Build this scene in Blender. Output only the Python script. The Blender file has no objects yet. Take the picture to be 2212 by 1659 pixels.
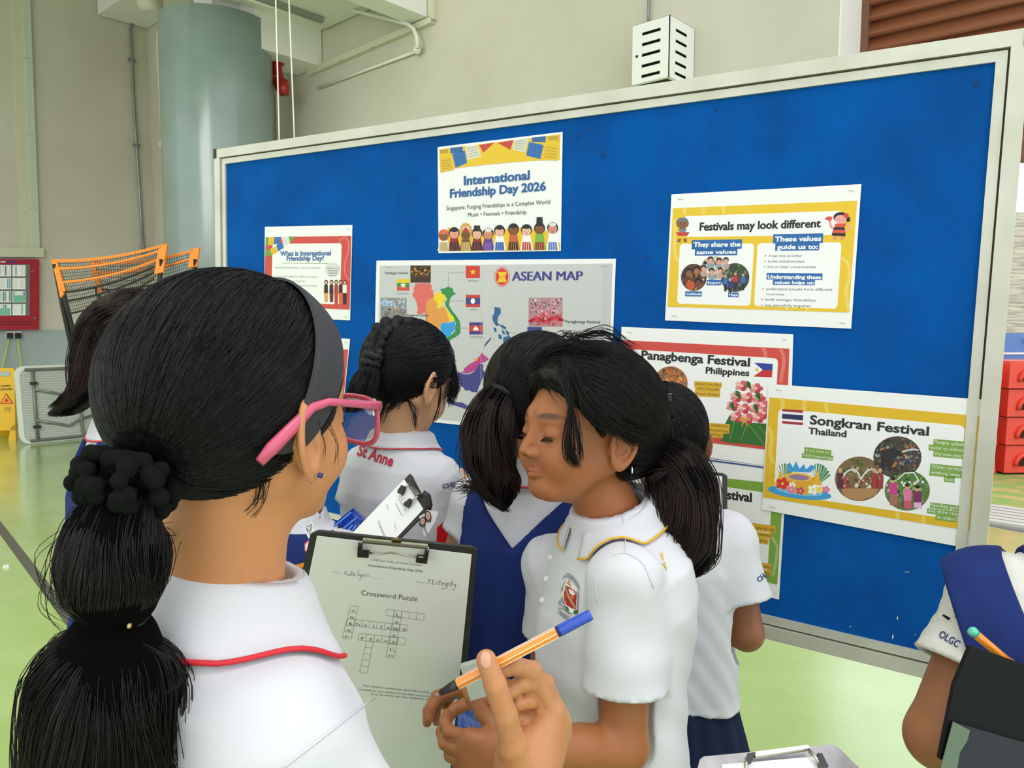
import bpy, math, random
import numpy as np
from mathutils import Vector, Matrix
random.seed(7)
rng = np.random.RandomState(11)
sc = bpy.context.scene
COL = sc.collection
# ---------------------------------------------------------------- camera, world, light, exposure
CAM = np.array([0.0, 0.0, 1.38])
F = 1661.0
def unit(v):
    v = np.asarray(v, float); return v / np.linalg.norm(v)
UPC = unit([0.0048, 0.997, 0.0785])            # world up, in camera axes (x right, y up, z back)
_fc = np.array([0.0, 0.0, -1.0]); _fc = unit(_fc - UPC * (_fc @ UPC)); _rc = np.cross(_fc, UPC)
RW = np.array([_rc, _fc, UPC])                 # rows: world x, y, z in camera axes
cam_d = bpy.data.cameras.new('camera'); cam = bpy.data.objects.new('camera', cam_d); COL.objects.link(cam)
cam_d.sensor_width = 36.0; cam_d.lens = 36.0 * F / 2212.0; cam_d.clip_start = 0.02
_m = Matrix([list(r) for r in RW]).to_4x4(); _m.translation = Vector(CAM); cam.matrix_world = _m
sc.camera = cam
w = bpy.data.worlds.new('World'); sc.world = w; w.use_nodes = True
bg = w.node_tree.nodes['Background']
bg.inputs['Color'].default_value = (0.93, 0.97, 1.0, 1); bg.inputs['Strength'].default_value = 4.0
def area(name, loc, target, size, power, col=(1, 1, 1), sy=None):
    l = bpy.data.lights.new(name, 'AREA'); l.energy = power; l.size = size; l.color = col
    if sy: l.shape = 'RECTANGLE'; l.size_y = sy
    o = bpy.data.objects.new(name, l); COL.objects.link(o); o.location = loc
    o.rotation_euler = (Vector(target) - Vector(loc)).to_track_quat('-Z', 'Y').to_euler()
    return o
sun_d = bpy.data.lights.new('sun', 'SUN'); sun_d.energy = 1.5; sun_d.angle = 0.3; sun_d.color = (1, .97, .9)
sun = bpy.data.objects.new('sun', sun_d); COL.objects.link(sun); sun.location = (6, 0, 9)
sun.rotation_euler = Vector((-0.1, 0.35, -1)).to_track_quat('-Z', 'Y').to_euler()
area('open_side_daylight', (3.2, -3.4, 3.4), (0.0, 1.6, 1.0), 4.5, 15, (1, .98, .95), 3.0)
area('left_wall_fill', (-4.2, 1.6, 4.6), (-8.6, 7.4, 1.6), 3.5, 560, (1, .98, .93), 3.0)  # unseen fill lamp added under the roof to brighten the far left wall
sc.view_settings.view_transform = 'Standard'; sc.view_settings.look = 'None'
sc.view_settings.gamma = 1.0; sc.view_settings.use_curve_mapping = False
sc.view_settings.exposure = -1.22
sc.cycles.max_bounces = 8; sc.cycles.diffuse_bounces = 4
# ---------------------------------------------------------------- pixel <-> space
def ray(px, py):
    d = np.array([(px - 1106) / F, (829.5 - py) / F, -1.0]); return RW @ d
def P(px, py, d):
    "a point of the photograph at a depth in metres"
    return CAM + d * ray(px, py)
def hit(px, py, p0, n):
    r = ray(px, py); return CAM + r * (((np.asarray(p0) - CAM) @ n) / (r @ n))
FWD = RW @ np.array([0, 0, -1.0]); RGT = RW @ np.array([1.0, 0, 0]); UPV = RW @ np.array([0, 1.0, 0])
def proj(p):
    q = RW.T @ (np.asarray(p) - CAM); return (1106 - q[0] / q[2] * F, 829.5 + q[1] / q[2] * F, -q[2])
Z = np.array([0, 0, 1.0])
# ---------------------------------------------------------------- colour, materials
def lin(h):
    if isinstance(h, str):
        h = h.lstrip('#'); c = [int(h[i:i + 2], 16) / 255 for i in (0, 2, 4)]
    else: c = h
    return tuple((x / 12.92 if x <= .04045 else ((x + .055) / 1.055) ** 2.4) for x in c) + (1.0,)
_M = {}
def mat(name, col='#808080', rough=.6, metal=0.0, spec=.5, bump=None, mix=None, coat=0, trans=0, attr=False, sheen=0, sss=0, alpha=1, aniso=None, ior=None):
    "bump=(scale, strength[, stretch]) ; mix=(colour2, scale, lo, hi[, stretch]) mottles two colours of the thing itself"
    if name in _M: return _M[name]
    m = bpy.data.materials.new(name); m.use_nodes = True; nt = m.node_tree; N = nt.nodes; L = nt.links
    b = N['Principled BSDF']; b.inputs['Base Color'].default_value = lin(col)
    b.inputs['Roughness'].default_value = rough; b.inputs['Metallic'].default_value = metal
    b.inputs['Specular IOR Level'].default_value = spec
    if coat: b.inputs['Coat Weight'].default_value = coat; b.inputs['Coat Roughness'].default_value = .15
    if trans: b.inputs['Transmission Weight'].default_value = trans
    if ior: b.inputs['IOR'].default_value = ior
    if sheen: b.inputs['Sheen Weight'].default_value = sheen
    if sss: b.inputs['Subsurface Weight'].default_value = sss; b.inputs['Subsurface Scale'].default_value = .01; b.inputs['Subsurface Radius'].default_value = (1, .4, .25)
    if alpha < 1: b.inputs['Alpha'].default_value = alpha
    def coords(stretch):
        t = N.new('ShaderNodeTexCoord'); mp = N.new('ShaderNodeMapping'); mp.inputs['Scale'].default_value = stretch
        L.new(t.outputs['Object'], mp.inputs['Vector']); return mp.outputs[0]
    csock = None
    if attr:
        a = N.new('ShaderNodeAttribute'); a.attribute_name = 'col'; csock = a.outputs['Color']; L.new(csock, b.inputs['Base Color'])
    if mix:
        n = N.new('ShaderNodeTexNoise'); n.inputs['Scale'].default_value = mix[1]; n.inputs['Detail'].default_value = 5
        L.new(coords(mix[4] if len(mix) > 4 else (1, 1, 1)), n.inputs['Vector'])
        mr = N.new('ShaderNodeMapRange'); mr.inputs['From Min'].default_value = mix[2]; mr.inputs['From Max'].default_value = mix[3]
        L.new(n.outputs['Fac'], mr.inputs['Value'])
        mx = N.new('ShaderNodeMix'); mx.data_type = 'RGBA'; mx.inputs[6].default_value = lin(col); mx.inputs[7].default_value = lin(mix[0])
        if csock: L.new(csock, mx.inputs[6])
        L.new(mr.outputs[0], mx.inputs[0]); L.new(mx.outputs[2], b.inputs['Base Color'])
    if bump:
        n = N.new('ShaderNodeTexNoise'); n.inputs['Scale'].default_value = bump[0]; n.inputs['Detail'].default_value = 4
        L.new(coords(bump[2] if len(bump) > 2 else (1, 1, 1)), n.inputs['Vector'])
        bp = N.new('ShaderNodeBump'); bp.inputs['Strength'].default_value = bump[1]; bp.inputs['Distance'].default_value = .01
        L.new(n.outputs['Fac'], bp.inputs['Height']); L.new(bp.outputs[0], b.inputs['Normal'])
    _M[name] = m; return m
# ---------------------------------------------------------------- objects
def tag(o, label=None, cat=None, group=None, kind=None):
    if label: o['label'] = label
    if cat: o['category'] = cat
    if group: o['group'] = group
    if kind: o['kind'] = kind
    return o
def thing(name, label, cat, base=(0, 0, 0), group=None):
    o = bpy.data.objects.new(name, None); COL.objects.link(o); o.location = tuple(base); o.empty_display_size = .05
    return tag(o, label, cat, group)
def origin(o):
    v = np.zeros(3)
    while o is not None:
        v = v + np.array(o.location[:]); o = o.parent
    return v
class MB:
    "collects world-space polygons, with an optional colour per vertex"
    def __init__(s): s.v = []; s.f = []; s.c = []; s.n = 0; s.sm = []
    def add(s, V, Fc, col=None, smooth=False):
        V = np.asarray(V, float).reshape(-1, 3); k = s.n; s.v.append(V); s.n += len(V)
        s.f += [tuple(int(i) + k for i in f) for f in Fc]; s.sm += [smooth] * len(Fc)
        c = lin(col) if isinstance(col, str) else (tuple(col) if col is not None else (1, 1, 1, 1))
        s.c.append(np.tile(np.array(c), (len(V), 1)))
        return s
    def box(s, c, ax, half, col=None):
        "box by centre, three unit axes and half sizes"
        c = np.asarray(c, float); X, Y, Zz = [np.asarray(a, float) * h for a, h in zip(ax, half)]
        V = [c + i * X + j * Y + k * Zz for i in (-1, 1) for j in (-1, 1) for k in (-1, 1)]
        return s.add(V, [(0, 1, 3, 2), (4, 6, 7, 5), (0, 4, 5, 1), (2, 3, 7, 6), (0, 2, 6, 4), (1, 5, 7, 3)], col)
    def slab(s, pts, n, t, col=None):
        "polygon pts thickened by t along n"
        p = np.asarray(pts, float); q = p + np.asarray(n) * t; k = len(p)
        return s.add(np.vstack([p, q]), [tuple(range(k))[::-1], tuple(range(k, 2 * k))] + [(i, (i + 1) % k, k + (i + 1) % k, k + i) for i in range(k)], col)
    def tube(s, pts, r, seg=8, col=None, cap=True, flat=1.0, up=None):
        p = np.asarray(pts, float); n = len(p); r = np.broadcast_to(np.asarray(r, float), (n,))
        T = np.gradient(p, axis=0); T /= np.linalg.norm(T, axis=1)[:, None] + 1e-12
        u = np.asarray(up, float) if up is not None else (Z if abs(T[0] @ Z) < .9 else np.array([1., 0, 0]))
        V = []
        for i in range(n):
            a = u - T[i] * (u @ T[i]); a = a / (np.linalg.norm(a) + 1e-12)
            if up is None: u = a
            b = np.cross(T[i], a); th = np.linspace(0, 2 * math.pi, seg, endpoint=False)
            V.append(p[i] + r[i] * (np.outer(np.cos(th), a) * flat + np.outer(np.sin(th), b)))
        fs = [(i * seg + j, i * seg + (j + 1) % seg, (i + 1) * seg + (j + 1) % seg, (i + 1) * seg + j) for i in range(n - 1) for j in range(seg)]
        if cap: fs += [tuple(range(seg))[::-1], tuple((n - 1) * seg + j for j in range(seg))]
        return s.add(np.vstack(V), fs, col, seg > 4)
    def build(s, name, m, parent=None, loc=None):
        me = bpy.data.meshes.new(name); o = bpy.data.objects.new(name, me)
        V = np.vstack(s.v)
        if parent is not None: off = origin(parent); o.parent = parent
        else: off = np.array(loc if loc is not None else V.mean(0)); o.location = tuple(off)
        me.from_pydata((V - off).tolist(), [], s.f); 
        if m is not None: me.materials.append(m)
        a = me.attributes.new('col', 'FLOAT_COLOR', 'POINT'); a.data.foreach_set('color', np.vstack(s.c).astype(np.float32).ravel())
        me.polygons.foreach_set('use_smooth', s.sm); me.update(); COL.objects.link(o); return o
def structure(o): o['kind'] = 'structure'; return o
# ---------------------------------------------------------------- the hall: axes of the building
YAW = math.radians(48.0)
WD = np.array([math.sin(YAW), -math.cos(YAW), 0.0])      # along the long wall, towards the open side
VD = np.array([math.cos(YAW), math.sin(YAW), 0.0])       # into the long wall
def flr(px, py): return hit(px, py, (0, 0, 0), Z)
LW = float(WD @ flr(10, 908))                                                # left wall: WD . p
KK = LW / -9.73; VW = 4.17 * KK
C0 = np.array([0., 0, 0]) + WD * LW + VD * VW           # corner on the ground
def onL(px, py, off=0.0): return hit(px, py, WD * (LW + off), WD)
def onW(px, py, off=0.0): return hit(px, py, VD * (VW - off), VD)
M_wall = mat('painted_wall', '#c9c4b4', .75, bump=(30, .08), mix=('#c1bbaa', 1.2, .35, .7))
M_dado = mat('grey_dado_paint', '#a3aeab', .45, mix=('#9ba8a5', 1.5, .35, .7))
M_white = mat('white_paint', '#e4e3dc', .6, bump=(25, .05))
M_floor = mat('green_floor_paint', '#9dbb68', .26, spec=.9, coat=1.0, mix=('#aac57c', 2.2, .4, .68), bump=(55, .12))
M_grey = mat('grey_gloss_paint', '#7d8d89', .22, coat=.3, mix=('#869592', 3, .35, .7))
fl = MB().add([(-14, -7, 0), (4.6, -7, 0), (4.6, 3.2, 0), (3.05, 5.6, 0), (.6, 9.6, 0), (-14, 12, 0)], [(0, 1, 2, 3, 4, 5)])
structure(fl.build('floor', M_floor))
H = 6.9
zD = onL(60, 712)[2]
p_a = C0 - VD * 9.5
w_l = MB().slab([p_a + Z * zD, C0 + Z * zD, C0 + Z * H, p_a + Z * H], -WD, .2)
structure(w_l.build('wall_left', M_wall))
structure(MB().slab([p_a, C0, C0 + Z * zD, p_a + Z * zD], -WD, .2).build('baseboard_left', M_dado))
E1 = onW(1812, 60); sE = (E1 - C0) @ WD
tW = abs((hit(1862, 60, WD * (WD @ E1), WD) - E1) @ VD)
e1 = C0 + WD * sE
s0 = (onW(596, 250) - C0) @ WD
slitw = (onW(589, 250) - C0) @ WD
structure(MB().slab([C0, C0 + WD * slitw, C0 + WD * slitw + Z * H, C0 + Z * H], VD, tW).slab([C0 + WD * s0, e1, e1 + Z * H, C0 + WD * s0 + Z * H], VD, tW).build('wall_back', M_wall))
structure(MB().slab([e1 + WD * .001, e1 + VD * tW + WD * .001, e1 + VD * tW + Z * H + WD * .001, e1 + Z * H + WD * .001], WD, .012).build('trim_1', M_white))
# ceiling slab and beams
zS = onW(697, 62)[2]
cA = C0 - VD * 14.0
structure(MB().slab([cA + Z * 6.7 - WD * 1, C0 + Z * 6.7 + VD * tW - WD * 1, C0 + WD * (sE + .1) + Z * 6.7 + VD * tW, cA + WD * (sE + .1) + Z * 6.7], Z, .2).build('ceiling', M_white))
def beam(name, s_a, s_b, v_a, v_b, za, zb):
    c = C0 + WD * (s_a + s_b) / 2 - VD * (v_a + v_b) / 2 + Z * (za + zb) / 2
    return structure(MB().box(c, (WD, VD, Z), ((s_b - s_a) / 2, (v_b - v_a) / 2, (zb - za) / 2)).build(name, M_white))
zB1 = onL(300, 58)[2]
beam('beam', .02, 3.6, 0.01, .56 * KK, zB1, 6.69)
s2 = (onW(697, 150) - C0) @ WD; zB2 = onW(680, 150)[2]
beam('beam', s2 - .5, s2, .01, .85, zB2, 6.69)
s3a = (onW(893, 57) - C0) @ WD; s3b = (onW(932, 38) - C0) @ WD; zB3 = onW(915, 47)[2]
beam('beam', s3a, s3b, .01, 6.5, zB3, 6.69)
zc2 = onW(740, 48)[2]
structure(MB().box(C0 + WD * (s2 + s3a) / 2 - VD * 3.3 + Z * (zc2 + .1), (WD, VD, Z), ((s3a - s2) / 2 - .002, 3.28, .1)).build('ceiling', M_white))
# fluorescent fixture under that ceiling
cl = hit(694, 38, Z * zc2, Z); c2 = cl - VD * 1.5
t = thing('ceiling_light', 'switched-off fluorescent batten on the ceiling between the two beams', 'light', (cl + c2) / 2)
MB().box((cl + c2) / 2 - Z * .03, (WD, VD, Z), (.05, .75, .03)).build('housing', mat('light_housing', '#8f918c', .5), t)
MB().tube([cl - Z * .07, c2 - Z * .07], .014).build('tube', mat('lamp_tube', '#e8e8e2', .3), t)
# ropes
for k, (x0, x1, lb) in enumerate(((594, 604, 'white hanging rope nearer the grey column'), (622, 637, 'white hanging rope farther right of the grey column'))):
    a = P(x0, -60, 5.6); b = P(x1 + (x1 - x0) * .25, 420, 5.6)
    tag(MB().tube([a, a * .5 + b * .5, b], .0055, 6).build('rope', mat('rope', '#dcd8c8', .8)), lb, 'rope')
# grey column
Dc = 6.75 * KK; cc = P(475, 400, Dc); cc = np.array([cc[0], cc[1], 0]); rc = 231 / 2 / F * Dc * .985
top = proj(cc); zc = hit(470, 6, cc - np.array([0, rc, 0]), np.array([0, 1., 0]))[2]
def ring(c, r, z, n=48): 
    a = np.linspace(0, 2 * math.pi, n, endpoint=False); return np.c_[c[0] + r * np.cos(a), c[1] + r * np.sin(a), np.full(n, z)]
t = thing('column', 'round grey glossy painted hall column', 'column', cc); t['kind'] = 'structure'
def cyl(c, r, z0, z1, n=48):
    m = MB(); V = np.vstack([ring(c, r, z0, n), ring(c, r, z1, n)])
    m.add(V, [(i, (i + 1) % n, n + (i + 1) % n, n + i) for i in range(n)], None, True); m.add(V[n:], [tuple(range(n))]); return m
cyl(cc, rc, 0.001, zc).build('shaft', M_grey, t)
MB().box(cc + Z * (zc + 6.7) / 2 + np.array([.05, 0, 0]), (WD, VD, Z), (.2, .2, (6.7 - zc) / 2 - .005)).build('neck', mat('column_neck', '#e9e6e0', .6), t)
# conduits, trunking
M_pipe = mat('pvc_pipe', '#dcdacb', .4); M_galv = mat('galvanised', '#8d918c', .35, metal=.6)
def conduit(name, label, pts, r, m, clips=()):
    t = thing(name, label, 'conduit', pts[0]); MB().tube(pts, r, 10).build('pipe', m, t)
    for c in clips: MB().box(c, (VD, WD, Z), (r * 2.2, r * 1.4, r * .8)).build('clip', m, t)
    return t
a = [onL(x, y, .05) for x, y in ((335, 8), (306, 30), (287, 48), (282, 62), (283, 90), (288, 200), (296, 330), (304, 450), (311, 552))]
conduit('conduit', 'grey metal conduit running down the wall beside the column', a, .022, M_galv, [onL(285, 130, .04), onL(295, 314, .04), onL(309, 545, .04)])
a = [onW(x, y, .03) for x, y in ((372, 50), (352, 58), (341, 66), (340, 110), (346, 220), (350, 305))]
t = conduit('conduit', 'thin white conduit ending in a round junction box left of the column', a, .018, M_pipe)
MB().tube([onW(350, 311, .0), onW(350, 311, .06)], .05, 16).build('junction_box', M_pipe, t)
MB().tube([onW(350, 311, .03), onW(374, 315, .03)], .018, 8).build('pipe', M_pipe, t)
pv = [onW(x, y, .12) for x, y in ((650, -8), (672, 0), (760, 22), (880, 52), (893, 62), (900, 78), (902, 104))]
t = conduit('conduit', 'white conduit crossing under the ceiling to a junction box on the long wall', pv[:1] + pv[1:], .02, M_pipe)
MB().tube([onW(901, 108, .0), onW(901, 108, .08)], .042, 16).build('junction_box', M_pipe, t)
MB().tube([onW(897, 112, .03), onW(686, 190, .03)], .016, 8).build('pipe', M_pipe, t)
t = thing('trunking', 'long cream cable trunking under the beams on the long wall', 'trunking', onW(800, 110))
MB().slab([onW(672, 152), onW(940, 39), onW(940, 52), onW(672, 166)], -VD, .06).build('cover', mat('trunk_paint', '#c9c6ae', .55), t)
for x in (735, 804, 899): MB().tube([onW(x, proj(onW(x, 166 - (x - 672) * .424))[1] - 7, .055), onW(x, 166 - (x - 672) * .424 - 7, .064)], .01, 8).build('screw', M_galv, t)
t = thing('trunking', 'upright cream cable trunking hanging from the near beam', 'trunking', onW(940, 20))
MB().slab([onW(934, -40), onW(946, -40), onW(946, 45), onW(934, 38)], -VD, .06).build('cover', _M['trunk_paint'], t)
t = thing('trunking', 'cream cable trunking rising from the red panel at the far wall', 'trunking', onL(60, 300))
for x0, x1, y0, y1, th, nm in ((22, 50, -20, 538, .03, 'backing'), (45, 61, -20, 541, .07, 'riser'), (-40, 90, 537, 556, .09, 'lower_duct')):
    q = (0, 24, 0) if nm != 'lower_duct' else (0, 0, 0)
    MB().slab([onL(x0 + 0, y0), onL(x1 + 0, y0), onL(x1 + (22 if q[1] else 0), y1), onL(x0 + (22 if q[1] else 0), y1)], WD, th).build(nm, _M['trunk_paint'] if nm != 'riser' else mat('trunk_green', '#c0c8b8', .5), t)
for x, y in ((52, 125), (61, 125), (60, 290), (69, 290), (68, 450), (78, 450)): MB().tube([onL(x, y, .06), onL(x, y, .078)], .008, 6).build('screw', M_galv, t)
t = thing('drain_pipe', 'white drain pipe under the beam at the top of the column', 'pipe', P(330, 0, 8.2 * KK))
MB().tube([P(300, -40, 8.2 * KK), P(322, -8, 8.2 * KK), P(345, -30, 8.2 * KK)], .11, 16).build('pipe', M_pipe, t)
MB().tube([P(303, 5, 8.2 * KK), P(345, 3, 8.2 * KK)], .12, 16).build('coupling', M_pipe, t)
# red sprinkler pipe
t = thing('sprinkler_pipe', 'red fire sprinkler pipe stub beside the column', 'pipe', onW(600, 160, .3))
M_red = mat('red_enamel', '#a3201f', .35)
MB().tube([onW(597, 100, .4), onW(598, 150, .4), onW(600, 178, .4), onW(606, 190, .4), onW(612, 198, .4)], .06, 14).build('pipe', M_red, t)
MB().tube([onW(611, 176, .4), onW(613, 190, .4), onW(613, 204, .4)], .062, 14).build('elbow', M_red, t)
MB().tube([onW(598, 128, .4), onW(598, 138, .4)], .085, 14).build('flange', M_red, t)
MB().tube([onW(597, 166, .4), onW(599, 174, .4)], .08, 14).build('flange', M_red, t)
# louvre seen through the slit
M_louv = mat('brown_louvre', '#7e4523', .5)
M_louv2 = mat('brown_louvre_frame', '#6d4630', .55)
ls = thing('louvre_screen', 'narrow brown louvre seen between the column and the long wall', 'louvre', onW(592, 250, -.3))
for k in range(16):
    y = 200 + k * 11
    MB().box(onW(592, y, -.35), (WD, VD, Z), (.12, .05, .022)).build('slat', M_louv, ls)
# large louvre at the upper right
lv = thing('louvre_screen', 'large brown louvre screen high above the corner of the board', 'louvre', e1 + Z * 3)
q0 = C0 + WD * sE + VD * tW
sl0 = (hit(1882, 60, q0, VD) - q0) @ WD
zb = 2.5
fa = q0 + WD * .0; sf = (hit(1862, 60, q0, VD) - q0) @ WD
MB().box(q0 + WD * (sf + sl0) / 2 + Z * (zb + 5.5) / 2, (WD, VD, Z), ((sl0 - sf) / 2, .06, (5.5 - zb) / 2)).build('frame', M_louv2, lv)
MB().box(q0 + WD * (sl0 + 1.5) + Z * (zb - .05), (WD, VD, Z), (1.6, .06, .05)).build('frame', M_louv2, lv)
zl = [hit(1886, y, q0, VD)[2] for y in (14, 48, 83, 116)]
pitch = (zl[0] - zl[-1]) / 3
k0 = int((zl[-1] - zb) / pitch)
for k in range(-k0, 12):
    zz = zl[-1] + k * pitch
    c = q0 + WD * (sl0 + 1.5) + Z * (zz + pitch * .5)
    tilt = unit(-VD * .55 + Z * .35 * -1 * -1)
    a1 = q0 + WD * sl0 + Z * zz - VD * .05; a2 = a1 + WD * 3
    b1 = a1 + VD * .06 + Z * pitch * 1.2; b2 = b1 + WD * 3
    m = MB(); m.slab([a1, a2, b2, b1], unit(np.cross(WD, b1 - a1)), .006); m.tube([a1, a2], .013, 8); m.build('slat', M_louv, lv)
# white slotted speaker / alarm box
M_box = mat('white_box_enamel', '#e6e7e0', .35)
bt = thing('alarm_box', 'white slotted metal box mounted on the wall above the board', 'box', onW(1430, 110))
pc = onW(1506, 110); 
# near faces: left face looks along -WD... the box stands out from the wall with its corner towards the camera
_wc = onW(1500, 110); k0_ = hit(1446, 100, _wc, WD); k1 = hit(1446, 31, _wc, WD); k2 = hit(1446, 167, _wc, WD); zt, zbm = k1[2], k2[2]
Kc = np.array([k0_[0], k0_[1], 0])
LA = -WD; RA = VD
def sol(px, py, A):
    n = unit(np.cross(A, Z)); return abs((hit(px, py, Kc, n) - Kc) @ A)
la = sol(1366, 110, LA); ra = VW - Kc @ VD - .006
for nm, A, ln, o2 in (('side_panel', LA, la, RA), ('side_panel', RA, ra, LA)):
    m = MB(); n = unit(np.cross(A, Z)); n = n if n @ (CAM - Kc) > 0 else -n
    a0, a1 = (.26, .76) if A is LA else (.24, .70)
    if A is LA: a0, a1 = .24, .74
    hh = zt - zbm; zs = [zbm]; 
    cs = [zt - hh * f for f in (.185, .36, .535, .715, .885)]
    def bar(u0, u1, z0, z1): m.box(Kc + A * (u0 + u1) / 2 * ln + Z * (z0 + z1) / 2 - n * .003, (A, n, Z), ((u1 - u0) / 2 * ln, .003, (z1 - z0) / 2))
    bar(0, a0, zbm, zt); bar(a1, 1, zbm, zt); zz = zt
    for cz in cs: bar(a0, a1, cz + .011, zz); zz = cz - .011
    bar(a0, a1, zbm, zz); m.build(nm, M_box, bt)
cB = Kc + LA * la + RA * ra
for z_ in (zbm + .002, zt - .002): MB().slab([Kc + Z * z_, Kc + LA * la + Z * z_, cB + Z * z_, Kc + RA * ra + Z * z_], Z, .002).build('end_plate', M_box, bt)
MB().slab([Kc + RA * .03 + LA * .03 + Z * zbm, Kc + LA * la * .96 + RA * .03 + Z * zbm, cB - (LA + RA) * .02 + Z * zbm, Kc + RA * ra * .96 + LA * .03 + Z * zbm], Z, zt - zbm - .01).build('speaker_core', mat('dark_inside', '#241c16', .9), bt)
nL = unit(np.cross(LA, Z)); nL = nL if nL @ (CAM - Kc) > 0 else -nL
MB().tube([Kc + LA * la * .87 + Z * (zbm + (zt - zbm) * .47) + nL * .001, Kc + LA * la * .87 + Z * (zbm + (zt - zbm) * .47) + nL * .003], .011, 14).build('lock', mat('dark_lock', '#2a2722', .4), bt)
cB0 = cB + Z * (zt + zbm) / 2; dw = (VD * VW - cB0) @ VD
if dw > .05: MB().box(cB0 + VD * dw / 2, (WD, VD, Z), (.05, dw / 2, .05)).build('bracket', M_box, bt)
conduit('conduit', 'thin grey conduit dropping to the white slotted box', [onW(1401, -60, .03), onW(1401, 20, .03), onW(1400, 60, .03)], .011, M_galv)
# ---------------------------------------------------------------- things along the left wall
M_glass = mat('clear_glass', '#ffffff', .05, trans=1.0, ior=1.45)
t = thing('fire_panel', 'red metal notice cabinet with rows of leaflets on the far wall', 'cabinet', onL(40, 640))
def qL(x0, y0, x1, y1, off=0): return [onL(x0, y1, off), onL(x1, y1, off), onL(x1, y0, off), onL(x0, y0, off)]
M_redm = mat('red_cabinet', '#a51c2b', .4)
MB().slab(qL(-60, 561, 80, 712), WD, .10).build('body', M_redm, t)
MB().slab(qL(-58, 571, 64, 682, .10), WD, .006).build('backing', mat('cabinet_back', '#6d736b', .6), t)
sheet_cols = ['#dfe2dc', '#c9d8cf', '#a9cdbf', '#d8dcd6', '#c3cfd8']
m = MB()
for r_ in range(4):
    for c_ in range(-3, 2):
        x0 = 25 + (c_ - 1) * 38 + 2; x0 = -4 + c_ * 31 - 2 if c_ < 1 else 27
        y0 = 572 + r_ * 28
        x0 = 27 - (1 - c_) * 31
        o = MB().slab(qL(x0, y0 + 1, x0 + 28, y0 + 25, .106), WD, .004)
        for k in range(6):
            xx = x0 + 1.5 + k * 4.4
            o.slab(qL(xx, y0 + 2, xx + 3.2, y0 + 23, .110), WD, .001, random.choice(['#e8e8e2', '#8fa0b8', '#7fb59a', '#6f7fa6', '#d9dfd6', '#f2f2ee']))
        if r_ >= 2 and c_ == (0 if r_ == 3 else 1): o.slab(qL(x0 + 2, y0 + 10, x0 + 26, y0 + 24, .111), WD, .001, '#7cc3a4')
        o.build('leaflet', mat('printed', '#ffffff', .6, attr=True), t)
MB().slab(qL(1, 564, 12, 567.5, .10), WD, .002).build('name_plate', mat('plate_white', '#c9c6d8', .5), t)
MB().slab(qL(13, 564, 38, 567.5, .10), WD, .002).build('name_plate', mat('plate_blue', '#4a2f7a', .5), t)
for y in (695, 700): MB().slab(qL(-40, y, 69, y + 1.6, .10), WD, .001).build('vent_slot', mat('slot_dark', '#5e0f18', .7), t)
for x, y in ((70, 587), (75, 687)): MB().tube([onL(x, y, .10), onL(x, y, .112)], .014, 10).build('lock', M_galv, t)
t = thing('socket_outlet', 'double wall socket with two black plugs below the red cabinet', 'socket', onL(28, 724))
MB().slab(qL(12, 715, 45, 731), WD, .03).build('plate', M_white, t)
for x in (20, 38):
    MB().slab(qL(x - 6, 719, x + 6, 731, .03), WD, .05).build('plug', mat('black_plastic', '#1b1a1a', .4), t)
for x, e, lb in ((19, 3, 'yellow green cable hanging from the socket plug nearer the cabinet edge'), (38, 47, 'yellow green cable hanging behind the folding table')):
    tag(MB().tube([onL(x, 730, .06), onL(x + (e - x) * .4, 760, .08), onL(e, 800, .08), onL(e + 2, 900, .06), onL(e - 1, 955, .05)], .012, 6).build('cable', mat('cable_green', '#b6c46a', .5)), lb, 'cable')
tag(MB().tube([flr(-30, 935) + Z * .012, flr(10, 928) + Z * .012, flr(40, 917) + Z * .012, flr(70, 905) + Z * .012], .012, 6).build('cable', _M['cable_green']), 'yellow green cable lying on the floor by the wet floor sign', 'cable')
# wet floor sign
M_yel = mat('yellow_plastic', '#e2b013', .4)
D = 7.7
sb = flr(10, 952); D = proj(sb)[2]
def s4(x0, y0, x1, y1, d=0): return [P(x0, y1, D - d), P(x1, y1, D - d), P(x1, y0, D - d), P(x0, y0, D - d)]
t = thing('wet_floor_sign', 'yellow folding cleaning in progress sign beside the table', 'sign', sb)
m = MB(); n_ = unit(FWD * np.array([1, 1, 0]))
def pn(pts, th=.03): return MB().slab(pts, n_, th)
pn([P(-30, 930, D), P(33, 930, D), P(31, 798, D), P(25, 795, D), P(-24, 795, D), P(-28, 798, D)]).build('front_panel', M_yel, t)
MB().slab([P(-30, 952, D + .05), P(-14, 952, D + .05), P(-12, 915, D), P(-30, 915, D)], n_, .03).build('foot', M_yel, t)
MB().slab([P(18, 952, D), P(34, 952, D), P(33, 915, D), P(22, 925, D)], n_, .03).build('foot', M_yel, t)
MB().slab([P(-24, 945, D + .4), P(30, 945, D + .4), P(24, 800, D + .05), P(-20, 800, D + .05)], n_, .02).build('rear_panel', M_yel, t)
MB().slab(s4(-18, 802, 22, 813, .003), -n_, .002).build('handle_opening', mat('opening_grey', '#a9aea8', .6), t)
MB().slab([P(0, 873, D - .004), P(29, 872, D - .004), P(13, 849, D - .004)], -n_, .002).build('warning_triangle', mat('sign_red', '#c8321c', .5), t)
MB().slab([P(4, 870.5, D - .007), P(25, 870, D - .007), P(13, 853, D - .007)], -n_, .002).build('warning_triangle', M_yel, t)
MB().slab([P(9, 869, D - .01), P(20, 868, D - .01), P(13, 858, D - .01)], -n_, .001).build('pictogram', _M['sign_red'], t)
MB().slab(s4(9, 879, 22, 888, .004), -n_, .002).build('sticker', mat('sticker', '#b89a1c', .5), t)
SIGN_T = t
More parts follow.
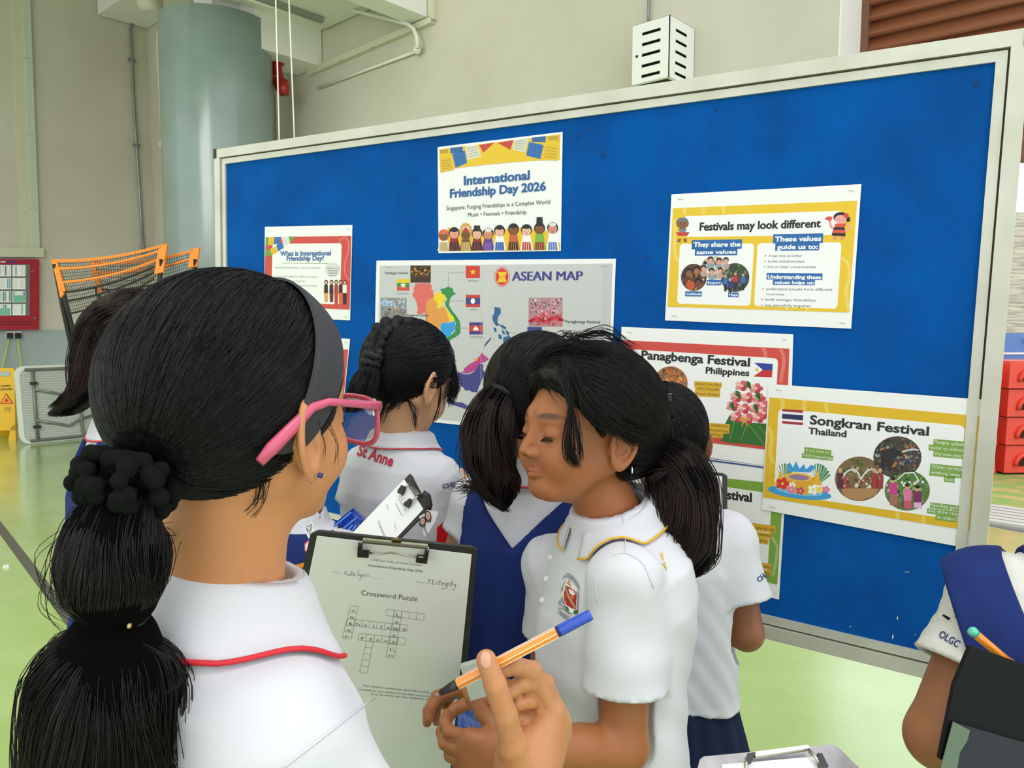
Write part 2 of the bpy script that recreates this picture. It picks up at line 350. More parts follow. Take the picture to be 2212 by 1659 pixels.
# folding table leaning on its long edge
t = thing('folding_table', 'grey folding table standing on its edge against the far wall', 'table', flr(45, 962))
ta = flr(45, 962); tb = ta + VD * 1.85; hgt = (hit(48, 792, ta, WD)[2])
lean = -WD * .10
def tp(u, v, o=0): return ta + (tb - ta) * u + (Z * hgt + lean) * v + WD * (.0 + o)
def rr(u0, u1, v0, v1, r, o, asp):
    pts = []
    for cx, cy, a0 in ((u1 - r, v1 - r * asp, 0), (u0 + r, v1 - r * asp, 90), (u0 + r, v0 + r * asp, 180), (u1 - r, v0 + r * asp, 270)):
        for k in range(6):
            a = math.radians(a0 + k * 18); pts.append(tp(cx + r * math.cos(a), cy + r * asp * math.sin(a), o))
    return pts
asp = 1.85 / hgt
MB().slab(rr(0, 1, 0.004, 1, .055, -.045, asp), WD, .045).build('tabletop', mat('table_plastic', '#d9dcd2', .5), t)
MB().slab(rr(.022, .978, .03, .965, .045, .0, asp), WD, .002).build('underside', mat('table_under', '#a9ada4', .6), t)
m = MB()
for i in range(58):
    for j in range(28):
        u = .035 + i * .0163 + (j % 2) * .008; v = .05 + j * .033
        if u < .965: m.box(tp(u, v, .004), (VD, WD, unit(Z * hgt + lean)), (.0085, .003, .005))
o = m.build('dimples', mat('dimple', '#cfd3ca', .6), t); o['kind'] = 'stuff'
M_leg = mat('table_leg', '#7c7e72', .4, metal=.3)
for v in (.045, .955): MB().tube([tp(.05, v, .02), tp(.95, v, .02)], .016, 8).build('rail', mat('rail_grey', '#5a5c55', .5), t)
MB().tube([tp(.09, .05, .02), tp(.09, .95, .02)], .017, 8).build('leg_bar', M_leg, t)
for v in (.22, .78): MB().box(tp(.09, v, .03), (VD, WD, Z), (.035, .02, .014)).build('clip', _M['black_plastic'], t)
for v, s in ((.70, 1), (.30, 1)):
    MB().tube([tp(.09, v, .03), tp(.2, v - .06, .03), tp(.27, v - .1, .03), tp(.33, v - .03 , .03), tp(.42, v + .02, .03)], .014, 8).build('leg', M_leg, t)
MB().tube([tp(.26, .6, .03), tp(.34, .42, .03), tp(.34, .1, .04), tp(.42, -.0, .06)], .014, 8).build('leg', M_leg, t)
MB().tube([tp(.34, .12, .03), tp(.34, .66, .03)], .012, 8).build('brace', M_leg, t)
# floor stripe
def strip(x0, y0, x1, y1, wd):
    a, b = flr(x0, y0), flr(x1, y1); d = unit(b - a); n = np.cross(Z, d); a = a - d * 6; b = b + d * 3
    a[0] = a[0]
    return MB().add([a - n * wd + Z * .002, b - n * wd + Z * .002, b + n * wd + Z * .002, a + n * wd + Z * .002], [(0, 1, 2, 3)])
dd = flr(30, 1178)
sw = .5 * abs((flr(190, 1370) - flr(158, 1372)) @ unit(np.cross(Z, flr(175, 1371) - flr(8, 1150))))
tag(strip(8, 1150, 175, 1371, sw).build('floor_line', mat('floor_line', '#55544c', .5)), 'dark grey court line painted on the green floor', 'floor marking')
tag(strip(-30, 930, 26, 915, .02).build('floor_line', _M['floor_line']), 'thin dark line on the floor near the yellow sign', 'floor marking') if False else None
tag(MB().box(flr(13, 1226) + Z * .006, (WD, VD, Z), (.012, .012, .006)).build('eraser_crumb', M_white), 'tiny white crumb on the green floor near the dark line', 'crumb')
# badminton nets
M_or = mat('orange_webbing', '#f58a2c', .7); M_netl = mat('net_cord', '#3b3a33', .8); M_blk = mat('black_pole', '#22211e', .5)
def net(label, TL, TR, BL, BR, sag, dl, dr, tapes, blacks, rows, cols, sleeveL, sleeveR, poles):
    g = thing('badminton_net', label, 'net', flr(175, 930) + Z * 0)
    def S(u, v):
        x = (TL[0] * (1 - u) + TR[0] * u) * (1 - v) + (BL[0] * (1 - u) + BR[0] * u) * v
        y = (TL[1] * (1 - u) + TR[1] * u) * (1 - v) + (BL[1] * (1 - u) + BR[1] * u) * v
        return P(x, y + sag * 4 * u * (1 - u), dl * (1 - u) + dr * u)
    mm = MB()
    us = np.linspace(.02, .98, 25)
    for i in range(rows):
        for j, (a, b) in enumerate(zip(us[:-1], us[1:])):
            q = [S(a, i / rows), S(b, i / rows)]; mm.slab([q[0] - Z * .0022, q[1] - Z * .0022, q[1] + Z * .0022, q[0] + Z * .0022], FWD, .002)
    for c in np.linspace(.02, .98, cols):
        for i in range(rows):
            q = [S(c, i / rows), S(c, (i + 1) / rows)]; mm.slab([q[0] - RGT * .0018, q[1] - RGT * .0018, q[1] + RGT * .0018, q[0] + RGT * .0018], FWD, .002)
    o = mm.build('netting', M_netl, g); o['kind'] = 'stuff'
    for v in tapes:
        mm = MB()
        for a, b in zip(us[:-1], us[1:]):
            mm.slab([S(a, v) - Z * .014, S(b, v) - Z * .014, S(b, v) + Z * .014, S(a, v) + Z * .014], FWD, .004)
        mm.build('tape', M_or, g)
    for v in blacks: MB().tube([S(u, v) for u in us], .009, 6).build('tape', M_blk, g)
    for sl, dd_ in ((sleeveL, dl), (sleeveR, dr)):
        MB().slab([P(x, y, dd_ - .01) for x, y in sl], FWD, .03).build('sleeve', M_or, g)
    for pts in poles: MB().tube([P(*q) for q in pts], .022, 10).build('pole', M_blk, g)
    return g
net('nearer orange and black badminton net on leaning poles', (112, 562), (358, 528), (148, 678), (336, 600), 10, 7.4, 7.2, (.01, .16, .42), (.6, .77, 1.0), 16, 44,
    [(110, 558), (124, 567), (142, 630), (130, 643), (122, 605)], [(361, 525), (342, 538), (333, 592), (352, 588)],
    [[(118, 570, 7.4), (135, 660, 7.5), (162, 785, 7.7), (182, 860, 7.9)], [(128, 600, 7.42), (145, 665, 7.5), (172, 770, 7.7), (200, 850, 7.9)], [(350, 560, 7.2), (335, 700, 7.3), (322, 880, 7.5)]])
net('farther orange badminton net with its end beside the board', (195, 565), (429, 536), (222, 640), (412, 600), 12, 7.6, 7.3, (.02, .3), (.8,), 9, 44,
    [(194, 562), (205, 568), (222, 634), (210, 634)], [(430, 533), (411, 546), (406, 578), (425, 576)],
    [[(208, 620, 7.6), (220, 660, 7.65), (240, 800, 7.9)], [(423, 560, 7.3), (410, 700, 7.4), (405, 860, 7.5)]])
# ---------------------------------------------------------------- outside, right of the board
M_grass = mat('grass', '#7e9a4a', .9, mix=('#b59b62', 5, .45, .6), bump=(60, .5))
g0 = flr(2160, 1096); 
structure(MB().add([g0 - WD * 3 + VD * .0 - Z * .02, g0 + WD * 9 - Z * .02, g0 + WD * 9 + VD * 14 - Z * .02, g0 - WD * 3 + VD * 14 - Z * .02], [(0, 1, 2, 3)]).build('lawn', M_grass))
structure(MB().add([g0 - WD * 3 - VD * 6 - Z * .05, g0 + WD * 9 - VD * 6 - Z * .05, g0 + WD * 9 + VD * 1 - Z * .05, g0 - WD * 3 + VD * 1 - Z * .05], [(0, 1, 2, 3)]).build('pavement', mat('pale_paving', '#d9d8d2', .6)))
st = thing('drain_grating', 'pale ribbed drain grating between the paving and the lawn', 'grating', g0 + WD * .5)
gb = flr(2160, 1128); stp = (g0 - gb) @ VD
for k in range(6):
    MB().box(g0 + WD * 1.0 - VD * (.05 + k * abs(stp) / 5) + Z * .01, (WD, VD, Z), (2.2, abs(stp) / 14, .01)).build('bar', mat('grating', '#bdbcb4', .5), st)
b0 = flr(2200, 1012); M_rp = mat('red_plastic', '#e2432b', .35)
ax = unit(np.cross(Z, ray(2200, 900))); ax = -ax
hB = hit(2190, 775, b0, unit(b0 - CAM) * np.array([1, 1, 0]))[2]
dirB = unit(np.array([1.0, .1, 0]))
for r_ in range(4):
    zt0 = hB * r_ / 4
    for c_ in range(3):
        lab = ['bottom', 'second', 'third', 'top'][r_]
        g = thing('planter_tub', 'orange red plastic tub, ' + ['bottom tier', 'second tier', 'third tier', 'top tier'][r_] + ' of the ' + ['stack nearest the board', 'middle stack', 'stack farthest from the board'][c_], 'tub', b0 + dirB * (c_ * .5 - .6) + Z * zt0, 'stacked orange tubs on the lawn')
        ce = b0 + dirB * (c_ * .5 - .6) + Z * zt0
        hh = hB / 4 - .012
        MB().add([ce + dirB * a * .21 * s_ + np.array([-dirB[1], dirB[0], 0]) * b * .2 * s_ + Z * z_ for z_, s_ in ((0.001, 1.0), (hh, .9)) for a, b in ((-1, -1), (1, -1), (1, 1), (-1, 1))],
                 [(3, 2, 1, 0), (4, 5, 6, 7), (0, 1, 5, 4), (1, 2, 6, 5), (2, 3, 7, 6), (3, 0, 4, 7)]).build('shell', M_rp, g)
        nn = np.array([-dirB[1], dirB[0], 0]); nn = -nn
        m = MB(); fc = ce + nn * .2
        m.tube([fc + dirB * .1 * math.cos(a) + Z * (hh * .25 + hh * .42 * math.sin(a)) for a in np.linspace(0, math.pi, 10)], .022, 8); m.build('rim', M_rp, g)
        MB().slab([fc + dirB * .09 * math.cos(a) + Z * (hh * .25 + hh * .36 * math.sin(a)) for a in np.linspace(0, math.pi, 10)], nn, .004).build('opening', mat('opening_dark', '#3a100a', .9), g)
so = P(2215, 748, proj(b0)[2] + .6)
t = thing('banner', 'blue and white banner behind the orange tubs', 'banner', so)
fb = dirB
MB().slab([so - fb * .4 - Z * .14, so + fb * 1.6 - Z * .14, so + fb * 1.6 + Z * .14, so - fb * .4 + Z * .14], FWD, .02).build('panel', mat('banner_blue', '#5c86cc', .5), t)
MB().slab([so - fb * .4 - Z * .085 - FWD * .004, so + fb * 1.6 - Z * .085 - FWD * .004, so + fb * 1.6 - Z * .065 - FWD * .004, so - fb * .4 - Z * .065 - FWD * .004], -FWD, .004).build('stripe', mat('banner_white', '#f5f5f5', .5), t)
MB().tube([so - fb * .02 + Z * .06 - FWD * .01, so + fb * .06 + Z * .06 - FWD * .01], .03, 10).build('arrow', _M['banner_white'], t)
for k in (-.35, 1.5): MB().tube([np.array([so[0], so[1], -.02]) + fb * k + FWD * .03, so + fb * k + FWD * .03], .02, 8).build('post', M_galv, t)
bw = P(2215, 650, 12.5)
structure(MB().slab([np.array([bw[0], bw[1], -.02]) - dirB * 3, np.array([bw[0], bw[1], -.02]) + dirB * 8, np.array([bw[0], bw[1], 3.2]) + dirB * 8, np.array([bw[0], bw[1], 3.2]) - dirB * 3], FWD, .2).build('wall_outside', mat('outside_wall', '#cfcabc', .8, mix=('#a49f92', 2.5, .4, .6, (1, 1, 12)))))
# ---------------------------------------------------------------- the notice board
BN = unit(np.array([0.55177122, 0.06463841, -0.83148686]))          # in camera axes
BS = 1.776
_nw = np.array([0.55177122, 0.06463841, -0.83148686])
def BP(px, py, lift=0.0):
    d = np.array([(px - 1106) / F, (829.5 - py) / F, -1.0]); return CAM + RW @ (d * (BS / (d @ _nw))) + BNW * lift
BNW = -(RW @ BN)                                                     # towards the viewer
bTL, bTR, bBR, bBL = BP(493, 354), BP(2190, 130), BP(2011, 1411), BP(491.5, 1055)
BU = unit((bTR - bTL) + (bBR - bBL)); BV = unit(np.cross(BU, BNW)); BV = BV if BV[2] < 0 else -BV
bw_ = ((bTR - bTL) @ BU + (bBR - bBL) @ BU) / 2; bh_ = ((bBL - bTL) @ BV + (bBR - bTR) @ BV) / 2
bo = (bTL + bTR + bBR + bBL) / 4 - BU * bw_ / 2 - BV * bh_ / 2
def B(u, v, l=0.0): return bo + BU * u + BV * v + BNW * l
M_alu = mat('aluminium', '#cfcdbe', .38, metal=.25, spec=.5, mix=('#c2c0ae', 8, .4, .7))
M_felt = mat('blue_felt', '#0657a8', .95, spec=.1, mix=('#0a4c95', 6, .4, .7), bump=(1400, .3), sheen=.0)
foot = np.array([B(bw_ / 2, 0)[0], B(bw_ / 2, 0)[1], 0])
t = BOARD = thing('notice_board', 'large blue felt notice board in an aluminium frame', 'board', foot)
MB().box(B(bw_ / 2, bh_ / 2, -.012), (BU, BV, BNW), (bw_ / 2 + .002, bh_ / 2 + .002, .011)).build('felt_panel', M_felt, t)
def bar(name, u0, u1, v0, v1, l0, l1, m, p=None): return MB().box(B((u0 + u1) / 2, (v0 + v1) / 2, (l0 + l1) / 2), (BU, BV, BNW), ((u1 - u0) / 2, (v1 - v0) / 2, (l1 - l0) / 2)).build(name, m, p or t)
a, g_, b = .019, .004, .030
M_gap = mat('frame_groove', '#4d4c42', .6)
i0, o0 = a, a + g_ + b
for nm, u0, u1, v0, v1 in (('inner_frame', -a, bw_ + a, -a, 0), ('inner_frame', -a, bw_ + a, bh_, bh_ + a), ('inner_frame', -a, 0, 0, bh_), ('inner_frame', bw_, bw_ + a, 0, bh_)):
    bar(nm, u0, u1, v0, v1, -.02, .006, M_alu)
for nm, u0, u1, v0, v1 in (('frame_groove', -a - g_, bw_ + a + g_, -a - g_, -a), ('frame_groove', -a - g_, bw_ + a + g_, bh_ + a, bh_ + a + g_), ('frame_groove', -a - g_, -a, -a, bh_ + a), ('frame_groove', bw_ + a, bw_ + a + g_, -a, bh_ + a)):
    bar(nm, u0, u1, v0, v1, -.02, -.004, M_gap)
for nm, u0, u1, v0, v1 in (('outer_frame', -o0 + .012, bw_ + o0, -o0, -a - g_), ('outer_frame', -o0, bw_ + o0, bh_ + a + g_, bh_ + o0), ('outer_frame', -o0, -a - g_, -a - g_, bh_ + a + g_), ('outer_frame', bw_ + a + g_, bw_ + o0, -a - g_, bh_ + a + g_)):
    bar(nm, u0, u1, v0, v1, -.03, .012, M_alu)
bar('corner_cap', -o0 - .003, -o0 + .013, -o0 - .002, -a - g_ + .001, -.032, .014, mat('black_cap', '#23201f', .5))
bar('corner_cap', bw_ + o0 - .01, bw_ + o0 + .003, -o0 - .002, -a - g_ + .001, -.032, .014, _M['black_cap'])
for u in (-.03, bw_ + .03):
    pt = B(u, bh_ + o0 - .02, -.02); pf = np.array([pt[0], pt[1], .06]) - BNW * 0
    MB().tube([pt, pf], .02, 4).build('leg', M_alu, t)
    nb = unit(np.array([BNW[0], BNW[1], 0]))
    MB().box(pf + Z * .02, (nb, np.cross(nb, Z), Z), (.28, .02, .02)).build('foot', M_alu, t)
    for s in (-.25, .25):
        MB().tube([pf + nb * s - Z * .037 - np.cross(nb, Z) * .012, pf + nb * s - Z * .037 + np.cross(nb, Z) * .012], .022, 14).build('caster', mat('black_rubber', '#222222', .6), t)
# bits left on the felt
sc_ = [((1305, 0),)]
def zm(ox, oy, s): return lambda x, y: (ox + x / s, oy + y / s)
z3 = zm(560, 280, 2.8359); z4 = zm(1340, 380, 3.95); z5 = zm(1340, 700, 2.5367); z8 = zm(800, 540, 4.0963); z7 = zm(1500, 1100, 2.9677); zc_ = zm(560, 480, 3.6045)
k = 0
for x, y, dx, dy in ((1365, 402, 18, 2), (1302, 697, 5, 15), (1272, 817, 6, 18), (1001, 752, 3, 5), (1416, 803, 3, 5)):
    p = [BP(*z7(x + q, y + r_), .0007) for q, r_ in ((-dx, 0), (0, -dy), (dx, 0), (0, dy))]
    MB().slab(p, BNW, .0006).build('torn_paper', mat('paper_scrap', '#d5d4cc', .7), t)
for x, y, r_ in ((1302, 335, 6), (2109, 178, 9), (1248, 292, 4), (1398, 555, 4), (1546, 238, 4)):
    p = [BP(x + r_ * math.cos(a_) * .8, y + r_ * math.sin(a_), .0004) for a_ in np.linspace(0, 6.28, 9)[:-1]]
    MB().slab(p, BNW, .0003).build('stain', mat('felt_stain', '#0d3a70', .95), t)
# ---------------------------------------------------------------- flat print
_TC = {}
def text_mesh(s, bold):
    key = (s, bold)
    if key not in _TC:
        c = bpy.data.curves.new('txt', 'FONT'); c.body = s; c.resolution_u = 3; c.offset = bold; c.size = 1.0
        o = bpy.data.objects.new('txt', c); me = bpy.data.meshes.new_from_object(o)
        V = np.zeros(len(me.vertices) * 3); me.vertices.foreach_get('co', V); V = V.reshape(-1, 3)
        Fs = [tuple(p.vertices) for p in me.polygons]; bpy.data.objects.remove(o); bpy.data.meshes.remove(me)
        _TC[key] = (V, Fs)
    return _TC[key]
class Print:
    "vector print laid on a plane; PT maps photograph pixels to the plane"
    def __init__(s, PT, N, base=.0006): s.PT = PT; s.N = N; s.m = {}; s.base = base
    def g(s, nm): return s.m.setdefault(nm, MB())
    def poly(s, pts, col, L=1, nm='artwork', f=None):
        f = f or (lambda x, y: (x, y))
        s.g(nm).add([s.PT(*f(*p), s.base + L * .00012) for p in pts], [tuple(range(len(pts)))], col)
    def ell(s, cx, cy, rx, ry, col, L=1, nm='artwork', f=None, n=20, a0=0, a1=2 * math.pi, rot=0):
        aa = np.linspace(a0, a1, n, endpoint=(a1 - a0) < 6.28); c_, s_ = math.cos(rot), math.sin(rot)
        s.poly([(cx + rx * math.cos(a) * c_ - ry * math.sin(a) * s_, cy + rx * math.cos(a) * s_ + ry * math.sin(a) * c_) for a in aa], col, L, nm, f)
    def line(s, pts, wd, col, L=1, nm='artwork', f=None):
        p = np.array(pts, float)
        if len(p) > 2 and wd >= 8:
            for _ in range(2):
                q = [p[0]]
                for a, b in zip(p[:-1], p[1:]): q += [a * .75 + b * .25, a * .25 + b * .75]
                p = np.array(q + [p[-1]])
        T = np.gradient(p, axis=0); T /= np.linalg.norm(T, axis=1)[:, None] + 1e-9; n = np.stack([-T[:, 1], T[:, 0]], 1) * wd / 2; f = f or (lambda x, y: (x, y)); k = len(p)
        V = [s.PT(*f(*q), s.base + L * .00012) for q in list(p - n) + list(p + n)]
        s.g(nm).add(V, [(i, i + 1, k + i + 1, k + i) for i in range(k - 1)], col)
    def rrect(s, q, r, col, L=1, nm='artwork', f=None):
        "rounded quadrilateral, corners TL TR BR BL; r as a share of the shorter side"
        q = np.array(q, float); pts = []
        for i in range(4):
            c, pr, nx = q[i], q[i - 1], q[(i + 1) % 4]; ra = min(np.linalg.norm(pr - c), np.linalg.norm(nx - c)); e = min(r, ra * .45)
            A = c + unit(pr - c) * e; Bq = c + unit(nx - c) * e
            for k in range(6):
                u = k / 5; pts.append((1 - u) ** 2 * A + 2 * u * (1 - u) * c + u * u * Bq)
        s.poly(pts, col, L, nm, f)
    def text(s, st, a, b, h, col, bold=0.0, L=3, nm='lettering', f=None):
        "st from baseline start a to baseline end b (pixels), capital height h pixels"
        if f: a, b = f(*a), f(*b); h = abs(f(0, h)[1] - f(0, 0)[1])
        if bold > .03:
            e = h * .035
            for k_, (ex, ey) in enumerate(((-e, 0), (e, 0), (0, -e * .7), (0, e * .7), (0, 0))): s.text(st, (a[0] + ex, a[1] + ey), (b[0] + ex, b[1] + ey), h, col, .016, L + k_ * .1, nm)
            return
        V, Fs = text_mesh(st, bold)
        if not len(V): return
        A, Bq = s.PT(*a, 0), s.PT(*b, 0); U = Bq - A; lenU = np.linalg.norm(U); hv = np.linalg.norm(s.PT(a[0], a[1] - h, 0) - A)
        hb = np.linalg.norm(s.PT(b[0], b[1] - h, 0) - Bq)
        Up = unit(np.cross(s.N, U)); Up = Up if Up @ (s.PT(a[0], a[1] - 10, 0) - A) > 0 else -Up
        x0, x1 = V[:, 0].min(), V[:, 0].max(); u = (V[:, 0] - x0) / (x1 - x0)
        s.g(nm).add(A + np.outer(u, U) + np.outer(V[:, 1] / .72 * (hv * (1 - u) + hb * u), Up) + s.N * (s.base + L * .00012), Fs, col)
    def photo(s, cx, cy, rx, ry, base, pal, n, seed, L=2, f=None, rect=False, size=.16, nm='picture'):
        r = np.random.RandomState(seed)
        if rect: s.poly([(cx - rx, cy - ry), (cx + rx, cy - ry), (cx + rx, cy + ry), (cx - rx, cy + ry)], base, L, nm, f)
        else: s.ell(cx, cy, rx, ry, base, L, nm, f, 28)
        for k in range(n):
            sz = r.uniform(.35, 1) * size; lim = 1 - sz * 1.15
            if rect: u, v = r.uniform(-lim, lim, 2)
            else:
                a, q = r.uniform(0, 6.28), math.sqrt(r.uniform()) * lim; u, v = q * math.cos(a), q * math.sin(a)
            band = pal[min(int((v + 1) / 2 * len(pal)), len(pal) - 1)]; col = band[r.randint(len(band))]
            m_ = r.randint(3, 7); ph = r.uniform(0, 6.28)
            s.poly([(cx + rx * (u + sz * .8 * math.cos(ph + 6.28 * i / m_)), cy + ry * (v + sz * math.sin(ph + 6.28 * i / m_))) for i in range(m_)], col, L + 1 + (k % 4) * .25, nm, f)
    def build(s, parent):
        for nm, m in s.m.items(): m.build(nm, mat('printed', '#ffffff', .6, attr=True), parent)
M_paper = mat('poster_paper', '#f1f0ec', .55, spec=.35, bump=(9, .12))
def poster(label, quad, lift=.0015, name='poster', staples=True):
    t = thing(name, label, 'poster', BP(*quad[3]))
    PT = lambda x, y, l=0: BP(x, y, lift + l)
    q = np.array(quad, float); n = 6
    def bil(u, v): return (q[0] * (1 - u) + q[1] * u) * (1 - v) + (q[3] * (1 - u) + q[2] * u) * v
    V = [PT(*bil(i / n, j / n), 0) for j in range(n + 1) for i in range(n + 1)]; k = len(V)
    V2 = [v - BNW * .0004 for v in V]
    fs = [(j * (n + 1) + i, j * (n + 1) + i + 1, (j + 1) * (n + 1) + i + 1, (j + 1) * (n + 1) + i) for j in range(n) for i in range(n)]
    e = [i for i in range(n + 1)] + [(j + 1) * (n + 1) - 1 for j in range(1, n + 1)] + [n * (n + 1) + i for i in range(n - 1, -1, -1)] + [j * (n + 1) for j in range(n - 1, 0, -1)]
    fs += [(e[i], e[(i + 1) % len(e)], e[(i + 1) % len(e)] + k, e[i] + k) for i in range(len(e))]
    MB().add(V + V2, fs).build('sheet', M_paper, t)
    if staples:
        for (u, v) in ((.05, .04), (.95, .04), (.95, .96), (.05, .96)):
            a, b = bil(u - .014, v), bil(u + .014, v + .004)
            MB().tube([PT(*a, .001), PT(*b, .001)], .0006, 6).build('staple', mat('staple', '#b7b5ac', .4, metal=.4), t)
    return t, Print(PT, BNW)
YEL, RED, BLU, INK, GRN = '#e7bf2a', '#cf4a3f', '#2565a8', '#222222', '#7da53c'
# --- title poster
t, p = poster('white title poster lettered International Friendship Day 2026', [(946, 318), (1216, 285), (1212, 542), (948, 547)])
f = z3
p.poly([(1105, 122), (1845, 30), (1843, 185), (1700, 190), (1560, 200), (1400, 215), (1180, 240), (1112, 266)], YEL, 1, f=f)
for q, c in (([(1104, 124), (1166, 116), (1170, 146), (1108, 150)], '#e3bb2e'), ([(1172, 112), (1250, 104), (1250, 138), (1174, 148)], '#2e6db3'), ([(1185, 150), (1262, 128), (1277, 205), (1205, 235)], '#2e6db3'),
             ([(1110, 180), (1180, 168), (1195, 248), (1115, 262)], '#dfb52c'), ([(1265, 105), (1340, 92), (1362, 165), (1280, 188)], '#d8d3c2'), ([(1350, 95), (1445, 80), (1375, 142)], '#c5433a'),
             ([(1462, 82), (1560, 65), (1540, 125)], '#c5433a'), ([(1566, 64), (1655, 50), (1628, 142), (1553, 122)], '#d8d3c2'), ([(1672, 50), (1760, 40), (1756, 80), (1672, 76)], '#2e6db3'),
             ([(1655, 76), (1745, 95), (1725, 182), (1638, 160)], '#2e6db3'), ([(1768, 40), (1845, 32), (1843, 76), (1764, 66)], '#e0b62c'), ([(1750, 90), (1835, 100), (1826, 192), (1738, 182)], '#e0b62c')):
    p.poly(q, c, 2, f=f); c0 = np.mean(q, 0)
    if len(q) == 4:
        for k in range(1, 5):
            a = np.array(q[0]) * (1 - k / 5) + np.array(q[3]) * k / 5; b = np.array(q[1]) * (1 - k / 5) + np.array(q[2]) * k / 5
            a, b = a * .88 + b * .12, a * .12 + b * .88
            pts = [a * (1 - i / 8) + b * i / 8 + np.array([0, 2.0 * (-1) ** i]) for i in range(9)]; p.line(pts, 1.8, '#4d4a3c', 3, f=f)
p.text('International', (1257, 340), (1658, 305), 56, '#2b6099', .045, f=f)
p.text('Friendship Day 2026', (1172, 418), (1757, 372), 54, '#2b6099', .045, f=f)
p.text('Singapore: Forging Friendships in a Complex World', (1149, 495), (1785, 455), 27, '#2e2e2e', .0, f=f)
p.text('Music • Festivals • Friendship', (1281, 534), (1640, 517), 26, '#2e2e2e', .0, f=f)
p.poly([(1107, 690), (1160, 600), (1320, 640), (1480, 615), (1600, 600), (1760, 620), (1845, 700), (1843, 738), (1107, 745)], YEL, 1, f=f)
FIG = [(1133, 652, '#8a5a3a', '#d86b4a', '#efe8d8', 0), (1197, 638, '#e8a08a', '#222222', '#9c2f2a', 1), (1268, 645, '#7a4a30', '#c9a15a', '#6d4a2e', 2), (1337, 642, '#eab59a', '#222222', '#8f2d28', 3), (1405, 642, '#d98f68', '#332a26', '#5a3f94', 4),
       (1475, 625, '#f0b79c', '#222222', '#f2efe8', 5), (1560, 615, '#8a4f30', '#2b2320', '#c4643a', 6), (1640, 620, '#f2b9a0', '#222222', '#f4f0ea', 7), (1720, 610, '#8a5132', '#2a2421', '#7fae3f', 8), (1800, 608, '#d98a78', '#2a2421', '#f5f3ee', 9)]
for x, y, sk, hr, bd, i in FIG:
    p.ell(x, y - 5, 34, 36, hr, 2.2, f=f, n=16)
    p.poly([(x - 22, y + 22), (x + 22, y + 22), (x + 40, 742 - i * .6), (x - 38, 744 - i * .6)], bd, 2, f=f)
    p.poly([(x - 24, 690), (x + 24, 690), (x + 30, 742 - i * .6), (x - 28, 743 - i * .6)], ['#c9b28a', '#2a1f1f', '#c8a86a', '#222222', '#6a3f94', '#2f5fa8', '#2a1d18', '#b83a34', '#8f2f2a', '#5577bb'][i], 2.4, f=f)
    p.ell(x, y + 2, 27, 28, sk, 3, f=f, n=16)
    if i in (3, 8): p.poly([(x - 36, y - 18), (x - 20, y - 24), (x - 18, y - (54 if i == 3 else 74)), (x + 18, y - (54 if i == 3 else 74)), (x + 20, y - 24), (x + 36, y - 18)], '#26211f', 3.4, f=f)
    elif i == 2:
        for a in np.linspace(3.3, 6.1, 7): p.ell(x + 34 * math.cos(a), y - 12 + 52 * math.sin(a), 9, 12, '#d9a24a', 2.3, f=f, n=8)
        p.poly([(x - 22, y - 16), (x, y - 52), (x + 22, y - 16)], '#b93a30', 3.2, f=f)
    elif i in (4, 9): p.ell(x, y - 26, 22, 12, '#dcdcd4', 3.2, f=f)
    else: p.ell(x, y - 22, 26, 12, hr, 3.3, f=f, n=12)
    for s in (-10, 10): p.ell(x + s, y + 2, 3, 3, '#2a1a14', 3.6, f=f, n=6)
    p.line([(x - 7, y + 14), (x, y + 18), (x + 7, y + 14)], 2.5, '#7a2a20', 3.6, f=f)
    for k in (-12, 0, 12): p.line([(x + k, 694), (x + k * 1.2, 738)], 3, ['#8f7a50', '#b04a3a', '#8a6a3a', '#c44a3a', '#b08ad0', '#7fa6da', '#e08a4a', '#f2e9e2', '#c9a04a', '#dfe6f2'][i], 2.8, f=f)
p.build(t)
# --- what is
t, p = poster('red bordered poster asking What is International Friendship Day', [(573, 490), (762, 486), (757, 692), (571, 684)])
f = zc_
p.poly([(54, 117), (720, 107), (708, 680), (38, 655)], RED, 1, f=f)
p.rrect([(108, 168), (646, 164), (632, 640), (98, 625)], 22, '#f1f0ec', 1.5, f=f)
for q, c in (([(54, 117), (76, 117), (72, 178), (54, 182)], '#6c9a35'), ([(76, 118), (122, 116), (118, 180), (72, 178)], '#e0b62c'), ([(122, 116), (176, 115), (150, 172), (118, 172)], '#2e6db3'), ([(176, 115), (232, 112), (245, 160), (196, 194)], '#d8d8cc'),
             ([(232, 112), (290, 112), (245, 160)], '#6c9a35'), ([(136, 180), (180, 150), (196, 200), (150, 228)], '#2e6db3'), ([(88, 208), (134, 188), (148, 232), (104, 258)], '#e0b62c'), ([(52, 220), (88, 208), (104, 258), (52, 272)], '#6c9a35')): p.poly(q, c, 2.2, f=f)
p.text('What is International', (168, 262), (562, 258), 38, '#2b6099', .04, f=f)
p.text('Friendship Day?', (218, 300), (508, 298), 38, '#2b6099', .04, f=f)
p.line([(178, 318), (545, 322)], 4, '#8aa06a', 3, f=f)
p.text('International Friendship Day is not just about friends...', (128, 360), (486, 364), 17, '#8d8d89', .0, f=f)
p.text('It is about how people from different countries', (118, 428), (455, 434), 17, '#8d8d89', .0, f=f)
p.text('learn, share and grow together', (118, 463), (362, 466), 17, '#8d8d89', .0, f=f)
p.text('in a safe and caring environment', (118, 497), (455, 502), 17, '#8d8d89', .0, f=f)
p.ell(576, 370, 60, 58, '#d9d9d3', 2, f=f)
for k, s in enumerate(('"Friendship is not just', 'between people...', 'It is also between', 'countries."')): p.text(s, (530 + (k > 0) * 10, 362 + k * 19), (624 - k * 6, 362 + k * 19), 9, INK, .02, L=3, f=f)
p.line([(628, 160), (640, 128), (676, 120), (704, 150), (700, 230), (672, 300), (664, 380), (690, 440), (708, 448)], 9, '#de8177', 2, f=f)
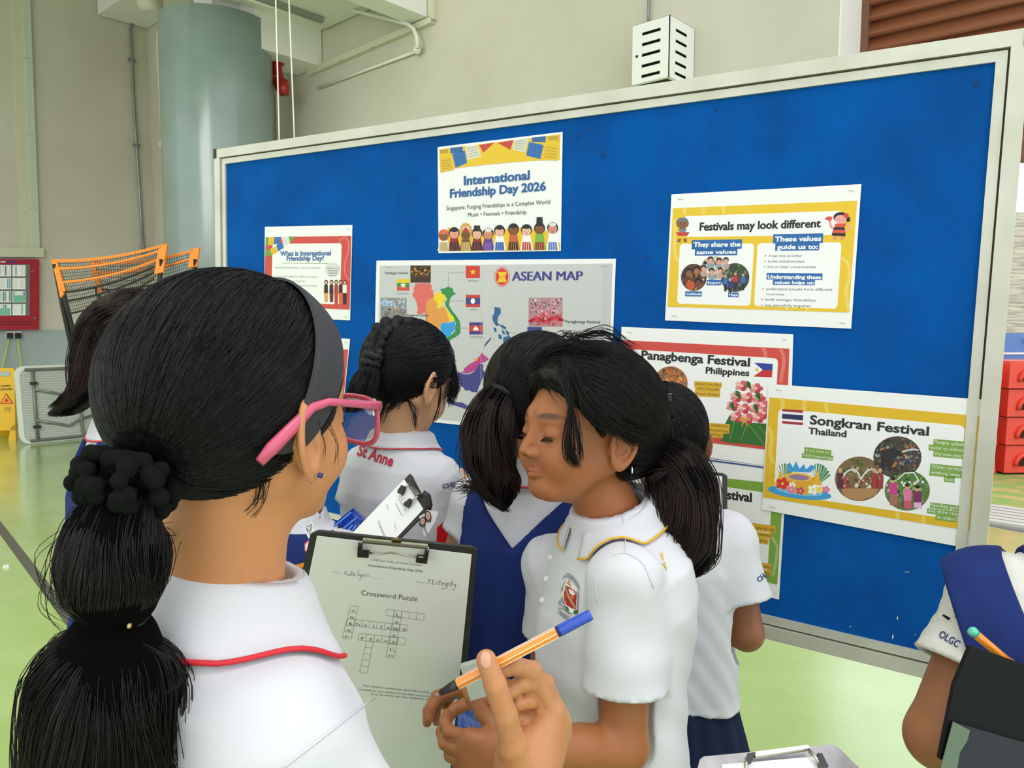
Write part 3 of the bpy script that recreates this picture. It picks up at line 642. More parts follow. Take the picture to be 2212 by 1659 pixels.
for i, (x, tcol, scol) in enumerate(((525, '#222222', '#e0a050'), (567, '#222222', '#5a3424'), (604, '#b8322c', '#c03a30'), (638, '#222222', '#e0622c'), (670, '#f2f0ea', '#262220'))):
    p.ell(x, 468, 15, 20, '#2a1c16', 2.2, f=f, n=12); p.ell(x, 470, 9, 13, '#eab08a', 2.8, f=f, n=10)
    p.poly([(x - 13, 486), (x + 13, 486), (x + 15, 552), (x - 15, 552)], tcol, 2.4, f=f); p.poly([(x - 15, 552), (x + 15, 552), (x + 13, 640 - (i < 2) * 18), (x - 13, 640 - (i < 2) * 18)], scol, 2.5, f=f)
    p.line([(x - 16, 492), (x - 18, 560)], 5, '#e6a87f', 2.3, f=f)
p.build(t)
# --- red poster below it
t, p = poster('red bordered poster mostly hidden behind the person with the headband', [(569, 722), (757, 732), (738, 920), (562, 900)])
f = lambda x, y: (x, y)
p.poly([(575, 752), (753, 755), (738, 912), (566, 890)], RED, 1); p.rrect([(590, 770), (738, 772), (725, 895), (580, 876)], 8, '#f1f0ec', 1.5)
p.poly([(726, 842), (738, 840), (737, 868), (727, 866)], '#f1f0ec', 2); p.ell(738, 908, 6, 5, '#e0a03a', 2); p.photo(680, 850, 34, 34, '#8a5a3a', [['#c98a4a', '#402a20'], ['#d8b07a', '#6a3a2a']], 40, 3)
p.build(t)
# --- map
t, p = poster('large grey poster titled ASEAN MAP with coloured countries', [(814, 563), (1331, 559), (1316, 952), (806, 898)])
f = z8
p.poly([(88, 140), (2145, 120), (2095, 1640), (60, 1440)], '#c8c8c4', 1, f=f)
p.poly([(2060, 122), (2145, 120), (2095, 1640), (2020, 1630)], '#c0c2c0', 1.2, f=f)
for k_ in range(5): p.text('ASEAN MAP', (1256 + k_ * 2.2, 272), (1876 + k_ * 2.2, 268), 84, '#3c3a86', .0, L=3 + k_ * .1, f=f)
p.ell(1170, 238, 68, 87, '#c63a2e', 2, f=f, n=28); p.ell(1170, 238, 62, 81, '#f2e6d8', 2.3, f=f, n=28); p.ell(1170, 238, 57, 76, '#d2352a', 2.6, f=f, n=28)
p.poly([(1130, 194), (1212, 194), (1196, 238), (1210, 286), (1130, 286), (1146, 238)], '#f0c21c', 3, f=f)
p.line([(1146, 238), (1196, 238)], 5, '#c8901c', 3.3, f=f)
p.photo(449, 213, 90, 76, '#3a2412', [['#2a1c12', '#5a3a1c', '#e0a23a'], ['#d88a2a', '#f0c060', '#8a4a1a'], ['#5a3a22', '#a0703a', '#221812'], ['#33241a', '#7a5a3a']], 110, 1, f=f, rect=True, size=.13)
p.photo(210, 515, 115, 92, '#8a8c8e', [['#b8c0c6', '#dfe4e6', '#a4aeb4'], ['#9fb0c4', '#7d93b0', '#d4dae0'], ['#6a4a3a', '#b06a4a', '#4a4a4a', '#c8a080'], ['#5a4a44', '#8a8a86', '#a04a3a']], 150, 2, f=f, rect=True, size=.11)
p.ell(150, 470, 55, 26, '#9fb6d0', 3.3, f=f)
p.photo(1555, 550, 150, 128, '#b0848a', [['#3a4a30', '#e0a0aa', '#d8d0c0'], ['#e68a9c', '#c9606f', '#f2c0c4', '#4a4038'], ['#d8344a', '#e0506a', '#f0a0a0', '#6a2a30'], ['#c82a40', '#e84a50', '#8a4a5a']], 170, 3, f=f, rect=True, size=.11)
for x, y in ((1480, 610), (1640, 600)):
    for a in np.linspace(0, math.pi, 8): p.ell(x + 55 * math.cos(a), y + 10 - 18 * math.sin(a) + 10, 26, 14, '#d83a44', 4.2, f=f, n=8, rot=a)
p.text('Thadingyut Festival', (127, 215), (338, 213), 22, INK, .012, f=f)
p.text('Songkran Festival', (328, 586), (522, 588), 22, INK, .012, f=f)
p.text('Panagbenga Festival', (1729, 645), (2036, 650), 26, INK, .012, f=f)
def flag(x0, y0, x1, y1, bands, L=2):
    n = sum(b[0] for b in bands); y = y0
    for h, c in bands: p.poly([(x0, y), (x1, y), (x1, y + (y1 - y0) * h / n), (x0, y + (y1 - y0) * h / n)], c, L, f=f); y += (y1 - y0) * h / n
def star(x, y, r, c, L=3): p.poly([(x + (r if i % 2 == 0 else r * .4) * math.sin(i * math.pi / 5), y - (r if i % 2 == 0 else r * .4) * math.cos(i * math.pi / 5)) for i in range(10)], c, L, f=f)
flag(240, 256, 350, 360, [(1, '#e8c420'), (1, '#3f8a34'), (1, '#cf4a36')]); star(295, 312, 30, '#f2f0e8')
flag(849, 140, 974, 250, [(1, '#d03a2c')]); star(912, 196, 28, '#f0c81c')
flag(849, 398, 975, 506, [(1, '#c8382e'), (2, '#3a3a86'), (1, '#c8382e')]); p.ell(912, 452, 20, 24, '#f2f0ea', 3, f=f)
flag(879, 640, 999, 748, [(1, '#3a3a86'), (2, '#cc3a2e'), (1, '#3a3a86')]); p.poly([(914, 712), (918, 690), (926, 686), (930, 670), (938, 684), (944, 670), (950, 686), (958, 690), (962, 712)], '#f2f0ea', 3, f=f)
flag(1393, 682, 1522, 780, [(1, '#3a3a86'), (1, '#c8382e')])
flag(300, 618, 345, 700, [(1, '#cc3a2e'), (1, '#f0f0ea'), (2, '#34347c'), (1, '#f0f0ea')])
for s, a, b, h in (('VIETNAM', (862, 283), (960, 283), 18), ('LAOS', (882, 535), (942, 535), 18), ('CAMBODIA', (882, 779), (998, 779), 18), ('MYANMAR', (246, 394), (344, 394), 15)): p.text(s, a, b, h, '#77777a', .0, f=f)
for pts in ([(695, 325), (695, 203), (840, 200)], [(630, 450), (842, 452)], [(695, 686), (870, 690)], [(362, 313), (470, 314)], [(1238, 730), (1300, 730)]): p.line(pts, 3, '#8d8d8d', 4.4, f=f)
p.poly([(402, 294), (530, 292), (548, 320), (545, 350), (562, 360), (560, 395), (572, 398), (560, 420), (530, 430), (505, 460), (495, 500), (505, 540), (500, 580), (510, 620), (515, 665), (500, 640), (492, 600), (488, 560), (480, 540), (470, 575), (455, 560), (430, 572), (418, 560), (425, 520), (415, 470), (398, 430), (378, 410), (376, 385), (390, 370), (386, 340), (400, 320)], '#e0685f', 2, f=f)
p.poly([(530, 430), (560, 420), (590, 440), (595, 490), (610, 520), (650, 500), (680, 530), (690, 570), (705, 600), (700, 640), (640, 645), (625, 680), (632, 715), (600, 690), (570, 670), (545, 660), (530, 680), (545, 730), (530, 760), (518, 700), (515, 660), (505, 600), (500, 540), (495, 490), (505, 455)], '#e29a45', 2.3, f=f)
p.poly([(598, 350), (615, 380), (640, 385), (665, 400), (668, 430), (682, 445), (650, 460), (640, 490), (672, 510), (700, 550), (740, 590), (750, 628), (715, 640), (700, 610), (685, 560), (660, 505), (625, 508), (590, 520), (598, 480), (585, 450), (566, 440), (568, 400), (590, 390)], '#f0d21e', 2.6, f=f)
p.poly([(620, 345), (660, 340), (690, 325), (735, 340), (738, 370), (765, 388), (738, 400), (715, 420), (705, 460), (700, 490), (730, 540), (770, 590), (795, 630), (803, 690), (798, 740), (760, 770), (720, 790), (690, 830), (680, 800), (690, 770), (720, 750), (755, 720), (760, 640), (735, 590), (700, 540), (668, 490), (668, 450), (685, 440), (665, 400), (640, 400), (635, 370)], '#2f8a45', 2.4, f=f)
p.poly([(628, 660), (650, 645), (700, 645), (752, 630), (758, 690), (740, 720), (718, 735), (712, 760), (680, 775), (650, 755), (635, 725), (625, 690)], '#2a9be0', 2.8, f=f)
p.poly([(548, 770), (580, 790), (600, 850), (620, 900), (600, 905), (570, 860)], '#c03a86', 2.3, f=f)
for q in ([(1103, 503), (1155, 512), (1160, 560), (1135, 590), (1128, 640), (1150, 665), (1120, 672), (1100, 650), (1086, 620), (1084, 585), (1100, 560)], [(1092, 684), (1118, 690), (1122, 725), (1105, 728)], [(1140, 660), (1180, 665), (1205, 690), (1180, 700), (1160, 680)], [(1168, 700), (1195, 730), (1190, 755), (1170, 730)], [(1200, 700), (1235, 735), (1225, 765), (1205, 740)],
          [(1135, 745), (1165, 752), (1170, 790), (1140, 785)], [(1005, 855), (1030, 815), (1072, 772), (1075, 785), (1040, 830), (1012, 860)], [(1120, 650), (1135, 645), (1128, 675)], [(1185, 690), (1200, 680), (1208, 690), (1195, 705)], [(1180, 770), (1240, 760), (1260, 810), (1230, 850), (1180, 820)]): p.poly(q, '#2f5f8f', 2.3, f=f)
p.poly([(832, 1050), (880, 1010), (920, 990), (950, 960), (970, 940), (990, 906), (1010, 930), (1055, 965), (1020, 990), (980, 1000), (960, 1020), (930, 1065), (880, 1090), (840, 1090), (800, 1085), (835, 1070)], '#bb3a86', 2.6, f=f)
p.poly([(915, 965), (940, 955), (955, 965), (945, 980), (918, 985)], '#e8b02a', 3, f=f)
p.poly([(778, 1075), (830, 1098), (880, 1100), (925, 1075), (955, 1020), (985, 1000), (1005, 1020), (1000, 1060), (1035, 1105), (1000, 1130), (985, 1170), (965, 1210), (950, 1260), (900, 1255), (880, 1240), (845, 1245), (825, 1215), (800, 1200), (795, 1160), (775, 1130)], '#423f86', 2.3, f=f)
for q in ([(1050, 1110), (1075, 1120), (1090, 1200), (1060, 1260), (1035, 1265), (1035, 1200)], [(735, 1205), (750, 1210), (742, 1228)], [(672, 1240), (690, 1230), (688, 1285), (668, 1300), (664, 1265)], [(680, 1315), (720, 1325), (760, 1345), (820, 1350), (870, 1380), (905, 1395), (900, 1420), (840, 1405), (780, 1385), (700, 1360), (676, 1340)], [(560, 1000), (600, 1060), (640, 1150), (665, 1240), (650, 1262), (600, 1180), (560, 1080)]): p.poly(q, '#423f86', 2.3, f=f)
p.line([(985, 130), (982, 1560)], 2.2, '#dcdcd8', 4.5, f=f); p.line([(640, 840), (1400, 868)], 2.2, '#dcdcd8', 4.5, f=f)
p.build(t)
# --- values
t, p = poster('yellow bordered poster headed Festivals may look different', [(1451, 420), (1861, 398), (1839, 710), (1437, 692)])
f = z4
p.poly([(453, 277), (2022, 213), (1950, 1165), (406, 1115)], YEL, 1, f=f)
PL = '#edcd62'
for pts in ([(548, 278), (552, 330)], [(716, 268), (708, 325)], [(878, 262), (886, 320)], [(455, 370), (472, 440), (462, 600), (470, 680), (500, 740)], [(1890, 700), (1950, 740), (1960, 860), (1920, 980), (1935, 1080), (1950, 1150)], [(1420, 1118), (1424, 1145)], [(1590, 1122), (1596, 1150)]): p.line(pts, 28, PL, 1.3, f=f)
p.rrect([(545, 345), (1900, 298), (1880, 505), (530, 522)], 34, '#f2f1ee', 1.7, f=f)
p.rrect([(512, 580), (1145, 577), (1112, 1110), (487, 1090)], 36, '#f2f1ee', 1.7, f=f)
p.rrect([(1174, 574), (1890, 568), (1852, 1135), (1143, 1110)], 36, '#f2f1ee', 1.7, f=f)
p.text('Festivals may look different', (680, 468), (1710, 438), 70, INK, .045, f=f)
def tagbox(q, s, a, b, h, bold=.035, c=BLU, tc='#f4f4f0'): p.poly(q, c, 2.2, f=f); p.text(s, a, b, h, tc, bold, f=f, L=4)
tagbox([(614, 549), (1042, 541), (1038, 622), (610, 628)], 'They share the', (628, 606), (1026, 602), 40)
tagbox([(640, 624), (1003, 618), (1000, 678), (637, 682)], 'same values', (654, 668), (988, 663), 32)
tagbox([(1308, 498), (1734, 490), (1730, 573), (1304, 577)], 'These values', (1322, 560), (1715, 554), 42)
tagbox([(1326, 576), (1702, 572), (1698, 636), (1322, 640)], 'guide us to:', (1340, 626), (1686, 622), 38)
tagbox([(1252, 828), (1728, 832), (1725, 890), (1248, 884)], 'Understanding these', (1260, 876), (1714, 880), 32)
tagbox([(1305, 886), (1664, 890), (1660, 934), (1302, 929)], 'values helps us:', (1316, 922), (1654, 925), 28)
for s, y, x1, dy in (('treat one another', 692, 1556, 0), ('build relationships', 739, 1572, 0), ('live in their communities', 786, 1672, 0), ('understand people from different', 974, 1812, 6), ('build stronger friendships', 1064, 1670, 8), ('live peacefully together', 1112, 1632, 8)):
    x0 = 1268 - (y - 692) * .08; p.ell(x0 - 26, y - 10, 5, 5, INK, 3, f=f, n=8); p.text(s, (x0, y), (x1, y + dy), 22, '#333333', .0, f=f)
p.text('countries', (1246, 1017), (1398, 1020), 20, '#333333', .0, f=f)
p.photo(810, 785, 122, 100, '#c8b8a8', [['#d8cfc6', '#8a7a70', '#3a2a26'], ['#2f2624', '#d8a890', '#e8d8cc'], ['#5a4038', '#e0b8a0', '#f0e6e0'], ['#d0a8a8', '#e8d0c8', '#4a3a34']], 70, 5, f=f)
for x, y, r in ((772, 720, 26), (846, 730, 24), (905, 725, 24), (714, 790, 24), (782, 818, 26), (856, 808, 22)): p.ell(x, y - 8, r, r, '#2e2220', 4.1, f=f, n=12); p.ell(x, y + 6, r * .78, r * .85, '#d9a184', 4.4, f=f, n=12); p.ell(x, y + 46, r * 1.2, r * 1.1, random.choice(['#d8d0cc', '#b89a90', '#8f9aa8']), 4.05, f=f, n=10)
p.photo(630, 866, 110, 116, '#5a3a2a', [['#8a7a6a', '#2a2220', '#6a4a34'], ['#3a2a22', '#a8683a', '#1f1a18'], ['#c05a2a', '#4a2e22', '#d8b08a'], ['#3a2a20', '#8a5a3a', '#b89a4a']], 70, 6, f=f)
for x, y, r, c in ((590, 830, 34, '#8a5a3e'), (655, 812, 32, '#a06a48'), (665, 915, 34, '#6a3f2a')): p.ell(x, y - 12, r, r, '#1e1817', 4.1, f=f, n=12); p.ell(x, y + 4, r * .8, r * .85, c, 4.4, f=f, n=12)
p.ell(605, 935, 34, 40, '#c0562c', 4.2, f=f)
p.photo(982, 868, 122, 124, '#3a4436', [['#2f4a26', '#4f7a34', '#26361f'], ['#35502c', '#1e2a1c', '#6a7a5a'], ['#55504a', '#2a3038', '#8a8680'], ['#8a8882', '#6d6a66', '#3a3a3e']], 90, 7, f=f)
for x, y, c in ((900, 890, '#2f6fb0'), (938, 920, '#2a3a8a'), (985, 870, '#b8322c'), (1050, 880, '#3a66b8')): p.ell(x, y - 34, 12, 13, '#caa07a', 4.4, f=f, n=10); p.poly([(x - 16, y - 20), (x + 16, y - 20), (x + 18, y + 36), (x - 18, y + 36)], c, 4.3, f=f); p.poly([(x - 14, y + 36), (x + 14, y + 36), (x + 10, y + 96), (x - 10, y + 96)], '#2c2a2e', 4.3, f=f)
for q, s, a, b, h in (([(742, 888), (866, 888), (862, 934), (738, 932)], 'Respect', (748, 921), (856, 922), 22), ([(558, 984), (699, 986), (696, 1030), (556, 1027)], 'Gratitude', (564, 1017), (691, 1018), 22), ([(924, 994), (1014, 997), (1011, 1036), (922, 1034)], 'Hope', (932, 1024), (1005, 1026), 24)): p.poly(q, BLU, 4.8, f=f); p.text(s, a, b, h, '#f4f4f0', .015, f=f, L=5.2)
# two small cartoon dancers
p.ell(534, 405, 54, 46, '#8a5a3e', 3, f=f, n=20); p.ell(534, 374, 44, 18, '#6f7480', 3.2, f=f, n=14); p.ell(534, 462, 34, 22, '#7a808c', 3.2, f=f, n=14); p.ell(534, 446, 26, 12, '#8a5a3e', 3.4, f=f, n=12)
p.poly([(475, 480), (595, 480), (575, 512), (495, 512)], '#c9402f', 2.6, f=f); p.poly([(505, 508), (565, 508), (570, 540), (498, 540)], '#e8b830', 2.5, f=f)
p.poly([(496, 536), (524, 536), (514, 568), (486, 566)], '#8a5a3a', 2.6, f=f); p.poly([(540, 536), (568, 536), (572, 566), (546, 566)], '#8a5a3a', 2.6, f=f)
for x in (518, 550): p.ell(x, 408, 5, 6, '#2a1a14', 3.8, f=f, n=8)
p.ell(1882, 355, 62, 46, '#26201f', 2.8, f=f, n=20); p.ell(1882, 372, 50, 38, '#eaa39a', 3.2, f=f, n=20); p.ell(1930, 340, 22, 22, '#d8432f', 3.6, f=f, n=9); p.ell(1945, 372, 20, 24, '#26201f', 2.7, f=f, n=12)
p.poly([(1742, 366), (1776, 346), (1814, 350), (1804, 378), (1786, 388)], '#d8503c', 3, f=f); p.line([(1790, 385), (1798, 440), (1830, 450)], 22, '#eaa39a', 2.6, f=f); p.line([(1945, 420), (1960, 440), (1925, 475)], 20, '#eaa39a', 2.6, f=f)
p.poly([(1836, 408), (1932, 408), (1915, 442), (1830, 440)], '#d8503c', 2.9, f=f); p.poly([(1826, 438), (1914, 440), (1920, 462), (1818, 460)], '#26201f', 2.9, f=f); p.poly([(1816, 460), (1920, 462), (1924, 492), (1808, 490)], '#d8563c', 2.9, f=f); p.poly([(1808, 488), (1924, 490), (1922, 516), (1806, 510)], '#26201f', 2.9, f=f)
for x in (1834, 1896): p.poly([(x - 8, 514), (x + 10, 514), (x + 18, 545), (x - 20, 543)], '#e08a7c', 2.7, f=f)
for x in (1866, 1900): p.line([(x - 8, 372), (x, 376), (x + 8, 372)], 3, '#3a1a18', 3.8, f=f)
p.build(t)
# --- Panagbenga
t, p = poster('red bordered poster headed Panagbenga Festival Philippines', [(1343, 706), (1714, 722), (1706, 1013), (1338, 962)])
f = z5
p.poly([(10, 88), (928, 135), (905, 700), (2, 590)], RED, 1, f=f)
for pts in ([(785, 130), (800, 170), (788, 200)], [(880, 134), (902, 190), (890, 260), (880, 320)]): p.line(pts, 20, '#dc7468', 1.3, f=f)
p.rrect([(62, 138), (866, 188), (842, 655), (40, 560)], 26, '#f1f0ed', 1.7, f=f)
p.text('Panagbenga Festival', (118, 190), (710, 232), 48, INK, .045, f=f)
p.text('Philippines', (470, 270), (707, 285), 36, INK, .042, f=f)
p.poly([(735, 212), (837, 218), (835, 254), (732, 250)], '#2c3f9a', 2.2, f=f); p.poly([(732, 250), (835, 254), (832, 292), (730, 287)], '#c2302e', 2.2, f=f); p.poly([(735, 212), (782, 251), (730, 287)], '#f4f3ee', 2.5, f=f); star = None
p.ell(750, 250, 8, 8, '#e8b82a', 3, f=f, n=10)
for a in np.linspace(0, 6.28, 9)[:-1]: p.line([(750 + 9 * math.cos(a), 250 + 9 * math.sin(a)), (750 + 15 * math.cos(a), 250 + 15 * math.sin(a))], 2.5, '#e8b82a', 3, f=f)
p.photo(277, 325, 94, 94, '#a86a3a', [['#3a5a4a', '#d08a3a', '#c04a2a', '#2a3a34'], ['#d8803a', '#c85a2a', '#e8b060', '#4a6a8a'], ['#b84a2a', '#e09040', '#5a3a2a']], 140, 8, f=f, size=.1)
YB = '#d9a92a'
def tb(rows, c, tc, hb=26):
    for q, s, a, b, h in rows: p.poly(q, c, 3, f=f); p.text(s, a, b, h, tc, .0, f=f, L=4)
tb([([(408, 312), (558, 320), (556, 350), (406, 343)], 'Streets are filled', (412, 332), (554, 340), 15), ([(412, 342), (550, 349), (548, 375), (410, 370)], 'with colourful', (420, 358), (542, 366), 15), ([(410, 370), (550, 376), (547, 402), (408, 397)], 'flower displays', (415, 386), (545, 393), 15)], YB, '#5a4a1a')
tb([([(400, 536), (602, 548), (600, 574), (398, 562)], 'People celebrate', (425, 552), (594, 566), 15), ([(400, 562), (600, 574), (597, 602), (398, 590)], 'after overcoming', (420, 578), (594, 594), 15), ([(440, 592), (566, 600), (564, 624), (438, 617)], 'hardships', (470, 606), (560, 615), 15)], YB, '#5a4a1a')
p.poly([(555, 640), (568, 560), (600, 500), (640, 480), (700, 540), (800, 545), (880, 560), (900, 620), (860, 665), (780, 668), (680, 655), (600, 650)], '#2f6a2c', 2.2, f=f)
for a, b in (((640, 480), (600, 640)), ((700, 540), (660, 640)), ((700, 540), (790, 660)), ((760, 560), (840, 650))): p.line([a, b], 3, '#7fa83a', 2.6, f=f)
for x, y in ((668, 330), (745, 345), (640, 390), (700, 395), (760, 400), (620, 440), (680, 455), (745, 455), (640, 500), (700, 510), (760, 505), (790, 440), (790, 480)):
    for k in range(5): p.ell(x + 24 * math.cos(k * 1.26), y + 18 * math.sin(k * 1.26) + 8, 17, 13, ['#c8485a', '#b83a4a', '#e08a8c', '#f0b8a8', '#d86070'][k], 2.8 + .1 * k, f=f, n=8)
    p.ell(x, y + 8, 8, 7, '#f2c9a8', 3.5, f=f, n=8)
for x, y, s in ((700, 340, 1), (640, 392, 1), (752, 402, 1), (610, 455, 1), (740, 465, 1)):
    for k in range(7): p.poly([(x + 20, y + 20), (x - 34 + 4 * k, y + 4 - k * 6), (x - 22 + 6 * k, y + 10 - k * 5)], '#3f7f34' if k % 2 else '#2c5f28', 3.6, f=f)
for k in (-1, 1): p.ell(683 + k * 18, 520, 16, 8, '#d99a2a', 3.8, f=f, n=10, rot=k * .4); p.line([(683, 524), (683 + k * 16, 560)], 6, '#d99a2a', 3.8, f=f)
p.build(t)
# --- third poster, green
t, p = poster('green bordered poster partly hidden behind the person in navy shorts', [(1338, 966), (1700, 1012), (1683, 1295), (1335, 1215)], .0008)
f = lambda x, y: (x, y)
p.poly([(1345, 1010), (1693, 1046), (1679, 1262), (1342, 1190)], GRN, 1); p.rrect([(1362, 1022), (1668, 1066), (1658, 1244), (1356, 1172)], 12, '#efeeeb', 1.7)
p.text('Loy Krathong Festival', (1400, 1056), (1624, 1084), 20, INK, .045); p.text('Thailand', (1530, 1072), (1600, 1082), 11, INK, .02) if False else None
for y0, s in ((1132, ''), (1215, '')): pass
for q, s, a, b in (([(1600, 1126), (1676, 1136), (1675, 1151), (1599, 1142)], 'Rivers are lit up', (1604, 1139), (1673, 1147)), ([(1590, 1143), (1668, 1152), (1667, 1164), (1589, 1155)], 'by lanterns', (1615, 1153), (1665, 1160)), ([(1600, 1156), (1661, 1164), (1660, 1176), (1599, 1168)], 'and lights', (1615, 1166), (1658, 1172)),
                   ([(1600, 1208), (1668, 1218), (1667, 1230), (1599, 1221)], 'They are made', (1603, 1219), (1665, 1228)), ([(1600, 1222), (1667, 1232), (1666, 1243), (1599, 1234)], 'to float too', (1603, 1232), (1664, 1241))): p.poly(q, YB, 3); p.text(s, a, b, 7, '#5a4a1a', 0, L=4)
p.line([(1668, 1160), (1680, 1180), (1676, 1215), (1670, 1245)], 6, '#a6c27a', 3); p.photo(1450, 1120, 44, 40, '#2a2a4a', [['#e0a040', '#3a3a6a'], ['#8a5a2a', '#222244']], 40, 21)
p.line([(1505, 990.5), (1650, 1009.5)], 3.0, '#1e3f8a', 5, 'artwork')
p.build(t)
# --- Songkran
t, p = poster('yellow bordered poster headed Songkran Festival Thailand', [(1661, 829), (2127, 863), (2099, 1185), (1647, 1100)], .0042)
f = z5
p.poly([(820, 400), (1968, 503), (1914, 1130), (786, 946)], '#dfb31f', 1, f=f)
for pts in ([(885, 405), (895, 440), (890, 465)], [(1012, 418), (1008, 470)], [(1125, 430), (1138, 485)], [(815, 560), (838, 620), (820, 700), (840, 760)], [(1880, 840), (1915, 900), (1905, 990), (1890, 1060), (1905, 1120)], [(1520, 1010), (1522, 1066)], [(1668, 1036), (1660, 1088)]): p.line(pts, 22, '#e8c75a', 1.3, f=f)
p.rrect([(870, 462), (1888, 556), (1855, 1072), (845, 925)], 30, '#f1f0ee', 1.7, f=f)
for k, (h, c) in enumerate(((0, '#a8283c'), (1, '#f2f0ea'), (2, '#2c2c5a'), (4, '#f2f0ea'), (5, '#a8283c'))):
    h2 = (1, 2, 4, 5, 6)[k]; y0, y1 = 464 + h * 13.2, 464 + h2 * 13.2; p.poly([(891, y0), (1005, y0 + 8), (1003, y1 + 10), (889, y1)], c, 2.2 + (k == 2) * .1, f=f)
p.text('Songkran Festival', (1042, 546), (1690, 610), 50, '#2d2b2c', .045, f=f)
p.text('Thailand', (1034, 600), (1240, 618), 36, '#2d2b2c', .042, f=f)
G2 = '#7ba244'
tb([([(1013, 672), (1160, 690), (1157, 720), (1010, 704)], 'It is a time for', (1020, 694), (1152, 710), 15), ([(998, 704), (1170, 720), (1167, 748), (996, 730)], 'fresh beginnings', (1002, 722), (1166, 740), 15),
    ([(1718, 628), (1888, 642), (1886, 674), (1715, 660)], 'People splash', (1722, 652), (1884, 668), 20), ([(1692, 658), (1914, 676), (1911, 708), (1690, 690)], 'water to welcome', (1698, 682), (1906, 701), 20), ([(1718, 692), (1879, 705), (1877, 738), (1716, 724)], 'the new year', (1724, 714), (1873, 731), 20),
    ([(1700, 762), (1922, 784), (1919, 814), (1698, 793)], 'Water symbolises', (1706, 785), (1916, 808), 20), ([(1696, 794), (1922, 814), (1918, 848), (1694, 828)], 'washing away bad', (1702, 817), (1914, 840), 20), ([(1776, 828), (1834, 834), (1832, 868), (1774, 862)], 'luck', (1782, 856), (1828, 861), 20),
    ([(1700, 974), (1888, 996), (1885, 1026), (1697, 1004)], 'Families gather', (1704, 996), (1882, 1018), 20), ([(1684, 1006), (1900, 1030), (1896, 1060), (1681, 1034)], 'and show respect', (1688, 1026), (1894, 1052), 20), ([(1730, 1040), (1846, 1054), (1843, 1084), (1727, 1070)], 'to elders', (1736, 1062), (1840, 1076), 20)], G2, '#e6ebda')
p.photo(1520, 728, 132, 115, '#4a4038', [['#2f3a2a', '#5a6a3a', '#8a5a34', '#221e1c'], ['#3a3230', '#c0763a', '#9aa4a8', '#2a2624'], ['#2a3a6a', '#c8783a', '#3a3230', '#8a8078'], ['#5a4a3a', '#7a6a5a', '#33302e']], 190, 9, f=f, size=.1)
p.poly([(1430, 690), (1500, 680), (1540, 700), (1550, 725), (1520, 722), (1490, 735), (1490, 800), (1470, 804), (1462, 760), (1440, 800), (1425, 790), (1430, 740)], '#2c2624', 4.3, f=f); p.line([(1545, 700), (1600, 682), (1635, 690)], 9, '#c8d0d4', 4.4, f=f)
p.photo(1312, 846, 134, 122, '#7a6444', [['#4a5a2c', '#3a4420', '#6a6a3a'], ['#4f5230', '#8a7a50', '#c8c0b0'], ['#8a4a34', '#d8d4cc', '#5a3a2a', '#c03a4a'], ['#a87a50', '#8a6440', '#c09060']], 150, 10, f=f, size=.12)
p.poly([(1215, 900), (1420, 895), (1400, 935), (1310, 968), (1235, 945)], '#b08458', 4.2, f=f)
for cx in (1275, 1380): p.line([(cx - 60, 850), (cx - 30, 800), (cx + 20, 790), (cx + 45, 850)], 8, '#dfe0dc', 4.4, f=f)
for x in (1208, 1395, 1425): p.ell(x, 800, 12, 14, '#caa07a', 4.5, f=f, n=8); p.poly([(x - 16, 815), (x + 16, 815), (x + 18, 900), (x - 18, 900)], ['#9a3a34', '#b8343f', '#5a2a34'][x % 3], 4.4, f=f)
p.photo(1574, 910, 124, 110, '#5a7a3a', [['#3f6a2c', '#6a9a44', '#2a4a22'], ['#4f7a34', '#8aae6a', '#dfe4e0'], ['#6a8a4a', '#c070a0', '#35522a'], ['#8a5a4a', '#a86a7a', '#5a4a3a']], 130, 11, f=f, size=.12)
for x, y, c, c2 in ((1497, 870, '#c8408a', '#a86a5a'), (1575, 905, '#e07aa4', '#c8586a'), (1630, 915, '#7a2a5a', '#e0b0d0')): p.ell(x, y - 18, 14, 17, '#d9a888', 4.6, f=f, n=10); p.ell(x, y - 26, 14, 11, '#2a1e1c', 4.7, f=f, n=10); p.poly([(x - 24, y), (x + 24, y), (x + 20, y + 60), (x - 20, y + 60)], c, 4.5, f=f); p.poly([(x - 20, y + 58), (x + 20, y + 58), (x + 24, min(y + 120, 1008)), (x - 18, min(y + 120, 1005))], c2, 4.4, f=f)
p.line([(1520, 850), (1560, 815), (1610, 812), (1640, 860)], 7, '#e6eaea', 4.8, f=f)
p.ell(985, 922, 176, 34, '#3f9ad0', 2.2, f=f, n=24, rot=.12); p.ell(985, 912, 130, 24, '#7cc0e6', 2.4, f=f, n=20, rot=.12)
for s_, cx in ((-1, 905), (1, 1085)):
    for k in range(9):
        a = -math.pi / 2 + s_ * (k - 3) * .22; p.poly([(cx, 880), (cx + 70 * math.cos(a) - 5, 870 + 110 * math.sin(a)), (cx + 78 * math.cos(a) + 5, 876 + 112 * math.sin(a))], '#3f7a4a' if k % 2 else '#5a9a5c', 2.6, f=f)
p.poly([(905, 820), (1070, 838), (1062, 915), (1020, 935), (930, 920), (895, 880)], '#e0a42a', 3, f=f); p.ell(982, 836, 72, 24, '#f0c24a', 3.3, f=f, n=20, rot=.08); p.ell(982, 838, 58, 16, '#9a7a9a', 3.6, f=f, n=18, rot=.08)
for x in (870, 1070): p.poly([(x - 6, 850), (x + 10, 795), (x + 26, 850), (x + 40, 880), (x - 26, 880)], '#e8b02a', 2.9, f=f)
p.poly([(895, 758), (915, 790), (930, 752), (950, 785), (965, 750), (985, 790), (1010, 765), (1020, 795), (1050, 768), (1075, 785), (1040, 812), (925, 806)], '#3f9ad8', 2.8, f=f)
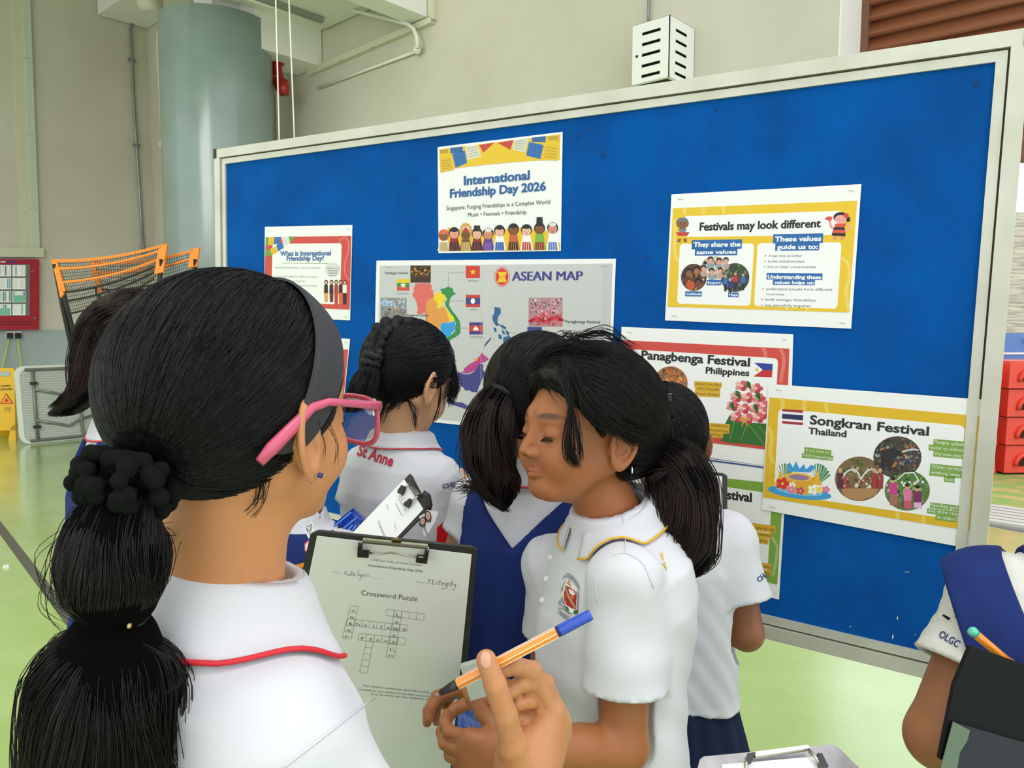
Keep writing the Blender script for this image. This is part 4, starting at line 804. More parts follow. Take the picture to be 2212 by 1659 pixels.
for x, y, r, c in ((892, 872, 40, '#d8342c'), (940, 905, 26, '#e07ab0'), (990, 912, 26, '#c8506a'), (1060, 905, 34, '#f4f1e2'), (1095, 905, 26, '#f0d870'), (1130, 905, 24, '#d878a8'), (945, 880, 22, '#f4ead0')):
    for k in range(5): p.ell(x + r * .5 * math.cos(k * 1.257), y + r * .42 * math.sin(k * 1.257), r * .48, r * .36, c, 3.8 + k * .05, f=f, n=9, rot=k * 1.257)
    p.ell(x, y, r * .2, r * .2, '#f0c83a', 4.2, f=f, n=8)
p.build(t)

# lettering of the wet floor sign
_D = proj(sb)[2]; _p = Print(lambda x, y, l=0: P(x, y, _D - .002 - l), -FWD, 0)
_p.text('CLEANING', (1, 836), (23, 835), 4.2, '#2a2410', .02); _p.text('IN PROGRESS', (-3, 843.5), (27, 842), 4.2, '#2a2410', .02); _p.build(SIGN_T)
# ---------------------------------------------------------------- signed distance modelling for people
def sd_cap(p, a, b, ra, rb):
    a = np.asarray(a, float); ab = np.asarray(b, float) - a; t = np.clip(((p - a) @ ab) / (ab @ ab + 1e-12), 0, 1)
    return np.linalg.norm(p - a - t[:, None] * ab, axis=1) - (ra + (rb - ra) * t)
def sd_ell(p, c, r, R=None):
    q = p - np.asarray(c, float)
    if R is not None: q = q @ R
    r = np.asarray(r, float); k0 = np.linalg.norm(q / r, axis=1); k1 = np.linalg.norm(q / r ** 2, axis=1) + 1e-9
    return k0 * (k0 - 1) / k1
def smin(a, b, k):
    h = np.clip(.5 + .5 * (b - a) / k, 0, 1); return b * (1 - h) + a * h - k * h * (1 - h)
def smax(a, b, k): return -smin(-a, -b, k)
def rotm(yaw=0, pitch=0, roll=0):
    "columns: right, forward, up. yaw turns left (ccw) from +y, pitch up, roll to the right; degrees"
    a, b, c = map(math.radians, (yaw, pitch, roll))
    Rz = np.array([[math.cos(a), -math.sin(a), 0], [math.sin(a), math.cos(a), 0], [0, 0, 1]])
    Rx = np.array([[1, 0, 0], [0, math.cos(b), -math.sin(b)], [0, math.sin(b), math.cos(b)]])
    Ry = np.array([[math.cos(c), 0, math.sin(c)], [0, 1, 0], [-math.sin(c), 0, math.cos(c)]])
    return Rz @ Rx @ Ry
def chunked(f, p, n=400000):
    return f(p) if len(p) <= n else np.concatenate([f(p[i:i + n]) for i in range(0, len(p), n)])
def nets(f, lo, hi, h, proj_=1):
    "surface nets on a sparse grid: returns vertices and quads"
    lo = np.asarray(lo, float); hi = np.asarray(hi, float); Bk = 6
    nb = np.ceil((hi - lo) / (h * Bk)).astype(int); nn_ = nb * Bk + 1
    bi = np.stack(np.meshgrid(*[np.arange(n) for n in nb], indexing='ij'), -1).reshape(-1, 3)
    cv = chunked(f, lo + (bi + .5) * h * Bk)
    keep = np.abs(cv) < h * Bk * 1.35
    D = np.repeat(np.repeat(np.repeat(np.where(cv < 0, -1.0, 1.0).reshape(nb), Bk, 0), Bk, 1), Bk, 2)
    D = np.pad(D, ((0, 1),) * 3, mode='edge').astype(np.float32)
    mask = np.zeros(nn_, bool)
    for b in bi[keep] * Bk: mask[b[0]:b[0] + Bk + 1, b[1]:b[1] + Bk + 1, b[2]:b[2] + Bk + 1] = True
    idx = np.argwhere(mask); D[mask] = chunked(f, lo + idx * h)
    s = D < 0
    c = np.zeros(tuple(np.array(nn_) - 1), np.int8)
    for dx in (0, 1):
        for dy in (0, 1):
            for dz in (0, 1): c += s[dx:nn_[0] - 1 + dx, dy:nn_[1] - 1 + dy, dz:nn_[2] - 1 + dz]
    act = np.argwhere((c > 0) & (c < 8)); vid = -np.ones(c.shape, np.int64); vid[tuple(act.T)] = np.arange(len(act))
    acc = np.zeros((len(act), 3)); cnt = np.zeros(len(act))
    for ax in range(3):
        o = [a for a in range(3) if a != ax]
        for u in (0, 1):
            for v in (0, 1):
                a = act.copy(); a[:, o[0]] += u; a[:, o[1]] += v; b = a.copy(); b[:, ax] += 1
                da, db = D[tuple(a.T)], D[tuple(b.T)]; m = (da < 0) != (db < 0)
                t = np.where(m, da / np.where(m, da - db, 1), 0); q = a.astype(float); q[:, ax] += t
                acc[m] += q[m]; cnt[m] += 1
    V = lo + acc / cnt[:, None] * h
    Q = []
    for ax in range(3):
        o = [(ax + 1) % 3, (ax + 2) % 3]
        sl = [slice(None)] * 3; sl[ax] = slice(0, -1); s2 = [slice(None)] * 3; s2[ax] = slice(1, None)
        e = np.argwhere(s[tuple(sl)] != s[tuple(s2)]); e = e[(e[:, o[0]] > 0) & (e[:, o[1]] > 0) & (e[:, o[0]] < nn_[o[0]] - 1) & (e[:, o[1]] < nn_[o[1]] - 1)]
        ins = s[tuple(e.T)]; qs = []
        for u, v in ((1, 1), (0, 1), (0, 0), (1, 0)):
            a = e.copy(); a[:, o[0]] -= u; a[:, o[1]] -= v; qs.append(vid[tuple(a.T)])
        q = np.stack(qs, 1); q[~ins] = q[~ins][:, ::-1]; Q.append(q[(q >= 0).all(1)])
    for _ in range(proj_):
        d = chunked(f, V); g = grad(f, V); V = V - g * np.clip(d / (np.sum(g * g, 1) + 1e-9), -h * .6, h * .6)[:, None]
    return V, np.vstack(Q)
def grad(f, p, e=.0006):
    return np.stack([(chunked(f, p + np.eye(3)[i] * e) - chunked(f, p - np.eye(3)[i] * e)) / (2 * e) for i in range(3)], 1)
def qmesh(name, V, Q, m, parent, col=None, smooth=True, kind=None):
    "fast mesh from world vertices and quads/tris (arrays)"
    me = bpy.data.meshes.new(name); k = Q.shape[1]; off = origin(parent) if parent is not None else V.mean(0)
    me.vertices.add(len(V)); me.vertices.foreach_set('co', (V - off).astype(np.float32).ravel())
    me.loops.add(Q.size); me.loops.foreach_set('vertex_index', Q.astype(np.int32).ravel())
    me.polygons.add(len(Q)); me.polygons.foreach_set('loop_start', np.arange(0, Q.size, k, dtype=np.int32))
    me.polygons.foreach_set('loop_total', np.full(len(Q), k, np.int32)) if bpy.app.version < (4, 0) else None
    me.polygons.foreach_set('use_smooth', np.full(len(Q), smooth)); me.update(calc_edges=True); me.validate()
    if m is not None: me.materials.append(m)
    if col is not None:
        a = me.attributes.new('col', 'FLOAT_COLOR', 'POINT')
        if len(a.data) == len(V): a.data.foreach_set('color', np.asarray(col, np.float32).ravel())
    o = bpy.data.objects.new(name, me); COL.objects.link(o)
    if parent is not None: o.parent = parent
    else: o.location = tuple(off)
    if kind: o['kind'] = kind
    return o
def strands(name, S, r, m, parent, seg=3, taper=True):
    "S: (n, k, 3) strand points; r radius; one mesh of thin tubes"
    n, k, _ = S.shape; T = np.gradient(S, axis=1); T /= np.linalg.norm(T, axis=2, keepdims=True) + 1e-12
    up = np.tile(np.array([.31, .52, .79]), (n, 1))[:, None, :]; a = np.cross(T, up); a /= np.linalg.norm(a, axis=2, keepdims=True) + 1e-9; b = np.cross(T, a)
    t = np.linspace(0, 1, k); pr = np.minimum(1, np.minimum(t * 8 + .25, (1 - t) * 5 + .1)) if taper else np.ones(k)
    r = np.broadcast_to(np.asarray(r, float).reshape(-1, 1), (n, 1)) * pr
    V = np.stack([S + r[..., None] * (math.cos(x) * a + math.sin(x) * b) for x in np.arange(seg) * 2 * math.pi / seg], 2).reshape(-1, 3)
    i, j, q = np.meshgrid(np.arange(n), np.arange(k - 1), np.arange(seg), indexing='ij'); base = (i * k + j) * seg; q2 = (q + 1) % seg
    Q = np.stack([base + q, base + q2, base + seg + q2, base + seg + q], -1).reshape(-1, 4)
    return qmesh(name, V, Q, m, parent, kind='stuff')
def wob(p, s, seed=0):
    "cheap smooth noise, about -1..1"
    r = np.random.RandomState(seed); o = 0
    for i in range(4):
        k = r.normal(size=3) * s * (1 + .6 * i); o = o + np.sin(p @ k + r.uniform(0, 6.28)) / (1 + .5 * i)
    return o / 2.2
# ---- head, in head axes (x right, y forward, z up), origin between the ears
def sd_face(q, ear=True, lids=True):
    x = np.abs(q[:, 0]); m = np.stack([x, q[:, 1], q[:, 2]], 1)
    d = sd_ell(q, (0, -.012, .030), (.071, .091, .081))
    d = smin(d, sd_ell(q, (0, .026, -.018), (.058, .060, .074)), .03)
    d = smin(d, sd_cap(q, (0, .035, -.066), (0, .062, -.078), .032, .0150), .026)
    d = smin(d, sd_cap(m, (.052, -.004, -.035), (.02, .056, -.078), .018, .014), .022)
    d = smin(d, sd_ell(m, (.034, .056, -.034), (.024, .026, .027)), .02)
    d = smin(d, sd_cap(m, (.012, .078, .024), (.040, .066, .020), .0065, .006), .022)
    d = smax(d, -sd_ell(m, (.032, .099, -.002), (.017, .018, .011)), .014)
    d = smin(d, sd_ell(m, (.031, .0705, -.0015), (.0145, .0130, .0115)), .006)
    if lids:
        d = smax(d, -(np.abs(q[:, 2] + .0062 - .35 * (x - .031) ** 2 * 10) - .0005 + np.clip(.07 - q[:, 1], 0, 1) * 2 + np.clip(np.abs(x - .031) - .012, 0, 1) * 2), .002)
    d = smin(d, sd_cap(q, (0, .078, .012), (0, .0995, -.026), .0066, .0066), .012)
    d = smin(d, sd_ell(m, (.0092, .0895, -.0305), (.0062, .0090, .0058)), .006)
    d = smax(d, -sd_ell(m, (.0055, .0985, -.0395), (.0030, .0042, .0035)), .003)
    d = smin(d, sd_cap(m, (0, .0855, -.0522), (.018, .075, -.0560), .0040, .0020), .007)
    d = smin(d, sd_cap(m, (0, .0838, -.0605), (.0145, .075, -.0588), .0050, .0026), .006)
    d = d + .0010 * np.exp(-((q[:, 2] + .0563) / .0011) ** 2) * (x < .021) * (q[:, 1] > .07)
    if ear: d = smin(d, sd_ear(m), .004)
    return d
EAR_S = 1.0
def sd_ear(m, c=(.0735, -.012, -.008)):
    "m mirrored to the +x side; ear plane turned out from the head"
    q = m - np.array(c); a = math.radians(15); q = q / EAR_S; u = np.stack([q[:, 0] * math.sin(a) * -1 + q[:, 1] * math.cos(a), q[:, 2], q[:, 0] * math.cos(a) + q[:, 1] * math.sin(a)], 1)
    # u: forward, up, out of the ear plane
    t = math.radians(-10); f, h = u[:, 0] * math.cos(t) - u[:, 1] * math.sin(t), u[:, 0] * math.sin(t) + u[:, 1] * math.cos(t); o = u[:, 2] - .010
    rx = np.where(h > 0, .0160, .0160 - .10 * np.clip(-h - .004, 0, 1)); rx = np.maximum(rx, .006); ry = .0290
    k = np.sqrt((f / rx) ** 2 + (h / ry) ** 2) + 1e-9; ring_ = (k - 1) * np.minimum(rx, ry)
    rim = np.sqrt(ring_ ** 2 * .85 + (o - .002 + .12 * f) ** 2) - .0031
    disk = np.maximum(ring_ + .001, np.abs(o + .0025) - .0026)
    d = smin(rim, disk, .003)
    anti = np.sqrt((np.sqrt((f + .001) ** 2 / .6 + (h - .001) ** 2 / 2.2) - .0105) ** 2 + (o - .0) ** 2) - .0021
    d = smin(d, np.where(f < .010, anti, .02), .003)
    d = smax(d, -sd_ell(np.stack([f, h, o], 1), (.002, -.004, .003), (.0075, .0100, .0080)), .003)
    d = smin(d, sd_ell(np.stack([f, h, o], 1), (.0045, -.0245, -.0005), (.0068, .0075, .0040)), .004)
    d = smin(d, sd_ell(np.stack([f, h, o], 1), (.0125, -.005, -.0005), (.0040, .0055, .0040)), .003)
    return smin(d, sd_cap(np.stack([f, h, o], 1), (.004, .008, -.010), (.004, -.010, -.010), .009, .009), .004) * EAR_S
def sd_hairhull(q, th=.012, cut=.014, bulge=None, low_=.062, earhole=False):
    d = sd_ell(q, (0, -.014, .030), (.072 + th, .092 + th, .082 + th))
    pl = .75 * q[:, 1] - .66 * q[:, 2] - cut + .0035 * np.sin(q[:, 0] * 160) * .4
    d = smax(d, pl, .010)
    low = -(q[:, 2] + low_ + .35 * np.clip(np.abs(q[:, 0]) - .03, 0, 1))
    d = smax(d, low, .008)
    if earhole: d = smax(d, -sd_ell(np.stack([np.abs(q[:, 0]), q[:, 1], q[:, 2]], 1), (.088, -.002, -.008), (.032, .026, .034)), .006)
    if bulge: 
        for c, r in bulge: d = smin(d, sd_ell(q, c, r), .02)
    return d
class Head:
    def __init__(s, c, R, sc_=1.0): s.c = np.asarray(c, float); s.R = R; s.s = sc_
    def loc(s, p): return ((p - s.c) @ s.R) / s.s
    def w(s, q): return s.c + (np.asarray(q, float) * s.s) @ s.R.T
    def face(s, p): return sd_face(s.loc(p)) * s.s
def head_at(ex, ey, D, R, s=1.0, side=1):
    "place a head so that its ear on that side (+1 right) falls on a pixel; D is the depth of the head's middle"
    off = R @ np.array([side * .078 * s, -.010 * s, -.008 * s]); d_ear = D + off @ FWD
    return Head(P(ex, ey, d_ear) - off, R, s)
M_core = mat('hair_core', '#070606', 1.0, spec=.05)
M_hair = mat('black_hair', '#0d0b0b', .5, spec=.28, bump=(120, .3, (1, 1, 1)))
M_hairb = mat('brown_black_hair', '#140e0c', .5, spec=.3)
M_hairbr = mat('dark_brown_hair', '#22140f', .5, spec=.3)
M_skin = mat('skin', '#c08a68', .48, spec=.4, attr=True, sss=.12, bump=(160, .05))
def skin_cols(V, heads, base, lip=.55, nails=()):
    C_ = np.tile(np.array(lin(base)), (len(V), 1)); b = np.array(lin(base))
    C_[:, :3] *= (1 + .05 * wob(V, 40, 3))[:, None]
    for hd in heads:
        q = hd.loc(V); x = np.abs(q[:, 0]); near = (np.abs(q) < .14).all(1)
        def mixc(w_, c):
            w_ = (np.clip(w_, 0, 1) * near)[:, None]; C_[:] = C_ * (1 - w_) + np.array(c) * w_
        lipc = np.array([b[0] * .80, b[1] * .52, b[2] * .55, 1])
        wl = np.clip(1.3 - (np.abs(q[:, 2] + .0562) / .0095) ** 2 - (x / .0215) ** 2, 0, 1) * 3 * (q[:, 1] > .070)
        mixc(np.minimum(wl, 1) * lip, lipc)
        br = np.clip(1.4 - (np.abs(q[:, 2] - .0235 + .12 * (x - .03) ** 2 * 30 - .05 * (x - .02)) / .0048) ** 2 - ((x - .031) / .0195) ** 2, 0, 1) * (q[:, 1] > .05)
        mixc(br * .75, [.03, .018, .013, 1])
        mixc(np.clip(1 - ((x - .035) / .024) ** 2 - ((q[:, 2] + .03) / .022) ** 2, 0, 1) * .18 * (q[:, 1] > .03), [b[0] * 1.02, b[1] * .72, b[2] * .66, 1])
        mixc(np.clip(1 - ((x - .031) / .018) ** 2 - ((q[:, 2] + .001) / .014) ** 2, 0, 1) * .35 * (q[:, 1] > .05), [b[0] * .72, b[1] * .6, b[2] * .6, 1])
        mixc(np.clip(1.2 - (np.abs(q[:, 2] + .0062) / .0014) ** 2 - ((x - .031) / .0135) ** 2, 0, 1) * (q[:, 1] > .064), [.02, .012, .01, 1])
    for c, r in nails:
        w_ = np.clip(1.5 - (np.linalg.norm(V - c, axis=1) / r) ** 2, 0, 1)[:, None]; C_[:] = C_ * (1 - w_ * .8) + np.array([min(1, b[0] * 1.25), b[1] * 1.05, b[2] * 1.15, 1]) * w_ * .8
    return C_
FING = {}
def sd_finger(p, js, r0, r1):
    d = None; n = len(js) - 1
    for i in range(n):
        ra = r0 + (r1 - r0) * i / n; rb = r0 + (r1 - r0) * (i + 1) / n
        e = sd_cap(p, js[i], js[i + 1], ra, rb); d = e if d is None else smin(d, e, .0025)
    return d
def sd_hand(p, h):
    "h: wrist, palm joints and finger chains, world points"
    d = None
    for k, ch in enumerate(h['fingers']):
        base = ch[0]
        c = sd_cap(p, h['wrist'], base, h.get('wr', .021), .0125 if k else .0135)
        d = c if d is None else smin(d, c, .012)
    f = None
    for k, ch in enumerate(h['fingers']):
        r = h.get('r', [.0118, .0098, .0100, .0094, .0082])[k]
        e = sd_finger(p, ch, r, r * .76); d = smin(d, e, .004)
    return d
def torso_r(t, prof): 
    T, RX, RY = prof; return np.interp(t, T, RX), np.interp(t, T, RY)
CHILD = (np.array([-.03, 0, .03, .06, .12, .24, .38, .50, .60]), np.array([.047, .058, .10, .128, .138, .130, .130, .148, .150]), np.array([.047, .056, .066, .078, .092, .096, .092, .105, .10]))
def sd_torso(p, N, R, s=1.0, grow=0.0, prof=CHILD, t1=.55, lean=(0, 0)):
    q = (p - N) @ R / s; t = -q[:, 2]; tt = np.clip(t, 0, .7)
    x = q[:, 0] - lean[0] * tt; y = q[:, 1] - lean[1] * tt
    rx, ry = torso_r(t, prof); rx = rx + grow; ry = ry + grow
    k = (np.abs(x / rx) ** 2.3 + np.abs(y / ry) ** 2.3) ** (1 / 2.3)
    d = (k - 1) * np.minimum(rx, ry) * .9
    return np.maximum(d, np.maximum(-t - .03, t - t1) * .9) * s
def folds(p, N, R, seed, amp, kx=26, kz=9):
    "vertical, slightly slanting drape folds"
    q = (p - N) @ R; r = np.random.RandomState(seed); th = np.arctan2(q[:, 1], q[:, 0]); o = 0
    for i in range(5):
        o = o + np.sin(th * r.randint(3, 9) + q[:, 2] * r.uniform(-kz, kz) + r.uniform(0, 6.28)) / (1 + .3 * i)
    w_ = wob(q * np.array([1, 1, .6]), kx, seed + 5)
    g = np.clip((-q[:, 2] - .03) / .25, 0, 1)
    return amp * (o / 2.5 * g + .5 * w_ * (.25 + .75 * g))
class Girl:
    def __init__(s, label, head, N, yaw, skin, sc_=1.0, name='person', pitch=0, roll=0):
        s.h = head; s.N = np.asarray(N, float); s.R = rotm(yaw, pitch, roll); s.s = sc_; s.skin = skin; s.arms = []; s.hands = []; s.lean = (0, math.tan(math.radians(-pitch)))
        s.t = thing(name, label, 'person', (s.N[0], s.N[1], 0)); s.prof = CHILD; s.seed = abs(hash(label[:12])) % 1 + len(label)
    def L(s, x, y, z): return s.N + s.R @ (np.array([x, y, z], float) * s.s)
    def arm(s, side, el, wr, hand=None, sh=None, r=(.038, .033, .0225)):
        sh = s.L(side * .112, 0, -.075) if sh is None else sh
        s.arms.append((np.array(sh), np.array(el), np.array(wr), r)); 
        if hand: s.hands.append(hand)
    def sd_arms(s, p):
        d = np.full(len(p), 1.0)
        for a, e, w_, r in s.arms:
            mid = e * .55 + w_ * .45
            x = smin(sd_cap(p, a, e, r[0] * s.s, r[1] * s.s), smin(sd_cap(p, e, mid, r[1] * s.s, r[1] * s.s * .93), sd_cap(p, mid, w_, r[1] * s.s * .93, r[2] * s.s), .01), .012); d = np.minimum(d, x)
        for h in s.hands: d = smin(d, sd_hand(p, h), .010)
        return d
    def sd_neck(s, p):
        a = s.h.w((0, -.012, -.045)); b = s.L(0, .0, -.03); return sd_cap(p, a, b, .047 * s.s, .053 * s.s)
    def legs(s, p):
        d = np.full(len(p), 1.0); z0 = s.N[2]
        for x in (-.062, .062):
            hip = s.L(x + s.lean[0] * .5, s.lean[1] * .5, -.46); ank = np.array([hip[0], hip[1], .075]); kn = (hip + ank) / 2 + s.R @ np.array([0, .01, 0])
            d = np.minimum(d, smin(sd_cap(p, hip, kn, .070 * s.s, .046 * s.s), smin(sd_cap(p, kn, kn * .6 + ank * .4, .044 * s.s, .047 * s.s), sd_cap(p, kn * .6 + ank * .4, ank, .047 * s.s, .031 * s.s), .02), .02))
        return d
    def body(s, h_head=.003, h_body=.006, nails=(), zlow=0.05):
        fh = lambda p: smin(s.h.face(p), s.sd_neck(p), .018 * s.s)
        fb = lambda p: np.minimum(smin(smin(s.sd_neck(p), sd_torso(p, s.N, s.R, s.s, -.006, s.prof, .50, s.lean), .02), s.sd_arms(p), .015), s.legs(p))
        zc_ = s.N[2] + .005
        V1, Q1 = nets(lambda p: np.maximum(fh(p), zc_ - .012 - p[:, 2]), np.minimum(s.h.c, s.N) - .15, np.maximum(s.h.c, s.N) + .17, h_head)
        pts = np.array([s.N] + [q for a in s.arms for q in a[:3]] + [q for h in s.hands for ch in h['fingers'] for q in ch])
        lo = np.minimum(pts.min(0), s.N - .24) - .06; hi = np.maximum(pts.max(0), s.N + np.array([.24, .24, 0])) + .06; lo[2] = max(zlow, 0.03)
        full = lambda p: smin(fb(p), np.where(p[:, 2] > s.N[2] - .05, fh(p), 1), .002)
        V2, Q2 = nets(lambda p: np.maximum(fb(p), p[:, 2] - zc_), lo, hi, h_body)
        V, Q = np.vstack([V1, V2]), np.vstack([Q1, Q2 + len(V1)])
        if s.hands:      # finer skin for the hands
            hb = []
            for h in s.hands:
                q = np.array([h['wrist']] + [x for ch in h['fingers'] for x in ch]); l_, u_ = q.min(0) - .03, q.max(0) + .03
                hb.append((l_, u_)); V3, Q3 = nets(fb, l_, u_, h.get('res', .002)); Q = np.vstack([Q, Q3 + len(V)]); V = np.vstack([V, V3])
        o = qmesh('body', V, Q, M_skin, s.t, skin_cols(V, [s.h], s.skin, nails=nails)); return o
    # clothing
    def sd_shirt_t(s, p, grow=.012, hem=.44, amp=.005):
        d = sd_torso(p, s.N, s.R, s.s, grow, s.prof, hem, s.lean) + folds(p, s.N, s.R, s.seed, amp)
        return d
    def sd_sleeve(s, p, i, L_=.56, r0=.052, r1=.058):
        a, e, w_, r = s.arms[i]; a2 = a + (s.N - a) * np.array([.12, .12, 0]); end = a + (e - a) * L_; ax = unit(e - a); d = sd_cap(p, a2, end + ax * .05, r0 * s.s, r1 * s.s + .004)
        fl_ = wob(p, 34, s.seed + i) * .0028
        d = smin(d, sd_ell(p, a + np.array([0, 0, .004]), (.052 * s.s,) * 3), .02) + fl_
        t = (p - end) @ ax
        return np.maximum(d, t), t, ax, end
    def sd_shirt(s, p, **kw):
        d = s.sd_shirt_t(p, **kw)
        for i in range(len(s.arms)):
            sl, t, ax, end = s.sd_sleeve(p, i, *s.arms_sl[i]); d = smin(d, sl, .016)
        for i in range(len(s.arms)):   # hollow the cuffs
            a, e, w_, r = s.arms[i]; sl, t, ax, end = s.sd_sleeve(p, i, *s.arms_sl[i])
            inner = np.maximum(sd_cap(p, a, end + ax * .08, s.arms_sl[i][1] * s.s - .013, s.arms_sl[i][2] * s.s - .0095), -(t + .05)); d = np.maximum(d, -inner)
        return np.maximum(d, -(sd_cap(p, s.L(0, 0, -.05), s.L(0, .0, .12), .050 * s.s, .056 * s.s)))
    arms_sl = ((.56, .052, .058), (.56, .052, .058))
    def shirt(s, m, h=.005, **kw):
        s.fs = lambda p: s.sd_shirt(p, **kw)
        pts = np.array([s.N - .25 * s.s, s.N + .25 * s.s] + [a[0] + (a[1] - a[0]) * .75 for a in s.arms]); lo = pts.min(0) - .06; hi = pts.max(0) + .06; lo[2] = s.N[2] - .62; hi[2] = s.N[2] + .06
        V, Q = nets(s.fs, lo, hi, h); return qmesh('shirt', V, Q, m, s.t)
    def collar(s, m, pipe, fall=.05, gap=28, rise=.03, rx=.062, ry=.062, fwd=.0, tilt=0, pr=.0016, fx=.35, n=56):
        "turned-down collar laid on the shirt; gap is half the opening at the front, degrees"
        th = np.radians(np.linspace(-180 + gap, 180 - gap, n)); rows = []       # 0 = back of the neck
        def ringp(r_x, r_y, z): return np.array([s.L(math.sin(a) * r_x, -math.cos(a) * r_y + fwd, z - tilt * .5 * (1 - math.cos(a)) ) for a in th])
        rows.append(ringp(rx * .94, ry * .94, .0)); rows.append(ringp(rx * .97, ry * .97, rise * .8)); rows.append(ringp(rx, ry, rise)); rows.append(ringp(rx * 1.07, ry * 1.07, rise * .9))
        out = unit(rows[1][0] - s.N); dirs = np.array([s.R @ np.array([math.sin(a), -math.cos(a), 0]) for a in th]); p = rows[-1].copy(); K = 7
        front = np.clip((np.abs(np.degrees(th)) - 100) / 60, 0, 1) * fx / .35
        for k in range(K):
            prev = p.copy(); fl_ = fall * (1 + .35 * front)
            p = p + dirs * (fl_ / K * .75)[:, None] - Z * (fl_ / K * .66)[:, None]
            for _ in range(4):
                d = s.fs(p); tgt = .0045
                p = p - Z * np.clip(d - tgt, 0, .006)[:, None]; g = grad(s.fs, p); ins = np.clip(tgt - s.fs(p), 0, .02); p = p + g / (np.linalg.norm(g, axis=1)[:, None] + 1e-9) * ins[:, None]
            dv = p - prev; ln_ = np.linalg.norm(dv, axis=1); p = prev + dv * np.minimum(1, fl_ / K / (ln_ + 1e-9))[:, None]
            rows.append(p.copy())
        G = np.array(rows)                                   # rows x n x 3
        nr = len(rows); up_ = np.cross(np.gradient(G, axis=1), np.gradient(G, axis=0)); up_ /= np.linalg.norm(up_, axis=2, keepdims=True) + 1e-9
        cen = s.N; sg = np.sign(np.sum(up_ * (G - (cen - Z * .1)), axis=2, keepdims=True)); up_ = up_ * sg
        A = (G + up_ * .0008).reshape(-1, 3); Bq = (G - up_ * .0008).reshape(-1, 3); N0 = len(A)
        i, j = np.meshgrid(np.arange(nr - 1), np.arange(n - 1), indexing='ij'); b = i * n + j; q = np.stack([b, b + 1, b + n + 1, b + n], -1).reshape(-1, 4)
        e = [(j_, j_ + 1, N0 + j_ + 1, N0 + j_) for j_ in range(n - 1)] + [((nr - 1) * n + j_, (nr - 1) * n + j_ + 1, N0 + (nr - 1) * n + j_ + 1, N0 + (nr - 1) * n + j_) for j_ in range(n - 1)] + [(i_ * n + c_, (i_ + 1) * n + c_, N0 + (i_ + 1) * n + c_, N0 + i_ * n + c_) for i_ in range(nr - 1) for c_ in (0, n - 1)]
        o = qmesh('collar', np.vstack([A, Bq]), np.vstack([q, q[:, ::-1] + N0, np.array(e)]), m, s.t)
        MB().tube(G[-1] + up_[-1] * .0012, pr, 6).build('piping', pipe, o)
        return o
    def on_shirt(s, p, lift=.0012, f=None):
        f = f or s.fs
        for _ in range(5):
            d = f(p); g = grad(f, p); g /= np.linalg.norm(g, axis=1)[:, None] + 1e-9; p = p - g * (d - lift)[:, None]
        return p
    def decal_text(s, st, a, b, h, m, name='lettering', bold=.02, f=None, parent=None, depth=None, sub=3):
        "embroidered letters: baseline a->b and cap height given as photograph pixels on the cloth at a depth"
        V, Fs = text_mesh(st, bold); x0, x1 = V[:, 0].min(), V[:, 0].max(); u = (V[:, 0] - x0) / (x1 - x0)
        A, Bq = np.array(a, float), np.array(b, float); d = unit(Bq - A); nrm = np.array([d[1], -d[0]])
        px = A + np.outer(u, Bq - A) + np.outer(V[:, 1] / .72 * h, nrm)
        pts = np.array([P(x, y, depth) for x, y in px]); pts = s.cast(pts, f or s.fs, .0012)
        return MB().add(pts, Fs).build(name, m, parent or s.t)
    def cast(s, pts, f, lift):
        "move points along the view line until they lie on the cloth"
        d0 = (pts - CAM) @ FWD; r = (pts - CAM) / d0[:, None]; z = d0 - .22
        for _ in range(60): z = z + np.clip(f(CAM + r * z[:, None]) - lift, -.004, .02) * .8
        return CAM + r * z[:, None]
    def seam(s, pts, d, m, r=.0009, name='seam'):
        q = np.array(pts, float); u = np.linspace(0, 1, len(q)); t = np.linspace(0, 1, 30); px = np.stack([np.interp(t, u, q[:, 0]), np.interp(t, u, q[:, 1])], 1)
        for _ in range(2): px[1:-1] = (px[:-2] + 2 * px[1:-1] + px[2:]) / 4
        W = s.cast(np.array([P(x, y, d) for x, y in px]), s.fs, .0006); return MB().tube(W, r, 5).build(name, m, s.t)
    def lower(s, m, kind='skirt', top=.36, bottom=.72, flare=.05, pleats=16, h=.007, name='skirt', grow=.02, amp=.006):
        q1 = s.s
        def f(p):
            q = (p - s.N) @ s.R / s.s; t = -q[:, 2]; tt = np.clip(t, 0, .5); x, y = q[:, 0] - s.lean[0] * tt, q[:, 1] - s.lean[1] * tt; th = np.arctan2(y, x)
            rx, ry = torso_r(np.minimum(t, .5), s.prof); e = np.clip((t - top) / (bottom - top), 0, 1); rx = rx + grow + flare * e; ry = ry + grow + flare * e
            pl = amp * (.4 + e) * (np.abs(((th * pleats / 6.283) % 1) - .5) * 4 - 1)
            k = np.sqrt((x / rx) ** 2 + (y / ry) ** 2); d = (k - 1) * np.minimum(rx, ry) + pl
            if kind == 'shorts': d = np.maximum(d, -(np.abs(x) - .003 - .03 * np.clip((t - .55) / .1, 0, 1)) * np.where(t > .56, 1, -0) - np.where(t > .56, 0, 1))
            return np.maximum(d, np.maximum(top - t, t - bottom)) * s.s
        lo = s.N - np.array([.32, .32, bottom * s.s + .03]); hi = s.N + np.array([.32, .32, -top * s.s + .03]); V, Q = nets(f, lo, hi, h)
        s.fl = f; return qmesh(name, V, Q, m, s.t)
